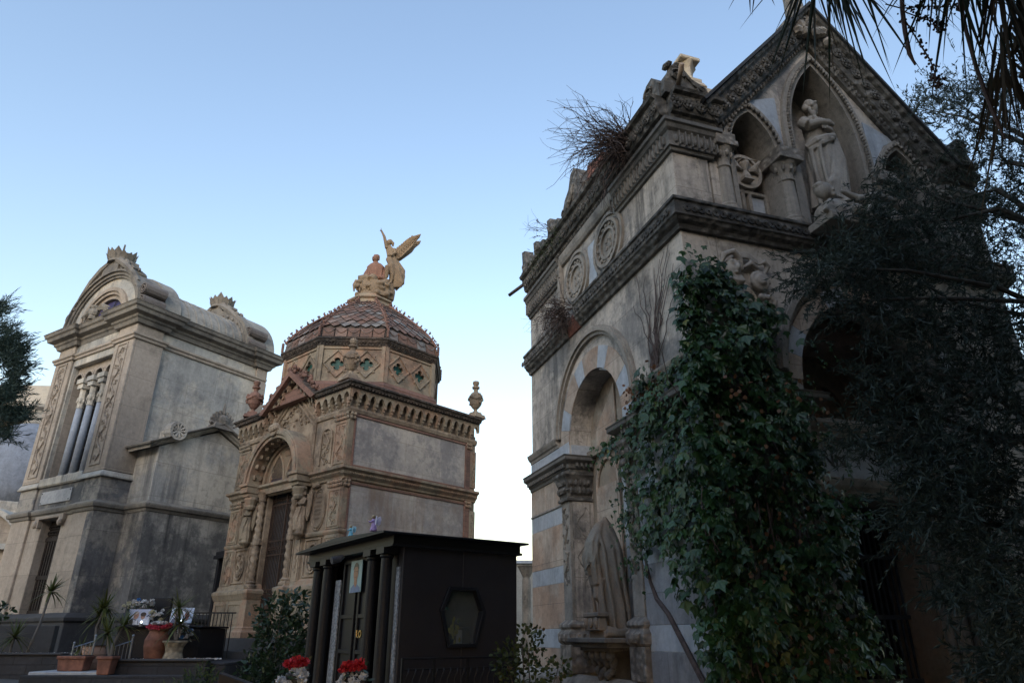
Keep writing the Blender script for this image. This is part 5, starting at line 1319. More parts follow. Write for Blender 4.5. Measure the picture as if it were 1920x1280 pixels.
m.tube([(.21, -.08, 1.15), (.28, -.05, .8), (.31, -.01, .45), (.27, -.01, .12)], [.055, .075, .07, .05], 8); m.tube([(.235, -.11, 1.1), (.27, -.13, .75), (.27, -.11, .4), (.24, -.1, .1)], [.03, .035, .03, .02], 6)
m.tube([(-.22, -.06, .95), (-.245, -.09, .5), (-.22, -.11, .03)], [.035, .032, .034], 6); m.tube([(-.14, -.15, .9), (-.17, -.17, .5), (-.16, -.18, .03)], [.03, .028, .03], 6); m.ball((.08, -.2, .02), (.05, .09, .035), 8, 5)
for k in range(5): m.tube([(-.12 + .05 * k, -.13, 1.40), (-.10 + .045 * k, -.155, 1.30)], [.014, .02], 5)
wb = m.build('body', STAT, wm, remesh=.012, smit=0)
# reclining winged figure heaped with drapery at her feet
rc = thing('reclining_statue', 'fallen stone figure with small wing and drapery lying under the standing woman', 'statue', rz=CHA)
place(rc, chapel, CX - .14, -.34, 5.34); rc.scale = (1.15, 1.0, 1.15)
m = MB(); q = random.Random(12)
for i in range(9):
    x = -.42 + i * .13; m.ball((x, .0 + .05 * sin(i), .22 + .13 * math.exp(-((x - .15) / .35) ** 2)), (.17, .26, .20 + .06 * sin(i * 1.7)), 12, 8)
m.ball((-.50, -.10, .52), (.105, .10, .12), 14, 10); m.ball((-.46, -.20, .50), (.02, .03, .025), 6, 5); m.ball((-.525, -.05, .55), (.095, .095, .10), 12, 8); m.ball((-.45, -.18, .44), (.04, .035, .03), 6, 5)
for k in range(30): t = q.uniform(0, 6.3); u = q.uniform(0, 1.5); m.ball((-.53 + .1 * sin(u) * cos(t), -.05 + .1 * sin(u) * sin(t), .55 + .105 * cos(u)), .03, 6, 5)
for s in (1, -1): m.ball((-.455 + s * .03, -.185, .545), (.014, .014, .01), 6, 4)
for k in range(5): m.tube([(-.52, -.16, .34 - .02 * k), (-.62 - .02 * k, -.24, .24 - .03 * k), (-.55 + .01 * k, -.28, .10 - .01 * k)], [.04, .045, .02], 6)
for k in range(9): m.tube([(-.35 + .05 * k, -.2, .50 - .02 * k), (.0 + .06 * k, -.27, .40 - .045 * k), (.4 + .03 * k, -.25, .34 - .05 * k), (.66, -.2, .28 - .03 * k)], [.03, .04, .035, .02], 6)
m.tube([(-.15, -.26, .40), (.1, -.31, .47), (.35, -.3, .46), (.5, -.25, .38)], [.04, .05, .05, .03], 7)
m.ball((-.05, -.33, .16), (.12, .08, .13), 12, 8); m.ball((-.04, -.42, .15), (.03, .03, .045), 6, 5)
for s in (1, -1): m.ball((-.05 + s * .05, -.395, .20), (.03, .02, .015), 6, 4)
m.ball((.3, -.32, .14), (.11, .10, .12), 10, 8); m.ball((.3, -.33, .2), .06, 8, 6)
for k in range(12): m.ball((q.uniform(-.3, .7), q.uniform(-.36, -.2), q.uniform(.0, .25)), (q.uniform(.05, .1), .07, q.uniform(.04, .08)), 8, 5)
m.box(-.66, .75, -.30, .3, 0, .1)
m.build('body', STAT, rc, remesh=.014, smit=0)
# hooded figure in the side niche; its front looks out of the niche
hd = thing('hooded_statue', 'life size draped figure with its face hidden under a heavy stone hood', 'statue', rz=CHA)
place(hd, chapel, -.02, 2.84, -.04); hd.scale = (.94, .86, 1.0)
m = MB()
m.loft([(.12, .0, .10, .17, .27, .03, 7, 0), (.12, 0, .16, .20, .295, .05, 7, 0), (.10, 0, .45, .205, .29, .06, 7, .4), (.08, 0, .8, .22, .285, .05, 7, .8), (.05, 0, 1.05, .24, .28, .035, 7, 1.1), (.04, 0, 1.22, .235, .255, .03, 7, 1.3), (.035, 0, 1.36, .205, .20, .02, 7, 1.5), (.03, 0, 1.48, .16, .15, .02, 6, 1.5), (.025, 0, 1.59, .11, .10), (.02, 0, 1.66, .06, .055), (.02, 0, 1.71, .02, .02)], 44)
m.loft([(-.17, 0, .62, .02, .04), (-.20, 0, .72, .07, .13, .16, 5, 0), (-.23, 0, .95, .085, .17, .14, 5, .5), (-.24, 0, 1.15, .09, .19, .12, 5, 1), (-.215, 0, 1.32, .10, .18, .1, 5, 1.4), (-.13, 0, 1.48, .11, .13), (-.05, 0, 1.62, .08, .07)], 28)
m.tube([(-.30, -.06, 1.22), (-.345, -.05, 1.05), (-.32, -.03, .82)], [.03, .035, .02], 6); m.tube([(-.28, .08, 1.3), (-.34, .1, 1.1), (-.31, .1, .86)], [.035, .035, .02], 6); m.tube([(-.2, -.16, 1.3), (-.27, -.17, 1.05), (-.22, -.15, .72)], [.025, .03, .02], 6)
m.tube([(-.20, -.05, .66), (-.22, -.06, .55), (-.13, -.02, .46)], [.06, .05, .03], 7); m.tube([(-.15, -.15, .8), (-.17, -.12, .5), (-.12, -.1, .25), (-.14, -.05, .14)], [.05, .04, .035, .03], 7)
for y, x0, x1 in ((-.29, .02, .14), (-.26, -.12, -.02), (-.31, .12, .22), (-.16, -.2, -.12), (.2, -.2, -.12)):
    m.tube([(x0 - .02, y * .45, 1.45), (x0, y * .86, 1.2), (x0 + .02, y * 1.02, .8), (x1 - .02, y * 1.06, .4), (x1, y * 1.04, .12)], [.02, .03, .032, .034, .03], 6)
m.tube([(-.17, -.30, .14), (.0, -.34, .09), (.18, -.34, .10), (.32, -.2, .10)], [.03, .035, .035, .03], 6)
m.tube([(.02, -.03, 1.70), (.04, -.13, 1.5), (.09, -.19, 1.32), (.14, -.23, 1.1)], [.015, .022, .03, .03], 6)
m.tube([(.01, .0, 1.70), (-.14, -.08, 1.52), (-.24, -.13, 1.3)], [.015, .025, .03], 6)
m.box(-.22, .34, -.30, .3, .0, .10); m.tube([(-.2, -.32, .06), (.3, -.32, .06)], .05, 8)
m.build('body', STATD, hd, remesh=.012, smit=1)
m = MB(); m.box(-.30, -.14, -.28, .28, .10, .30, .02, .02); m.box(-.31, -.12, -.3, .3, .28, .34)
for s in (1, -1): m.ball((-.3, s * .2, .2), (.04, .06, .08), 6, 5)
m.ball((-.31, 0, .2), (.03, .08, .07), 8, 5); m.build('footstool', STATD, hd, bevel=.01)
m = MB()
for k in range(5): m.tube([(-.26, -.09 + k * .02, .98), (-.345, -.10 + k * .018, 1.0), (-.375, -.09 + k * .016, .95 - .01 * k), (-.36, -.08 + k * .016, .92)], [.016, .012, .011, .008], 6)
m.ball((-.27, -.05, .98), (.07, .06, .045), 8, 6); m.tube([(-.30, -.12, 1.01), (-.34, -.13, 1.03), (-.36, -.12, 1.02)], [.013, .012, .009], 6); m.build('hand', STATD, hd, remesh=.006)
# pair of small angels by the gate of the domed tomb
def gate_angel(x, s, label, mat):
    rt = thing('angel_statue', label, 'statue', rz=ANA, group='small angels beside the gate of the domed tomb'); place(rt, tomb, x, -.14, 1.92)
    m = MB()
    m.loft([(0, 0, .04, .10, .085, .07, 8, 0), (0, 0, .12, .115, .10, .08, 8, .4), (0, -.01, .35, .11, .09, .06, 8, .9), (-s * .01, 0, .52, .10, .085, .03, 8, 1), (0, 0, .60, .085, .07), (0, 0, .70, .105, .075), (0, .01, .755, .09, .06), (0, .0, .785, .035, .035), (0, -.01, .81, .03, .03)], 28)
    m.ball((0, -.025, .85), (.05, .055, .065), 12, 9); m.ball((0, -.08, .842), (.012, .015, .018), 6, 5); m.ball((0, .0, .87), (.058, .055, .058), 10, 7); m.ball((0, -.075, .815), (.02, .015, .008), 6, 4)
    for k in range(6): m.ball((.055 * cos(k), .01 + .03 * sin(k), .84 - .012 * k), .024, 6, 4)
    for u in (1, -1):
        m.tube([(u * .095, 0, .74), (u * .115, -.05, .63), (u * .05, -.12, .62), (u * .01, -.12, .66)], [.035, .03, .025, .02], 7)
    for k in range(5): m.tube([(.08 - .04 * k, -.08, .58), (.03 - .035 * k, -.11, .35), (-.02 - .02 * k, -.10, .1)], [.014, .018, .012], 5)
    m.ball((0, -.03, .02), (.13, .12, .04), 8, 4)
    m.build('body', mat, rt, remesh=.009, smit=1)
    for u in (1, -1):
        m = MB(); a = [(.03, .78), (.12, .90), (.20, .93), (.235, .82), (.23, .62), (.19, .42), (.13, .28), (.07, .4), (.03, .6)]
        m.prism([(u * p, z) for p, z in a], .05, .08, 'y')
        for k in range(7): m.tube([(u * (.07 + .02 * k), .045, .86 - .01 * k), (u * (.10 + .018 * k), .042, .62 - .02 * k), (u * (.10 + .014 * k), .046, .34 + .03 * k)], .011, 5)
        m.build('wing', mat, rt, bevel=.004)
    m = MB(); m.lathe([(.03, -.10), (.06, -.06), (.13, 0), (.14, .03)], 0, -.02, 10); m.build('bracket', mat, rt)
gate_angel(AC - 1.13, 1, 'pale praying angel carved at the left of the iron gate', TERRC)
gate_angel(AC + 1.10, -1, 'reddish brown praying angel carved at the right of the iron gate', TERR)
# group on top of the dome: seated man and an angel pointing upwards; built facing the path
cen = tomb.matrix_basis @ Vector((AC, 1.9, 8.53 + EZ))
gp = thing('dome_statue_group', 'seated red figure and winged angel pointing to the sky on top of the dome', 'statue', cen); gp.scale = (1.06, 1.06, 1.06)
SAND = stone('sand coloured terracotta', (.25, .185, .12), (.195, .14, .092), (.10, .075, .055), .45, .3, None, .3, fine=26)
REDT = stone('red terracotta figure', (.25, .13, .09), (.20, .105, .072), (.10, .06, .05), .35, .3, None, .3, fine=26)
m = MB(); q = random.Random(6)
m.loft([(.08, 0, -.02, .46, .42, .04, 5, 0), (.10, 0, .12, .44, .38, .08, 5, .7), (.14, 0, .28, .42, .34, .1, 5, 1.2), (.24, 0, .42, .32, .28, .1, 5, 2), (.34, .02, .56, .18, .18)], 28)
for k in range(36): m.ball((.1 + q.uniform(-.42, .44), q.uniform(-.4, -.1), q.uniform(.0, .38)), (q.uniform(.06, .12), .09, q.uniform(.05, .1)), 7, 5)
m.tube([(.5, 0, .0), (.53, .02, .25), (.5, .05, .45)], [.1, .09, .07], 7)
m.build('rock', SAND, gp, remesh=.02, smit=1)
m = MB()   # drapery over the rock and legs of the seated man
m.ball((-.14, -.14, .32), (.28, .22, .19), 12, 8); m.tube([(.06, -.05, .52), (-.14, -.22, .52), (-.30, -.28, .46)], [.15, .13, .11], 10); m.tube([(.1, -.1, .5), (.05, -.3, .50), (.02, -.36, .42)], [.14, .12, .10], 10)
for k in range(7): m.tube([(-.36 + k * .06, -.30, .44), (-.40 + k * .07, -.34, .28), (-.38 + k * .075, -.34, .08 + .03 * (k % 2))], [.035, .04, .02], 6)
for k in range(4): m.tube([(.05 + k * .05, -.36, .42), (.04 + k * .06, -.37, .2), (.12 + k * .05, -.36, -.0 + .02 * k)], [.035, .04, .025], 6)
m.build('seated_drapery', SAND, gp, remesh=.014, smit=1)
m = MB()
m.loft([(.06, -.05, .42, .22, .19, .03, 8, 0), (.06, -.05, .60, .215, .18, .05, 9, .5), (.06, -.05, .80, .225, .17, .05, 9, .9), (.06, -.04, .96, .235, .15, .03, 9, 1), (.055, -.03, 1.05, .16, .11), (.05, -.03, 1.10, .07, .07), (.04, -.04, 1.15, .055, .06)], 28)
m.tube([(.25, .0, .90), (.30, -.06, .70), (.30, -.16, .56), (.20, -.28, .54)], [.075, .075, .065, .045], 8); m.tube([(-.13, .0, .90), (-.18, -.08, .72), (-.14, -.2, .62), (-.02, -.28, .60)], [.07, .065, .055, .04], 8)
for k in range(6): m.tube([(.24 - .02 * k, -.12, .86 - .03 * k), (.24 - .04 * k, -.17, .6), (.26 - .05 * k, -.25, .30 + .02 * k), (.24 - .05 * k, -.3, .14 + .03 * k)], [.025, .03, .03, .02], 6)
m.build('seated_figure', REDT, gp, remesh=.011, smit=0)
m = MB(); m.ball((.03, -.05, 1.215), (.088, .095, .11), 14, 10); m.ball((-.02, -.135, 1.205), (.02, .025, .026), 6, 5); m.ball((-.015, -.13, 1.16), (.025, .02, .01), 6, 4)
for s in (1, -1): m.ball((.005 + s * .032, -.135, 1.23), (.015, .012, .009), 6, 4); m.ball((.045 + s * .09, -.04, 1.205), (.012, .025, .03), 6, 4)
m.build('head', REDT, gp, remesh=.009, smit=1)
m = MB(); m.ball((.045, -.025, 1.255), (.098, .10, .09), 12, 8)
for k in range(22): t = q.uniform(0, 6.28); u = q.uniform(.0, 1.2); m.ball((.045 + .09 * sin(u) * cos(t), -.025 + .09 * sin(u) * sin(t), 1.255 + .085 * cos(u)), .026, 6, 4)
m.build('hair', REDT, gp, remesh=.01)
m = MB()   # angel
m.loft([(.56, .05, .40, .14, .10, .1, 7, 0), (.62, .06, .52, .19, .13, .12, 7, .3), (.62, .05, .75, .20, .14, .12, 7, .8), (.55, .03, .98, .17, .125, .1, 7, 1.2), (.475, .02, 1.18, .145, .115, .05, 7, 1.6), (.44, .0, 1.32, .115, .09), (.42, .0, 1.44, .12, .085), (.40, .0, 1.54, .125, .075), (.385, .0, 1.60, .06, .05), (.37, .0, 1.66, .042, .042)], 30)
m.tube([(.40, -.08, 1.2), (.50, -.15, .95), (.54, -.14, .68), (.50, -.12, .45), (.42, -.16, .40)], [.09, .08, .055, .04, .03], 8); m.tube([(.46, -.06, 1.15), (.40, -.18, .9), (.38, -.12, .62), (.36, -.14, .48), (.28, -.2, .44)], [.09, .075, .05, .038, .025], 8)
for k in range(8): m.tube([(.38 + .02 * k, -.1, 1.25 - .02 * k), (.50 + .03 * k, -.14, .95 - .02 * k), (.60 + .03 * k, -.1, .60 - .02 * k), (.56 + .03 * k, -.05, .36)], [.02, .028, .03, .015], 6)
m.tube([(.60, .05, 1.2), (.78, .05, .9), (.78, .05, .55), (.62, .05, .32)], [.04, .06, .06, .03], 8)
m.tube([(.31, -.04, 1.55), (.27, -.08, 1.72), (.22, -.08, 1.90), (.16, -.08, 2.02)], [.052, .046, .038, .028], 8); m.tube([(.16, -.08, 2.02), (.13, -.08, 2.08)], [.03, .025], 6); m.tube([(.135, -.08, 2.07), (.12, -.08, 2.14), (.115, -.08, 2.17)], [.012, .011, .008], 5)
for k in range(3): m.tube([(.145 - .014 * k, -.1, 2.06), (.115 - .01 * k, -.11, 2.085), (.12 - .01 * k, -.10, 2.06)], .011, 5)
m.tube([(.50, -.02, 1.53), (.56, -.08, 1.38), (.48, -.15, 1.28), (.36, -.16, 1.26)], [.05, .045, .04, .025], 8)
m.build('angel_body', SAND, gp, remesh=.010, smit=0)
m = MB(); m.ball((.345, -.01, 1.745), (.068, .072, .085), 14, 10); m.ball((.28, -.03, 1.74), (.018, .016, .02), 6, 5); m.ball((.288, -.03, 1.705), (.012, .02, .008), 6, 4); m.build('angel_head', SAND, gp, remesh=.008, smit=1)
m = MB(); m.ball((.375, .005, 1.77), (.078, .08, .08), 12, 8); m.tube([(.40, .0, 1.78), (.455, .01, 1.73), (.46, .02, 1.64)], [.05, .045, .02], 7); m.build('angel_hair', SAND, gp, remesh=.009)
for s in (-1, 1):
    m = MB(); yo = .10 + s * .07; sk_ = .0 if s < 0 else -.05
    P = lambda a, z, d=0: (a + sk_, yo + d + s * (a - .5) * .18, z + (.0 if s < 0 else .03))
    ol = [(.46, 1.42), (.56, 1.58), (.66, 1.62), (.74, 1.76), (.86, 1.86), (1.0, 1.92), (1.21, 1.97), (1.17, 1.87), (1.06, 1.74), (.99, 1.60), (.90, 1.50), (.80, 1.40), (.70, 1.30), (.60, 1.24), (.52, 1.28)]
    n = len(ol); v = [P(a, z, 0) for a, z in ol] + [P(a, z, .05) for a, z in ol]
    m.add(v, [tuple(range(n)), tuple(range(2 * n - 1, n - 1, -1))] + [(i, i + n, (i + 1) % n + n, (i + 1) % n) for i in range(n)])
    for k in range(11):
        u = k / 10; a0 = (.55 + .32 * u, 1.55 + .28 * u); a1 = (.60 + .58 * u, 1.25 + .66 * u)
        for dd in (-.008, .058): m.tube([P(a0[0], a0[1], dd), P((a0[0] + a1[0]) / 2 + .02, (a0[1] + a1[1]) / 2, dd), P(a1[0], a1[1], dd)], [.028, .03, .018], 5)
    for r_ in range(3):
        for k in range(9): m.ball(P(.54 + .055 * k + .02 * r_, 1.54 + .045 * k - .07 * r_, -.01), (.035, .02, .035), 6, 4)
    m.build('wing', SAND, gp)
# ------------------------------------------------------------------ plants
def at(u, v, Y):
    x, y = (u - 960) / 1280, -(v - 640) / 1280; a = math.radians(23.25); d = cos(a) - y * sin(a)
    k = Y / d; return Vector((x * k, Y, (sin(a) + y * cos(a)) * k + EZ))
def rv(q, s=1): return Vector((q.gauss(0, s), q.gauss(0, s), q.gauss(0, s)))
def leaf(m, p, d, n, L_, w_, kind='lance'):
    d = d.normalized(); s = d.cross(n)
    if s.length < 1e-4: s = d.cross(Vector((.3, .8, .1)))
    s.normalize(); n = s.cross(d)
    if kind == 'lance': pts = [p, p + d * (L_ * .45) + s * (w_ * .5), p + d * L_ - n * (L_ * .12), p + d * (L_ * .45) - s * (w_ * .5)]; f = [(0, 1, 2), (0, 2, 3)]; f = [(0, 1, 2, 3)]
    elif kind == 'ivy':
        pts = [p, p + d * (L_ * .12) + s * (w_ * .38), p + d * (L_ * .42) + s * (w_ * .58) - n * .008, p + d * (L_ * .55) + s * (w_ * .24), p + d * L_ - n * .012, p + d * (L_ * .55) - s * (w_ * .24), p + d * (L_ * .42) - s * (w_ * .58) - n * .008, p + d * (L_ * .12) - s * (w_ * .38)]
        f = [(0, 1, 2, 3), (0, 3, 4, 5), (0, 5, 6, 7)]
    else:
        pts = [p, p + d * (L_ * .3) + s * (w_ * .5), p + d * (L_ * .7) + s * (w_ * .42), p + d * L_, p + d * (L_ * .7) - s * (w_ * .42), p + d * (L_ * .3) - s * (w_ * .5)]
        f = [(0, 1, 2, 3, 4, 5)]
    k = len(m.v); m.v += [tuple(a) for a in pts]; m.f += [tuple(i + k for i in g) for g in f]
def twig(q, p, d, L_, n, sag=.0, wob=.25):
    pts = [p.copy()]; d = d.normalized(); st = L_ / n
    for i in range(n):
        d = (d + rv(q, wob * .5) + Vector((0, 0, -sag))).normalized(); pts.append(pts[-1] + d * st)
    return pts
def inpoly(x, y, P):
    c = False; j = len(P) - 1
    for i in range(len(P)):
        if (P[i][1] > y) != (P[j][1] > y) and x < (P[j][0] - P[i][0]) * (y - P[i][1]) / (P[j][1] - P[i][1]) + P[i][0]: c = not c
        j = i
    return c
IVY = leafmat('ivy leaves', (.016, .042, .017), (.042, .10, .03), (.17, .18, .045), .2, .38, .5)
BARK = plain('bark', (.085, .07, .055), .9, var=.5, sc=14, bump=.5)
DRYT = plain('dry twigs', (.075, .055, .05), .9, var=.5, sc=14, bump=.2)
# ivy over the corner of the chapel (built in the chapel's own frame)
ivy = thing('ivy_plant', 'thick dark green ivy climbing over the front corner of the gabled chapel', 'ivy', CH, CHA)
FP = [(-.10, 4.75), (.1, 4.65), (.45, 4.45), (.78, 4.35), (1.08, 4.0), (1.2, 3.5), (1.26, 3.08), (1.42, 2.66), (1.55, 2.2), (1.85, 1.55), (1.75, 1.1), (1.75, .63), (1.5, -1.4), (-.3, -1.5), (-.3, 2.6), (-.2, 3.6)]
SP = [(-.3, 4.5), (.02, 4.35), (-.1, 2.45), (.0, 3.35), (.4, 3.25), (.85, 3.3), (1.25, 3.25), (1.48, 3.0), (1.95, 2.85), (2.6, 2.72), (2.1, 2.4), (1.8, 2.1), (1.72, 1.77), (1.9, 1.58), (1.66, 1.15), (1.35, .98), (1.0, 1.1), (.66, .75), (.36, .48), (.22, .14), (.14, -.5), (.1, -1.4), (-.3, -1.4)]
q = random.Random(21); m = MB()
def lump(a, b): return .5 + .28 * sin(a * 4.1 + b * 1.3) + .25 * sin(b * 3.3 - a * 2.2 + 1) + .2 * sin(a * 9 + b * 7)
cnt = 0
while cnt < 10500:
    if q.random() < .66:
        a, b = q.uniform(-.4, 2.05), q.uniform(-1.5, 4.8)
        if not inpoly(a + q.gauss(0, .05), b + q.gauss(0, .07), FP): continue
        if q.random() > (.22 + .78 * (lump(a * 1.9, b * 1.9) > .33)): continue
        dep = .05 + (.12 + .40 * max(0, lump(a * 1.3, b * 1.3))) * (q.random() ** .6) * min(1, 1.2 - max(0, b - 3.6) * .6)
        p = Vector((a, -dep, b)); n = Vector((q.gauss(0, .45), -1, q.gauss(.35, .4)))
    else:
        a, b = q.uniform(-.3, 2.65), q.uniform(-1.4, 4.4)
        if not inpoly(a + q.gauss(0, .05), b + q.gauss(0, .05), SP): continue
        edge = .55 if a > 1.2 else 1
        if q.random() > edge: continue
        dep = .05 + (.10 + .22 * max(0, lump(a + 3, b))) * (q.random() ** .7) * (1.1 if a < 1 else .75)
        p = Vector((-dep, a, b)); n = Vector((-1, q.gauss(0, .45), q.gauss(.35, .4)))
    d = Vector((q.gauss(0, .5), q.gauss(0, .35), -1 + q.gauss(0, .4)))
    d = d - n.normalized() * d.dot(n.normalized())
    L_ = q.choice((.045, .06, .075, .09, .10, .12, .155)) * q.uniform(.8, 1.2)
    leaf(m, p, d, n, L_, L_ * q.uniform(.85, 1.05), 'ivy'); cnt += 1
for k in range(40):                                     # hanging runners on the front
    a, b = q.uniform(.1, 1.8), q.uniform(-.5, 3.6); p = Vector((a, -.35 - .15 * q.random(), b))
    for j in range(9):
        p = p + Vector((q.gauss(0, .03), q.gauss(-.008, .02), q.gauss(-.05, .03))); leaf(m, p, Vector((q.gauss(0, .6), -.4, -1)), Vector((q.gauss(0, .5), -1, .4)), q.uniform(.04, .08), .06, 'ivy')
for k in range(60):                                     # runners at the fringes
    e = q.choice(SP[5:16]); p = Vector((-.08, e[0] + q.gauss(0, .12), e[1] + q.gauss(0, .12)))
    for j in range(6):
        p = p + Vector((q.gauss(-.01, .03), q.gauss(.035, .04), q.gauss(-.035, .05)))
        leaf(m, p, Vector((q.gauss(0, .5), q.gauss(.2, .4), -1)), Vector((-1, q.gauss(0, .4), .3)), .065, .06, 'ivy')
m.v = [(a, b, c + EZ) for a, b, c in m.v]
m.build('foliage', IVY, ivy, fixn=False)
def ivystem(a, name='stem'):
    m = MB(); m.tube(*a); return m.build(name, DRYT, ivy, ez=True)
q = random.Random(31)
ivystem(([(-.03, 1.62, 1.0), (-.04, 1.5, .64), (-.05, 1.35, .42), (-.05, 1.1, .24), (-.05, .8, -.1), (-.06, .45, -.48), (-.1, .2, -.9)], [.022, .026, .03, .032, .034, .036, .04], 7))
tops = [(.26, 5.05), (.30, 4.9), (.45, 5.0), (.55, 4.7), (.62, 4.95), (.75, 4.9), (.9, 4.6), (1.25, 5.05), (.15, 4.4), (1.1, 4.9), (.35, 4.6), (1.45, 4.6), (.68, 4.3), (.2, 4.7)]
for i, (y1, z1) in enumerate(tops):
    y0, z0 = 1.02 - .25 * (i % 3) * .3, 3.35
    pts = [(-.02, y0 + (y1 - y0) * (u / 9) ** 1.4 + q.gauss(0, .035), z0 + (z1 - z0) * u / 9) for u in range(10)]
    ivystem((pts, [.009 - .0006 * u for u in range(10)], 5))
for i in range(26):                                     # woody stems among the leaves on the front
    a, b = q.uniform(-.1, 1.3), -1.4; pts = []
    for u in range(14): pts.append((a, -.07 - .16 * q.random() - .1 * sin(u), b)); a += q.gauss(0, .09); b += q.uniform(.2, .46)
    pts = [p for p in pts if p[2] < 4.4 - .9 * max(0, p[0])]
    if len(pts) > 4: ivystem((pts, [.016 - .0008 * u for u in range(len(pts))], 5))
m = MB(); q = random.Random(5)      # withered leaves
for k in range(150): leaf(m, Vector((-.12 - q.random() * .1, .55 + q.random() * 1.1, EZ + 3.1 + q.gauss(0, .16))), rv(q) + Vector((0, 0, -1)), rv(q), .06, .05, 'oval')
for k in range(260): leaf(m, Vector((-.05 + q.random() * 1.6, -.25 - q.random() * .25, EZ + q.uniform(-1.2, 3))), rv(q) + Vector((0, 0, -1)), rv(q), .06, .05, 'oval')
m.build('withered_leaves', leafmat('withered ivy', (.16, .075, .04), (.24, .12, .06)), ivy, fixn=False)
# bare shrubs that sprout from the masonry
def dryshrub(name, label, base, n, dirf, Lr, sd, r0=.008):
    q = random.Random(sd); rt = thing(name, label, 'shrub', CH, CHA)
    m = MB(); tips = []
    for k in range(n):
        p = Vector(base) + rv(q, .08); pts = twig(q, p, dirf(q), q.uniform(*Lr), 9, q.choice((-.05, .06, .1, .16)), .42); m.tube(pts, [r0 * (1 - i / 10.5) + .0014 for i in range(10)], 4); tips.append(pts)
        for j in range(q.randint(2, 4)):
            b = q.choice(pts[2:8]); pp = twig(q, b, (pts[-1] - pts[2]).normalized() + rv(q, .5), q.uniform(.15, .5), 5, .06, .5); m.tube(pp, [.0034, .003, .0028, .0024, .002, .0016], 4)
    m.build('branches', DRYT, rt, ez=True)
    m = MB()
    for k in range(max(20, n // 2)):
        t_ = q.choice(tips); i = q.randint(4, 8); leaf(m, t_[i] + Vector((0, 0, EZ)), rv(q), rv(q), .035, .03, 'oval')
    m.build('withered_leaves', DRYT, rt, fixn=False); return rt
dryshrub('bare_shrub', 'tangled leafless shrub sprouting from the roof cornice above the corner', (-.12, 1.0, 7.35), 170, lambda q: Vector((-1, q.gauss(.3, .45), q.gauss(.05, .45))), (.4, 1.55), 3, .007)
dryshrub('dry_creeper', 'matted dry creeper hanging over the broken string course', (-.15, 3.7, 5.55), 90, lambda q: Vector((-1 + q.gauss(0, .4), q.gauss(.3, .7), q.gauss(-.2, .5))), (.25, .8), 4, .006)
dryshrub('wall_sprout', 'thin dry sprout standing on the far roof ornaments', (-.12, 4.6, 7.9), 7, lambda q: Vector((-.9, .3, .45 + q.gauss(0, .25))), (.3, .55), 6, .006)
m = MB(); q = random.Random(2); tz = thing('roof_weeds', 'dark weeds growing along the far eaves of the chapel', 'weed', CH, CHA)
for k in range(220): leaf(m, Vector((-.16 - q.random() * .2, q.uniform(3.7, 5.2), EZ + 7.35 + q.gauss(.0, .14) - .1)), rv(q) + Vector((-.5, 0, .2)), rv(q), .09, .02)
m.build('foliage', leafmat('dusty weeds', (.03, .045, .02), (.06, .075, .035)), tz, fixn=False)
# olive-leaved tree that hangs over the right of the chapel front
OLIVE = leafmat('olive grey leaves', (.026, .038, .028), (.06, .078, .058), (.15, .17, .13), .28, .5, .4)
ol = thing('olive_tree', 'large grey green olive tree hanging over the right side of the ivy chapel', 'tree', (7.6, 7.2, 0))
o0 = Vector((7.6, 7.2, 0)); q = random.Random(77)
CL = [  # clump centres (photo column, row, distance) and half sizes
 (1735, 205, 10.5, 50, 45, 80), (1700, 250, 10.0, 45, 40, 60), (1790, 190, 9.5, 60, 50, 90), (1870, 190, 9.0, 60, 70, 130), (1880, 300, 8.5, 60, 70, 130), (1810, 270, 9.5, 45, 45, 55), (1900, 400, 8.5, 45, 70, 110), (1880, 500, 9.0, 45, 60, 80), (1860, 380, 9.5, 30, 60, 45), (1840, 200, 8.5, 60, 50, 60),
 (1690, 340, 8.4, 55, 45, 70), (1650, 400, 8.0, 60, 50, 90), (1720, 420, 8.2, 70, 60, 120), (1600, 470, 7.6, 60, 50, 110), (1540, 500, 7.4, 45, 35, 60), (1500, 520, 7.3, 40, 30, 35), (1680, 500, 7.8, 80, 60, 130), (1780, 500, 8.0, 80, 80, 150), (1760, 390, 8.8, 60, 60, 90), (1820, 420, 8.6, 40, 70, 70), (1560, 565, 7.3, 35, 40, 40), (1640, 560, 7.5, 50, 45, 70),
 (1780, 970, 6.7, 80, 60, 100), (1860, 1050, 6.5, 70, 80, 90), (1900, 1130, 6.2, 50, 60, 90), (1880, 1230, 6.0, 60, 50, 90), (1800, 1090, 6.6, 50, 50, 60), (1690, 960, 6.8, 40, 40, 40), (1990, 300, 7.5, 70, 90, 120), (2020, 520, 7.2, 80, 100, 140), (2030, 760, 6.6, 80, 100, 140), (2010, 980, 6.3, 80, 100, 120), (1960, 120, 7.8, 70, 70, 100),  # extra low and outer clumps, added to darken the lower right
 (1720, 600, 7.6, 80, 60, 130), (1830, 620, 7.6, 80, 80, 160), (1690, 690, 7.4, 60, 60, 90), (1790, 730, 7.3, 80, 70, 140), (1890, 730, 7.2, 60, 80, 130), (1660, 790, 7.2, 50, 50, 70), (1600, 830, 7.0, 45, 40, 45), (1740, 830, 7.0, 70, 60, 120), (1850, 850, 7.0, 80, 70, 140), (1800, 920, 6.8, 70, 50, 90), (1730, 910, 6.9, 50, 45, 50), (1900, 950, 6.8, 60, 70, 90), (1630, 700, 7.2, 30, 40, 25), (1890, 620, 7.6, 50, 60, 80)]
m = MB(); hubs = []
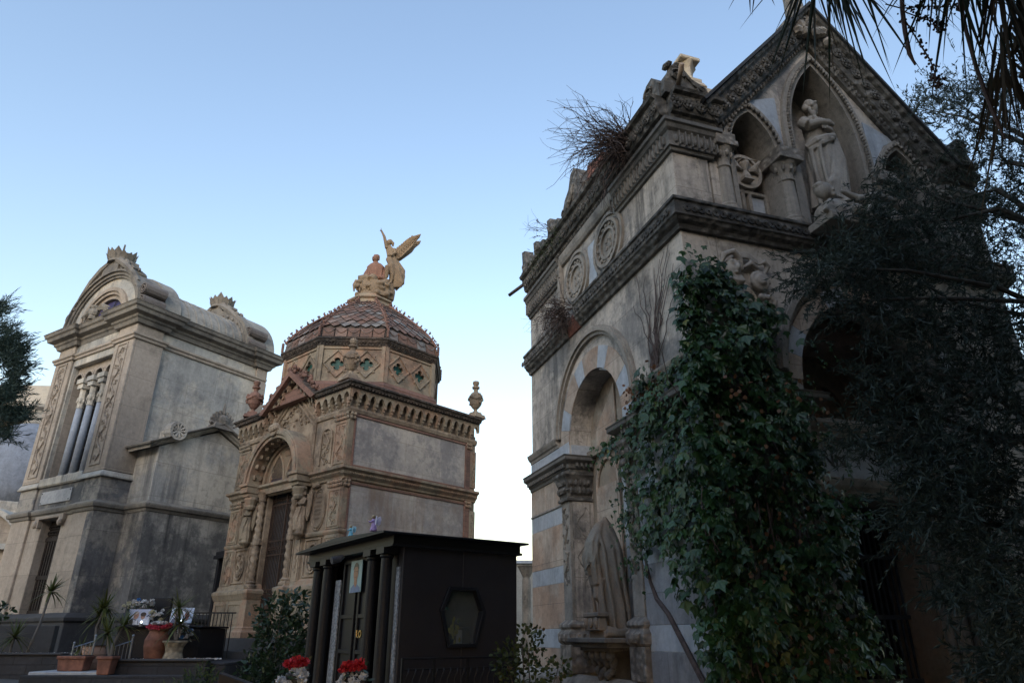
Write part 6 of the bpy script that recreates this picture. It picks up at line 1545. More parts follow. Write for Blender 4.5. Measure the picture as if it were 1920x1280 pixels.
for (u, v, Y, ru, rv_, n) in CL:
    hubs.append(at(u, v, Y))
    for k in range(int(n * 1.15)):
        uu, vv = u + q.gauss(0, ru * .52), v + q.gauss(0, rv_ * .52); p = at(uu, vv, Y + q.gauss(0, .35))
        d = Vector((q.gauss(-.5, .6), q.gauss(-.3, .5), q.gauss(-.25, .55)))
        if v < 300: d = Vector((q.gauss(-.3, .6), q.gauss(-.2, .5), q.gauss(.35, .55)))
        pts = twig(q, p, d, q.uniform(.22, .42), 5, .05, .3); m.tube([x - o0 for x in pts], [.004, .0036, .0032, .003, .0025, .002], 3)
        for i in range(5):
            for j in range(3):
                b = pts[i] + (pts[i + 1] - pts[i]) * q.random()
                leaf(m, b - o0, (pts[i + 1] - pts[i]).normalized() + rv(q, .45), rv(q), q.uniform(.055, .10), q.uniform(.013, .021))
m.build('crown', OLIVE, ol, fixn=False)
tr = [Vector((7.6, 7.2, 0)), Vector((7.5, 7.3, 1.6)), Vector((7.6, 7.5, 3.2)), Vector((7.7, 7.7, 4.8)), Vector((7.8, 7.9, 6.4)), Vector((7.9, 8.0, 7.6))]
m = MB(); m.tube([x - o0 for x in tr], [.24, .20, .17, .13, .09, .05], 10); m.build('trunk', BARK, ol)
for i, h in enumerate(hubs):
    if i % 2 and h.z > 5: continue
    s = min(tr, key=lambda x: abs(x.z - (h.z - .9))); mid = (s + h) / 2 + rv(q, .18) + Vector((0, 0, .2))
    m = MB(); m.tube([s - o0, (s + mid) / 2 + rv(q, .08) - o0, mid - o0, (mid + h) / 2 + rv(q, .08) - o0, h - o0], [.06, .045, .032, .02, .008], 6); m.build('limb', BARK, ol)
# fan palm overhead: drooping fronds, shaggy skirt, fruit stalks
PALM = leafmat('palm frond strips', (.018, .026, .018), (.04, .055, .032), (.14, .10, .06), .2, .5, .3)
PALMD = leafmat('dead palm leaves', (.06, .045, .03), (.12, .085, .05), (.16, .12, .08), .2, .7, .2)
pb = Vector((3.15, 2.0, 0)); pm = thing('fan_palm', 'tall fan palm overhead with drooping fronds and shaggy dead skirt', 'palm', pb)
q = random.Random(5)
m = MB(); m.tube([(0, 0, 0), (.02, 0, 2), (0, .02, 4), (-.02, 0, 5.4)], [.24, .22, .2, .18], 12); m.build('trunk', BARK, pm)
def frond(hub, nb, spread, Ls, dn, mat, w_=.03, name='frond'):
    top = Vector((3.1, 2.0, 5.3)); m = MB(); m.tube([top - pb, (top + hub) / 2 + Vector((0, 0, .25)) - pb, hub - pb], [.03, .024, .016], 6)
    for k in range(nb):
        u = (k + .5) / nb * 2 - 1; L_ = q.uniform(*Ls)
        d = Vector((u * spread + q.gauss(0, .06), q.gauss(0, .18), -1 + abs(u) * .35 + q.gauss(0, .05))).normalized(); p = hub + Vector((u * .10, q.gauss(0, .02), 0))
        side = Vector((1, q.gauss(0, .6), 0)).normalized(); prev = None
        for i in range(7):
            t_ = i / 6; c = p + d * (L_ * t_) + Vector((0, 0, -dn * t_ * t_ * L_)); ww = w_ * (1 - t_) ** .7 * (.5 + min(1, t_ * 4) * .5)
            a, b = c - side * ww * .5 - pb, c + side * ww * .5 - pb; kk = len(m.v); m.v += [tuple(a), tuple(b)]
            if prev is not None: m.f.append((prev, prev + 1, kk + 1, kk))
            prev = kk
    return m.build(name, mat, pm, fixn=False)
frond(at(1560, -85, 2.5), 22, .40, (.50, .92), .12, PALM, .021); frond(at(1540, -60, 2.6), 11, .30, (.45, .85), .1, PALM, .02); frond(at(1585, -120, 2.4), 9, .85, (.45, .85), .22, PALM, .016); frond(at(1425, -40, 2.6), 6, .5, (.12, .28), .1, PALMD, .014)
frond(at(1800, -90, 2.3), 24, .50, (.45, .80), .12, PALM, .024); frond(at(1865, -100, 2.35), 26, .45, (.5, .85), .1, PALM, .022); frond(at(1770, -80, 2.45), 12, .65, (.4, .68), .25, PALM, .018)
frond(at(1530, -50, 2.55), 12, .3, (.35, .62), .1, PALMD, .014, 'dead_frond')
for k in range(6): frond(at(1912 + q.uniform(-18, 50), -80 + 45 * k, 2.2 + .08 * k), 26, .28, (.45, .75), .1, PALMD, .020, 'dead_frond')
for pts, r in (([(1690, -30, 2.5), (1692, 20, 2.5), (1697, 60, 2.5), (1705, 100, 2.5), (1716, 122, 2.5)], .011), ([(1660, 8, 2.5), (1690, 16, 2.5), (1740, 12, 2.5), (1800, 14, 2.5)], .0035), ([(1700, 20, 2.5), (1690, 28, 2.5), (1720, 75, 2.5), (1745, 115, 2.5), (1757, 150, 2.5)], .004), ([(1690, 20, 2.5), (1710, 28, 2.5), (1740, 38, 2.5), (1765, 48, 2.5)], .0035), ([(1795, -20, 2.45), (1812, 60, 2.45), (1830, 125, 2.45), (1848, 175, 2.45), (1868, 225, 2.45), (1885, 262, 2.45)], .009)):
    m = MB(); m.tube([at(*p) - pb for p in pts], [r * (1 if i < len(pts) - 1 else .4) for i in range(len(pts))], 6)
    if r < .0045:
        for k in range(60):
            i = q.randint(1, len(pts) - 2); a, b = at(*pts[i]), at(*pts[i + 1]); m.ball(a + (b - a) * q.random() + rv(q, .009) - pb, q.uniform(.004, .008), 5, 4)
        e = at(*pts[-1]) - pb
        for k in range(40): m.ball(e + rv(q, .014), q.uniform(.004, .009), 5, 4)
    m.build('fruit_stalk', plain('brown stalk %d' % int(r * 10000), (.085, .045, .03), .8, var=.4), pm)
# dark conifer at the left edge
CON = leafmat('conifer needles', (.016, .032, .026), (.035, .06, .045), None, .15, .6, .3)
cb0 = Vector((-12.4, 14.2, 0)); cf = thing('conifer_tree', 'dark blue green conifer reaching in at the left edge', 'conifer', cb0); m = MB(); q = random.Random(8)
for (u, v, ru, rv_, n) in ((-8, 585, 12, 14, 40), (12, 655, 22, 28, 150), (-18, 640, 26, 46, 120), (22, 692, 16, 18, 70), (14, 728, 18, 14, 70), (-14, 752, 26, 34, 110), (10, 782, 22, 10, 60), (38, 780, 16, 5, 24), (0, 815, 18, 12, 40), (-70, 700, 46, 100, 300)):
    for k in range(n):
        p = at(u + q.gauss(0, ru * .5), v + q.gauss(0, rv_ * .5), 14 + q.gauss(0, .5)); d = Vector((q.gauss(.6, .4), q.gauss(0, .4), q.gauss(.35, .4)))
        for j in range(20): leaf(m, p + d * (.017 * j) - cb0, d + rv(q, .55), rv(q), q.uniform(.08, .15), .018)
m.build('crown', CON, cf, fixn=False)
m = MB(); m.tube([(0, 0, 0), (.05, 0, 4), (0, .1, 8)], [.2, .15, .05], 8); m.build('trunk', BARK, cf)
for u, v in ((18, 660), (28, 700), (20, 735), (18, 790), (0, 590)):
    e = at(u, v, 14) - cb0; m = MB(); m.tube([(0, 0, e.z - .4), e * .5 + Vector((0, 0, e.z * .5 - .3)), e], [.05, .03, .012], 6); m.build('limb', BARK, cf)
# broad-leaved bushes
def bush(name, label, cat, base, blobs, n, Lr, wr, mat, kind='oval', sd=1, stems=6, wild=.8):
    q = random.Random(sd); rt = thing(name, label, cat, base); m = MB(); B = Vector(base)
    tot = sum(b[3] ** 2 for b in blobs)
    for (x, y, z, r) in blobs:
        for k in range(int(n * r * r / tot)):
            dv = rv(q).normalized(); p = Vector((x, y, z)) + dv * r * q.uniform(.45, 1.08); L_ = q.uniform(*Lr)
            leaf(m, p, dv + rv(q, wild) + Vector((0, 0, .2)), rv(q) + Vector((0, 0, 1)), L_, L_ * q.uniform(*wr), kind)
    m.build('foliage', mat, rt, fixn=False); m = MB()
    for k in range(stems):
        b = blobs[k % len(blobs)]; m.tube(twig(q, Vector((q.gauss(0, .06), q.gauss(0, .06), 0)), Vector((b[0] * .8, b[1], b[2])), Vector((b[0], b[1], b[2])).length, 6, 0, .1), [.016, .014, .012, .010, .008, .006, .004], 5)
    m.build('stem', BARK, rt); return rt
DKG = leafmat('glossy dark leaves', (.018, .038, .020), (.04, .075, .035), None, .15, .35, .5)
bush('evergreen_bush', 'dense dark evergreen bush between the steps and the granite kiosk', 'bush', (-3.5, 11.0, .55), [(-.05, 0, .55, .42), (.1, 0, .95, .42), (-.05, .1, 1.25, .36), (.22, 0, 1.45, .25), (-.15, -.1, .25, .38), (.25, -.1, .6, .36), (.35, .1, 1.1, .25), (.1, 0, .15, .4)], 3000, (.07, .12), (.32, .45), DKG, sd=4)
YEL = leafmat('autumn rose leaves', (.035, .055, .018), (.085, .10, .03), (.18, .10, .04), .25, .5, .4)
bush('rose_bush', 'straggly yellowing rose bush between the kiosk and the chapel wall', 'bush', (.12, 8.6, .3), [(-.1, 0, .5, .3), (.0, 0, .9, .3), (-.3, .1, .3, .32), (.1, .1, 1.25, .18), (.3, -.1, .55, .2), (-.45, 0, .1, .3), (.42, .0, .95, .14), (.45, -.1, .5, .12), (-.15, .1, 1.05, .2), (-.5, 0, .35, .18)], 2300, (.035, .07), (.55, .75), YEL, sd=6, stems=16)
bush('low_shrub', 'low green shrub growing beside the bottom step', 'bush', (-4.0, 9.6, .42), [(-.1, 0, .53, .22), (.15, 0, .58, .22), (.05, 0, .68, .18), (-.3, 0, .43, .2), (0, 0, .2, .2)], 700, (.05, .09), (.2, .3), leafmat('fresh shrub leaves', (.035, .06, .02), (.07, .11, .035)), 'lance', 7)
bush('left_shrub', 'dark leafy shrub at the left edge below the tall tomb', 'bush', (-9.6, 13.0, .8), [(-.2, 0, 1.6, .35), (-.35, 0, 2.2, .3), (.2, 0, 1.1, .25), (-.1, 0, 1.0, .3), (.55, 0, 1.18, .16), (.3, .1, .95, .15)], 1300, (.07, .12), (.35, .5), DKG, sd=9)
bush('corner_shrub', 'small leaved shrub in the shade at the lower right corner', 'bush', (4.3, 6.3, 0), [(0, 0, .8, .4), (.3, .1, 1.2, .4), (-.2, 0, .4, .4), (.5, 0, .9, .45), (.6, .2, 1.45, .3), (.1, 0, .4, .4)], 3400, (.03, .055), (.4, .6), leafmat('small shaded leaves', (.03, .055, .02), (.06, .10, .035)), sd=10)

# unseen evergreens added behind the camera to keep sky off the lower walls
HOLM = leafmat('evergreen oak leaves', (.018, .03, .016), (.035, .055, .025), None, .05, .6, .3)
def oak():
    q = random.Random(90); rt = thing('shade_oak', 'unseen evergreen oak added behind the path for shade', 'tree', group='unseen evergreen oaks added for shade')
    m = MB()
    for k in range(6500):
        dv = rv(q).normalized(); r = q.random() ** .35; p = Vector((0, 0, 5.6)) + Vector((dv.x * 2.3 * r, dv.y * 2.3 * r, dv.z * 4.6 * r)); leaf(m, p, dv + rv(q, .7), rv(q), .26, .13, 'oval')
    m.build('crown', HOLM, rt, fixn=False); m = MB(); m.tube([(0, 0, 0), (.1, 0, 2), (0, .1, 4), (.05, 0, 7)], [.28, .22, .18, .08], 8); m.build('trunk', BARK, rt); return rt
ok = oak()
for i, (x, y, s) in enumerate(((4.6, -1.3, 1.6), (-15, -5, 1.3), (-11, -6, 1.35), (-7, -6.5, 1.25), (-3, -6.5, 1.3), (1, -6.5, 1.2), (7.4, .6, 1.45), (9.2, 1.2, 1.4), (6.8, -3, 1.25), (11, 4.8, 1.3), (-19, -3, 1.1), (7.4, 3.2, 1.05))):
    o = ok if i == 0 else copy_tree(ok); o.location = (x, y, 0); o.rotation_euler = (0, 0, i * 1.3); o.scale = (s, s, s)

hg = thing('shade_hedge', 'unseen evergreen hedge added at the right for shade', 'hedge', (7.4, 1.2, 0)); m = MB(); q = random.Random(3)  # unseen hedge, added to block low light from the right-hand wall
for k in range(9000):
    p = Vector((q.uniform(-3.2, 4.5), q.uniform(-.6, .6), q.uniform(.05, 2.6))); leaf(m, p, rv(q), rv(q), .14, .07, 'oval')
m.build('foliage', HOLM, hg, fixn=False); m = MB()
for k in range(8): m.tube([(-3 + k, 0, 0), (-3 + k + .1, .05, 1.2), (-3 + k, 0, 2.3)], [.05, .04, .02], 6)
m.build('stem', BARK, hg)
# ------------------------------------------------------------------ ground and the small things at the foot of the tombs
def gz(x, y):
    t_ = max(0, min(1, (y - 4) / 8)); a = max(0, min(1, (-x - 4.5) / 4)); b = t_ * t_ * (3 - 2 * t_)
    return .0 + .62 * b + .28 * a * b
m = MB(); xs = [-400, -120, -50, -30] + [-22 + k for k in range(40)] + [30, 50, 120, 400]; ys = [-400, -100, -40, -20] + [-10 + k for k in range(42)] + [50, 80, 150, 400, 1200]
v = [(x, y, gz(x, y)) for y in ys for x in xs]; n = len(xs); m.add(v, [(j * n + i, j * n + i + 1, (j + 1) * n + i + 1, (j + 1) * n + i) for j in range(len(ys) - 1) for i in range(n - 1)])
tag(m.build('ground', stone('worn asphalt and earth', (.11, .105, .10), (.075, .072, .07), (.04, .045, .03), .5, 0, None, .5, fine=22), None, smooth=True), kind='structure')
def boxthing(name, label, cat, mat, boxes, group=None, bevel=.01):
    m = MB()
    for b in boxes: m.box(*b)
    return tag(m.build(name, mat, None, bevel=bevel), label, cat, group)
boxthing('planter_wall', 'low planter wall of dark lava blocks at the left below the tall tomb', 'wall', LAVA, [(-11.5, -8.0, 13.3, 13.5, .6, 1.27), (-8.2, -8.0, 13.5, 15.2, .6, 1.27)])
boxthing('planter_wall', 'low planter wall of dark lava blocks under the terracotta vase and stone pot', 'wall', LAVA, [(-6.75, -5.15, 12.7, 12.9, .5, 1.19), (-6.75, -6.55, 12.9, 14.6, .5, 1.19)])
boxthing('planter_coping', 'dark slab edging on the left planter wall', 'coping', LAVAS, [(-11.5, -7.96, 13.26, 13.5, 1.274, 1.31)])
boxthing('planter_coping', 'dark slab edging on the planter wall under the vases', 'coping', LAVAS, [(-6.8, -5.1, 12.66, 12.9, 1.194, 1.23)])
boxthing('planter_soil', 'dark soil bed behind the left planter wall', 'soil', LAVA, [(-11.5, -8.2, 13.5, 15.5, .6, 1.24)]); boxthing('planter_soil', 'dark soil bed behind the planter wall with the vases', 'soil', LAVA, [(-6.55, -4.9, 12.9, 15.0, .5, 1.165)])
boxthing('marble_threshold', 'pale marble paving slab between the two planters', 'slab', MARB, [(-7.98, -6.78, 12.5, 14.4, .9, 1.045)]); boxthing('lava_kerb', 'row of lava kerb stones in front of the pots', 'kerb', LAVA, [(-7.98, -5.3, 12.3, 12.5, .5, 1.0)])
boxthing('grey_parapet', 'plain grey concrete parapet at the far left by the tomb door', 'wall', LAVAS, [(-12.5, -9.2, 14.9, 15.05, 1.2, 1.78)])
m = MB(); q = random.Random(1)
for k in range(230):
    x, y, z = (q.uniform(-9.6, -8.0), q.uniform(13.4, 14.0), 1.29) if k < 120 else (q.uniform(-6.6, -5.15), q.uniform(12.78, 13.5), 1.215)
    m.ball((x, y, z), (q.uniform(.015, .035), q.uniform(.015, .035), .016), 6, 4)
pm_, pt_, pb_, _o = nt('mixed pebbles'); g = N(pt_, 'ShaderNodeNewGeometry'); pt_.links.new(ramp(pt_, g.outputs['Random Per Island'], [(0, (.12, .11, .10)), (.5, (.30, .24, .19)), (.8, (.55, .54, .52)), (1, (.7, .7, .7))]), pb_.inputs[0])
tag(m.build('pebbles', pm_, None), 'white and brown pebbles strewn on the planter beds', 'pebbles', kind='stuff')
# pots
CLAY = plain('terracotta clay', (.21, .095, .065), .85, var=.45, sc=7, bump=.15); CLAYL = plain('pale clay', (.38, .24, .17), .8, var=.25, sc=7, bump=.15); STON = stone('carved pot stone', (.40, .35, .26), (.30, .26, .19), GRIME, .5, .3, None, .4, carve=.7, csc=14)
YUC = leafmat('spiky yucca leaves', (.05, .065, .018), (.10, .115, .03), (.17, .15, .05), .25, .45, .4)
def pot(name, label, loc, prof, mat, n=20, e=1.0):
    rt = thing(name, label, 'pot', loc); m = MB(); m.lathe(prof, 0, 0, n, e); m.build('pot_body', mat, rt)
    m = MB(); r, z = prof[-1]; m.lathe([(r * .86, z - .03), (r * .86, z + .012)], 0, 0, n, e); m.build('soil', LAVA, rt); return rt
def sqpot(name, label, loc, w, d, h):
    rt = thing(name, label, 'pot', loc); m = MB(); t = .02
    m.box(-w / 2 + t, w / 2 - t, -d / 2 + t, d / 2 - t, 0, h, -t, -t); m.box(-w / 2 - .015, w / 2 + .015, -d / 2 - .015, d / 2 + .015, h - .05, h); m.build('pot_body', CLAY, rt, bevel=.012); m = MB(); m.box(-w / 2 + .01, w / 2 - .01, -d / 2 + .01, d / 2 - .01, h - .01, h + .008); m.build('soil', LAVA, rt); return rt
def yucca(label, loc, stem, heads, sd, L_=.42, n=46):
    q = random.Random(sd); rt = thing('yucca_plant', label, 'plant', loc, 0, 'spiky yuccas in front of the tombs')
    m = MB()
    for (dx, dy, h) in heads:
        c = Vector((dx, dy, h))
        for k in range(n):
            t = q.uniform(0, 2 * PI); el = q.uniform(-.5, 1.35); d = Vector((cos(t) * cos(el), sin(t) * cos(el), sin(el))); l = L_ * q.uniform(.65, 1.1); s = d.cross(Vector((0, 0, 1))).normalized(); prev = None
            for i in range(5):
                u = i / 4; p = c + d * (l * u) + Vector((0, 0, -.35 * l * u * u * (1.1 - sin(el)))); w_ = .034 * (1 - u ** 2) + .003; kk = len(m.v); m.v += [tuple(p - s * w_ / 2), tuple(p + s * w_ / 2)]
                if prev is not None: m.f.append((prev, prev + 1, kk + 1, kk))
                prev = kk
    m.build('leaves', YUC, rt, fixn=False)
    for (dx, dy, h) in heads:
        m = MB(); m.tube([(stem[0], stem[1], 0), ((stem[0] + dx) / 2 + q.gauss(0, .03), dy, h * .5), (dx, dy, h)], [.028, .022, .02], 7); m.build('stem', plain('grey stem %d%d' % (sd, int(h * 100)), (.16, .15, .14), .9, var=.3), rt)
    return rt
P = at(138, 1253, 12.75); sqpot('rectangular_pot', 'long rectangular terracotta trough with a drying yucca', (P.x, P.y, 1.05), .46, .28, .23)
yucca('thin yellow yucca in the rectangular terracotta trough', (P.x + .02, P.y, 1.27), (0, 0), [(.0, .02, .12)], 11, .26, 24)
P = at(196, 1268, 12.55); sqpot('square_pot', 'small square terracotta pot at the planter corner', (P.x, P.y, 1.0), .24, .24, .28)
yucca('drooping yucca in the small square terracotta pot', (P.x + .02, P.y, 1.25), (0, 0), [(.12, 0, .5), (-.12, 0, .38)], 12, .36)
P = at(168, 1252, 13.2); pot('round_pot', 'round brown clay pot behind the metal gate', (P.x, P.y, 1.05), [(.13, 0), (.20, .12), (.215, .25), (.18, .36), (.2, .38)], CLAYL)
yucca('tall bushy yucca in the round clay pot', (P.x, P.y + .02, 1.4), (0, 0), [(.02, 0, .65), (-.05, .05, .5)], 13, .42, 60)
P = at(65, 1222, 14.0); yucca('slender yucca with one grey stem beside the tomb door', (P.x - .1, P.y, 1.25), (-.05, 0), [(.12, 0, 1.12)], 14, .42, 50)
P = at(20, 1222, 13.9); yucca('short yucca at the far left of the planter', (P.x, P.y, 1.25), (0, 0), [(0, 0, .32)], 15, .42, 50)
P = at(288, 1234, 13.2); vz_ = pot('terracotta_vase', 'tall terracotta vase crowned by red and white flowers', (P.x, P.y, 1.165), [(.135, 0), (.165, .08), (.20, .25), (.20, .36), (.155, .46), (.145, .50), (.175, .53), (.175, .55)], CLAY, 24)
def flowers(name, label, loc, spots, mats, rad=.035, seed=1, leafy=0, group=None):
    """bunch of flowers: every bloom a ball of petals"""
    q = random.Random(seed); rt = thing(name, label, 'flowers', loc, 0, group); ms = {}
    for (x, y, z, k, r) in spots:
        mb = MB()
        for j in range(26):
            d = rv(q).normalized(); d.z = abs(d.z) * .9 - .1; leaf(mb, Vector((x, y, z)) + d * r * q.uniform(.1, .45), d + rv(q, .35), rv(q), r * q.uniform(.7, 1.1), r * .75, 'oval')
        mb.ball((x, y, z), (r * .5, r * .5, r * .4), 6, 4); mb.build('bloom', mats[k], rt, fixn=False)
    if leafy:
        mb = MB()
        for j in range(leafy):
            s = q.choice(spots); d = rv(q).normalized(); leaf(mb, Vector(s[:3]) + d * .03 + Vector((0, .02, -.03)), d + Vector((0, 0, -.3)), rv(q), .07, .022, 'oval')
        mb.build('leaves', DKG, rt, fixn=False)
    return rt
WHT = leafmat('white petals', (.55, .55, .56), (.75, .75, .76), None, .2, .6, .2); RED = leafmat('red petals', (.42, .02, .03), (.62, .04, .05), None, .2, .55, .3); BLUF = leafmat('blue petals', (.03, .14, .40), (.06, .22, .5)); CRM = leafmat('cream petals', (.60, .56, .38), (.7, .66, .5)); PINKR = leafmat('crimson petals', (.40, .03, .06), (.52, .06, .09))
MATS = [WHT, RED, BLUF, CRM, PINKR]; q = random.Random(44)
flowers('flower_wreath', 'red flower cushion with a white centre on the terracotta vase', (P.x, P.y, 1.72), [(.165 * cos(k * .42), .165 * sin(k * .42), .02 + .03 * sin(k * .42), 4, .05) for k in range(15)] + [(q.uniform(-.09, .09), q.uniform(-.1, .06), .07, 0, .042) for k in range(10)], MATS, seed=2)
P = at(324, 1231, 13.1); pot('stone_pot', 'carved pale stone pot with a flaring rim', (P.x, P.y, 1.165), [(.20, 0), (.17, .06), (.14, .16), (.15, .24), (.19, .31), (.21, .32), (.21, .35)], STON, 20)
yucca('bright yucca in the carved stone pot', (P.x, P.y, 1.5), (0, 0), [(-.04, 0, .55), (.02, 0, .28)], 16, .44, 44)
P = at(379, 1232, 14.2); pot('small_vase', 'slim pale clay vase with cream flowers by the steps', (P.x, P.y, 1.17), [(.06, 0), (.075, .02), (.055, .05), (.085, .17), (.08, .24), (.045, .33), (.06, .38), (.065, .39)], CLAYL, 16)
flowers('cream_flowers', 'few cream flowers in the slim clay vase', (P.x, P.y, 1.58), [(-.04, 0, .02, 3, .05), (.04, 0, .04, 3, .05), (.0, .02, .06, 3, .045), (.07, .02, .09, 3, .035)], MATS, seed=5, leafy=12)
# memorial stones, portraits and wreaths between the tombs
P = at(293, 1176, 13.95); boxthing('headstone', 'black polished headstone behind the portrait panels', 'headstone', GRANP, [(P.x - .2, P.x + .2, P.y, P.y + .08, 1.1, 2.26)])
boxthing('grave_slab', 'black grave chest that carries the portrait panels', 'grave', GRANP, [(-7.3, -5.75, 13.7, 14.9, 1.1, 1.72), (-7.34, -5.71, 13.66, 14.94, 1.724, 1.76)])
def panel(u, v, Y, w, h, label, sky, figs, tilt=.12):
    c = at(u, v, Y); rt = portrait(None, lambda a, b, d: (a, -d, b), w, h, 'portrait_panel', sky, figs); rt.location = c; rt.rotation_euler = (-tilt, 0, .05); return tag(rt, label, 'portrait')
SK, HR = (.36, .20, .15), (.03, .022, .02)
panel(261, 1156, 13.55, .40, .27, 'glossy photo panel of two people before a pale background', (.40, .44, .58), [
    ((.025, .025, .03), 'jacket', [(-.44, -.5), (-.40, -.26), (-.24, -.12), (-.02, -.2), (.04, -.5)]), ((.55, .56, .62), 'shirt', [(-.22, -.5), (-.24, -.14), (-.14, -.22), (-.04, -.16), (.0, -.5)]), ((.55, .57, .66), 'blouse', [(.0, -.5), (.08, -.2), (.22, -.08), (.40, -.18), (.48, -.5)]),
    (SK, 'face', oval(-.14, .10, .115, .24)), ((.30, .17, .13), 'face', oval(.17, .06, .10, .2)), (HR, 'hair', oval(.17, .17, .13, .14, 14)), ((.36, .30, .27), 'hair', oval(-.14, .26, .11, .10, 10))])
panel(341, 1153, 13.55, .40, .27, 'tilted pale blue photo panel with a man and a small figure', (.46, .54, .70), [
    ((.55, .60, .72), 'cloud', oval(.05, .05, .22, .3)), ((.06, .08, .16), 'jacket', [(-.46, -.5), (-.40, -.25), (-.28, -.12), (-.16, -.2), (-.10, -.5)]), ((.24, .16, .15), 'face', oval(-.27, .10, .085, .22)), (HR, 'hair', oval(-.27, .22, .10, .13)), ((.20, .07, .07), 'robe', oval(.24, -.02, .10, .28)), ((.20, .12, .10), 'face', oval(.24, .22, .04, .09))], .2)
def bunch(u, v, Y, n, w, h, label, ks, seed, lf):
    q = random.Random(seed); c = at(u, v, Y); return flowers('flower_bunch', label, c, [(q.uniform(-w, w), q.uniform(-.06, .06), q.uniform(-h, h), q.choice(ks), q.uniform(.035, .05)) for k in range(n)], MATS, seed=seed, leafy=lf, group='flower bunches on the black grave')
b = bunch(258, 1133, 13.7, 22, .26, .07, 'wide white flower bunch with one blue bloom above the left photo panel', (0, 0, 0, 3), 21, 90)
bunch(262, 1124, 13.65, 1, .01, .0, 'single blue bloom on top of the wide white bunch', (2,), 22, 0); bunch(292, 1152, 13.6, 13, .11, .09, 'small white flower bunch between the two photo panels', (0, 0, 3), 23, 40); bunch(346, 1182, 13.45, 16, .12, .12, 'hanging white flower bunch behind the stone pot', (0, 0, 0, 2), 24, 50)
CND = bpy.data.materials.new('candle light'); CND.use_nodes = True; CND.node_tree.nodes['Principled BSDF'].inputs['Emission Color'].default_value = (.8, .95, 1, 1); CND.node_tree.nodes['Principled BSDF'].inputs['Emission Strength'].default_value = 3
for u, v, lb in ((265, 1166, 'small lit grave light before the photo of two people'), (340, 1164, 'small lit grave light before the tilted photo panel')):
    c = at(u, v, 13.45); rt = thing('grave_light', lb, 'grave light', (c.x, c.y, c.z - .05)); m = MB(); m.lathe([(.03, -.02), (.035, 0), (.03, .04)], 0, 0, 10); m.build('cup', plain(lb[:12] + 'cup', (.2, .2, .2), .3), rt); m = MB(); m.ball((0, -.0, .055), (.016, .016, .022), 8, 6); m.build('flame_lamp', CND, rt)
GALV = plain('galvanised metal', (.26, .30, .36), .4, .6, var=.2)
for x, y, lb in ((-7.22, 12.9, 'low grey metal gate by the round clay pot'), (-6.62, 13.0, 'low grey metal gate leaning by the terracotta vase')):
    rt = thing('metal_gate', lb, 'gate', (x, y, 1.05), .9); ps = []
    m = MB(); m.tube([(-.32, 0, .0), (-.32, 0, .42)], .014, 7); m.ball((-.32, 0, .43), .02, 7, 5); m.build('post', GALV, rt); m = MB(); m.tube([(.0, 0, .0), (.0, 0, .52)], .018, 8); m.ball((0, 0, .54), .024, 8, 6); m.build('post', GALV, rt)
    m = MB(); m.tube([(-.32, 0, .36), (0, 0, .46)], .010, 6); m.tube([(-.32, 0, .08), (0, 0, .08)], .010, 6); m.build('rail', GALV, rt)
    for k in range(4): m = MB(); m.tube([(-.26 + k * .065, 0, .08), (-.26 + k * .065, 0, .37 + k * .02)], .007, 5); m.build('bar', GALV, rt)
# small dark tomb squeezed between the tall tomb and the domed tomb
kl = tomb.matrix_basis @ Vector((-5.06, .05, 0)); kt = thing('small_black_tomb', 'narrow black granite tomb with a glass door between two larger tombs', 'tomb', kl, ANA)
m = MB(); m.box(0, .10, 0, 1.2, .6, 3.30); m.box(.10, .42, .3, 1.2, .6, 3.30); m.build('wall', GRANP, kt, bevel=.006); m = MB(); m.box(-.06, .42, -.08, 1.3, 3.30, 3.38); m.box(-.03, .42, -.04, 1.3, 3.38, 3.47); m.build('roof', GRANP, kt, bevel=.006)
m = MB(); m.box(.10, .42, .12, .14, .9, 3.28); m.build('door', plain('grey glass door', (.035, .045, .05), .15, var=.4, sc=3), kt)
m = MB(); m.box(-.9, .9, -.1, -.08, 2.0, 2.03)
for k in range(24): m.box(-.9 + k * .075, -.885 + k * .075, -.1, -.085, 1.1, 2.0)
tag(m.build('grave_fence', IRON, None), 'thin black iron fence behind the photo panels', 'fence').location = (-6.5, 15.0, 0)
# bouquets and black slab close to the camera
for (u, v, lb, sd) in ((553, 1268, 'red and white bouquet at the left foot of the kiosk', 51), (660, 1274, 'larger red and white bouquet before the kiosk door', 52)):
    q = random.Random(sd); c = at(u, v, 6.0); k = 1.0 if sd == 51 else 1.12
    flowers('bouquet', lb, c, [(q.uniform(-.06, .06) * k, q.uniform(-.05, .05), .06 + q.uniform(0, .05), 1, .045) for j in range(9)] + [(q.uniform(-.09, .09) * k, -.05 + q.uniform(-.03, .02), q.uniform(-.06, .03), 0, .04) for j in range(13)], MATS, seed=sd, leafy=40, group='red and white bouquets before the kiosk')
boxthing('grave_block', 'low black granite grave chest that carries the two bouquets', 'grave', GRANP, [(-2.05, -.95, 5.75, 6.15, .03, .92), (-2.1, -.9, 5.7, 6.2, .924, .97)])
for u, v, lb in ((553, 1268, 'black vase under the bouquet at the left foot of the kiosk'), (660, 1274, 'black vase under the larger bouquet before the kiosk door')):
    c = at(u, v, 6.0); m = MB(); m.lathe([(.06, .972), (.065, 1.0), (.04, 1.05), (.055, 1.15), (.075, c.z + .02), (.07, c.z + .03)], c.x, c.y, 14); tag(m.build('flower_vase', GRANP, None, smooth=True), lb, 'vase')
m = MB(); a, b_ = at(428, 1258, 6.4), at(500, 1292, 6.2); m.prism([(a.x, a.z), (b_.x, b_.z), (b_.x, .05), (a.x + .03, .05)], 6.2, 6.3, 'y'); tag(m.build('black_slab', GRANP, None, bevel=.005), 'sloping edge of a black granite grave in the near foreground', 'grave')
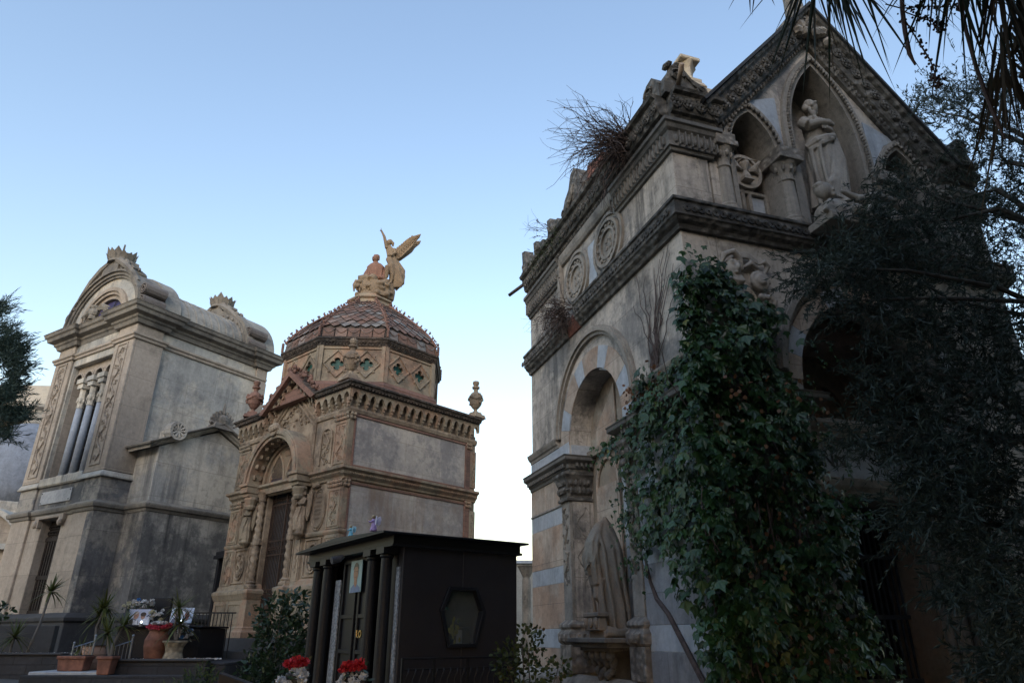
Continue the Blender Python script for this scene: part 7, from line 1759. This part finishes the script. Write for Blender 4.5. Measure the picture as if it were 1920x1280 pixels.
# ------------------------------------------------------------------ things behind
CONC = stone('pale concrete', (.40, .38, .34), (.33, .32, .29), (.15, .15, .14), .4, .5, None, .2); DOME = stone('blue grey dome render', (.20, .23, .28), (.14, .16, .20), (.06, .065, .07), .6, .6, None, .3)
fb = thing('flat_roofed_building', 'modern building with a projecting flat concrete roof behind the dome', 'building', (-31, 38, 0), .05)
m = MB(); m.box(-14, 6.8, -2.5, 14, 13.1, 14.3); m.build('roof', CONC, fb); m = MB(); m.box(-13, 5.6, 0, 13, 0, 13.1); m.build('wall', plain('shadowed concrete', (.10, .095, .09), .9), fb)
dt = thing('grey_domed_tomb', 'old tomb with a blue grey dome and lantern at the far left', 'tomb', (-17.6, 24.5, 0))
m = MB(); m.lathe([(2.35, 5.6), (2.3, 6.2), (2.1, 7.0), (1.75, 7.7), (1.25, 8.25), (.7, 8.6), (.45, 8.7)], 0, 0, 28); m.build('dome', DOME, dt, smooth=True); m = MB(); m.lathe([(.45, 8.68), (.5, 8.75), (.4, 8.8), (.42, 9.2), (.6, 9.3), (.62, 9.42), (.3, 9.5)], 0, 0, 16); m.build('lantern', CONC, dt)
m = MB(); m.lathe([(2.5, 4.9), (2.6, 5.1), (2.45, 5.3), (2.45, 5.6), (2.2, 5.62)], 0, 0, 28); m.box(-2.4, 2.4, -2.4, 2.4, 0, 4.9); m.build('wall', TWC, dt, bevel=.02)
m = MB(); m.ring(0, 3.6, 2.2, 2.5, -2.75, -2.4, 0, 180, 24, 'y', .5); m.ring(-.3, 2.8, 2.2, 2.45, -3.0, -2.4, 0, 180, 24, 'y', .5); m.build('curved_pediment', TWC, dt)
ct = thing('cream_tomb', 'low cream tomb with curved pediment behind the tall tomb', 'tomb', (-14.6, 19.5, 0)); m = MB(); m.box(-2.6, 1.2, 0, 3, 0, 3.9); m.ring(-.7, 3.9, 0, 1.7, -.0, 2.9, 0, 180, 24, 'y', .55); m.build('wall', TWT, ct, bevel=.02); m = MB(); m.ring(-.7, 3.9, 1.7, 1.9, -.25, .3, 0, 180, 24, 'y', .58); m.box(-2.8, 1.4, -.2, .0, 3.75, 3.9); m.build('cornice', TWC, ct)
gw = thing('pale_grey_tomb', 'plain pale grey tomb far behind, seen between kiosk and chapel', 'tomb', (.5, 25, 0)); m = MB(); m.box(-1.2, 3, 0, 3, 0, 3.9); m.build('wall', CONC, gw); m = MB(); m.box(-1.3, 3.1, -.1, 3.1, 3.9, 4.0); m.build('roof', MARB, gw)
c = at(987, 1075, 20); gu = thing('distant_pedestal', 'small carved stone bracket in the gap beside the chapel', 'pedestal', (c.x, c.y, 0)); m = MB(); m.lathe([(.12, 0), (.12, c.z - .2), (.1, c.z - .1), (.22, c.z + .15), (.26, c.z + .2)], 0, 0, 10); m.build('shaft', TRIM, gu)
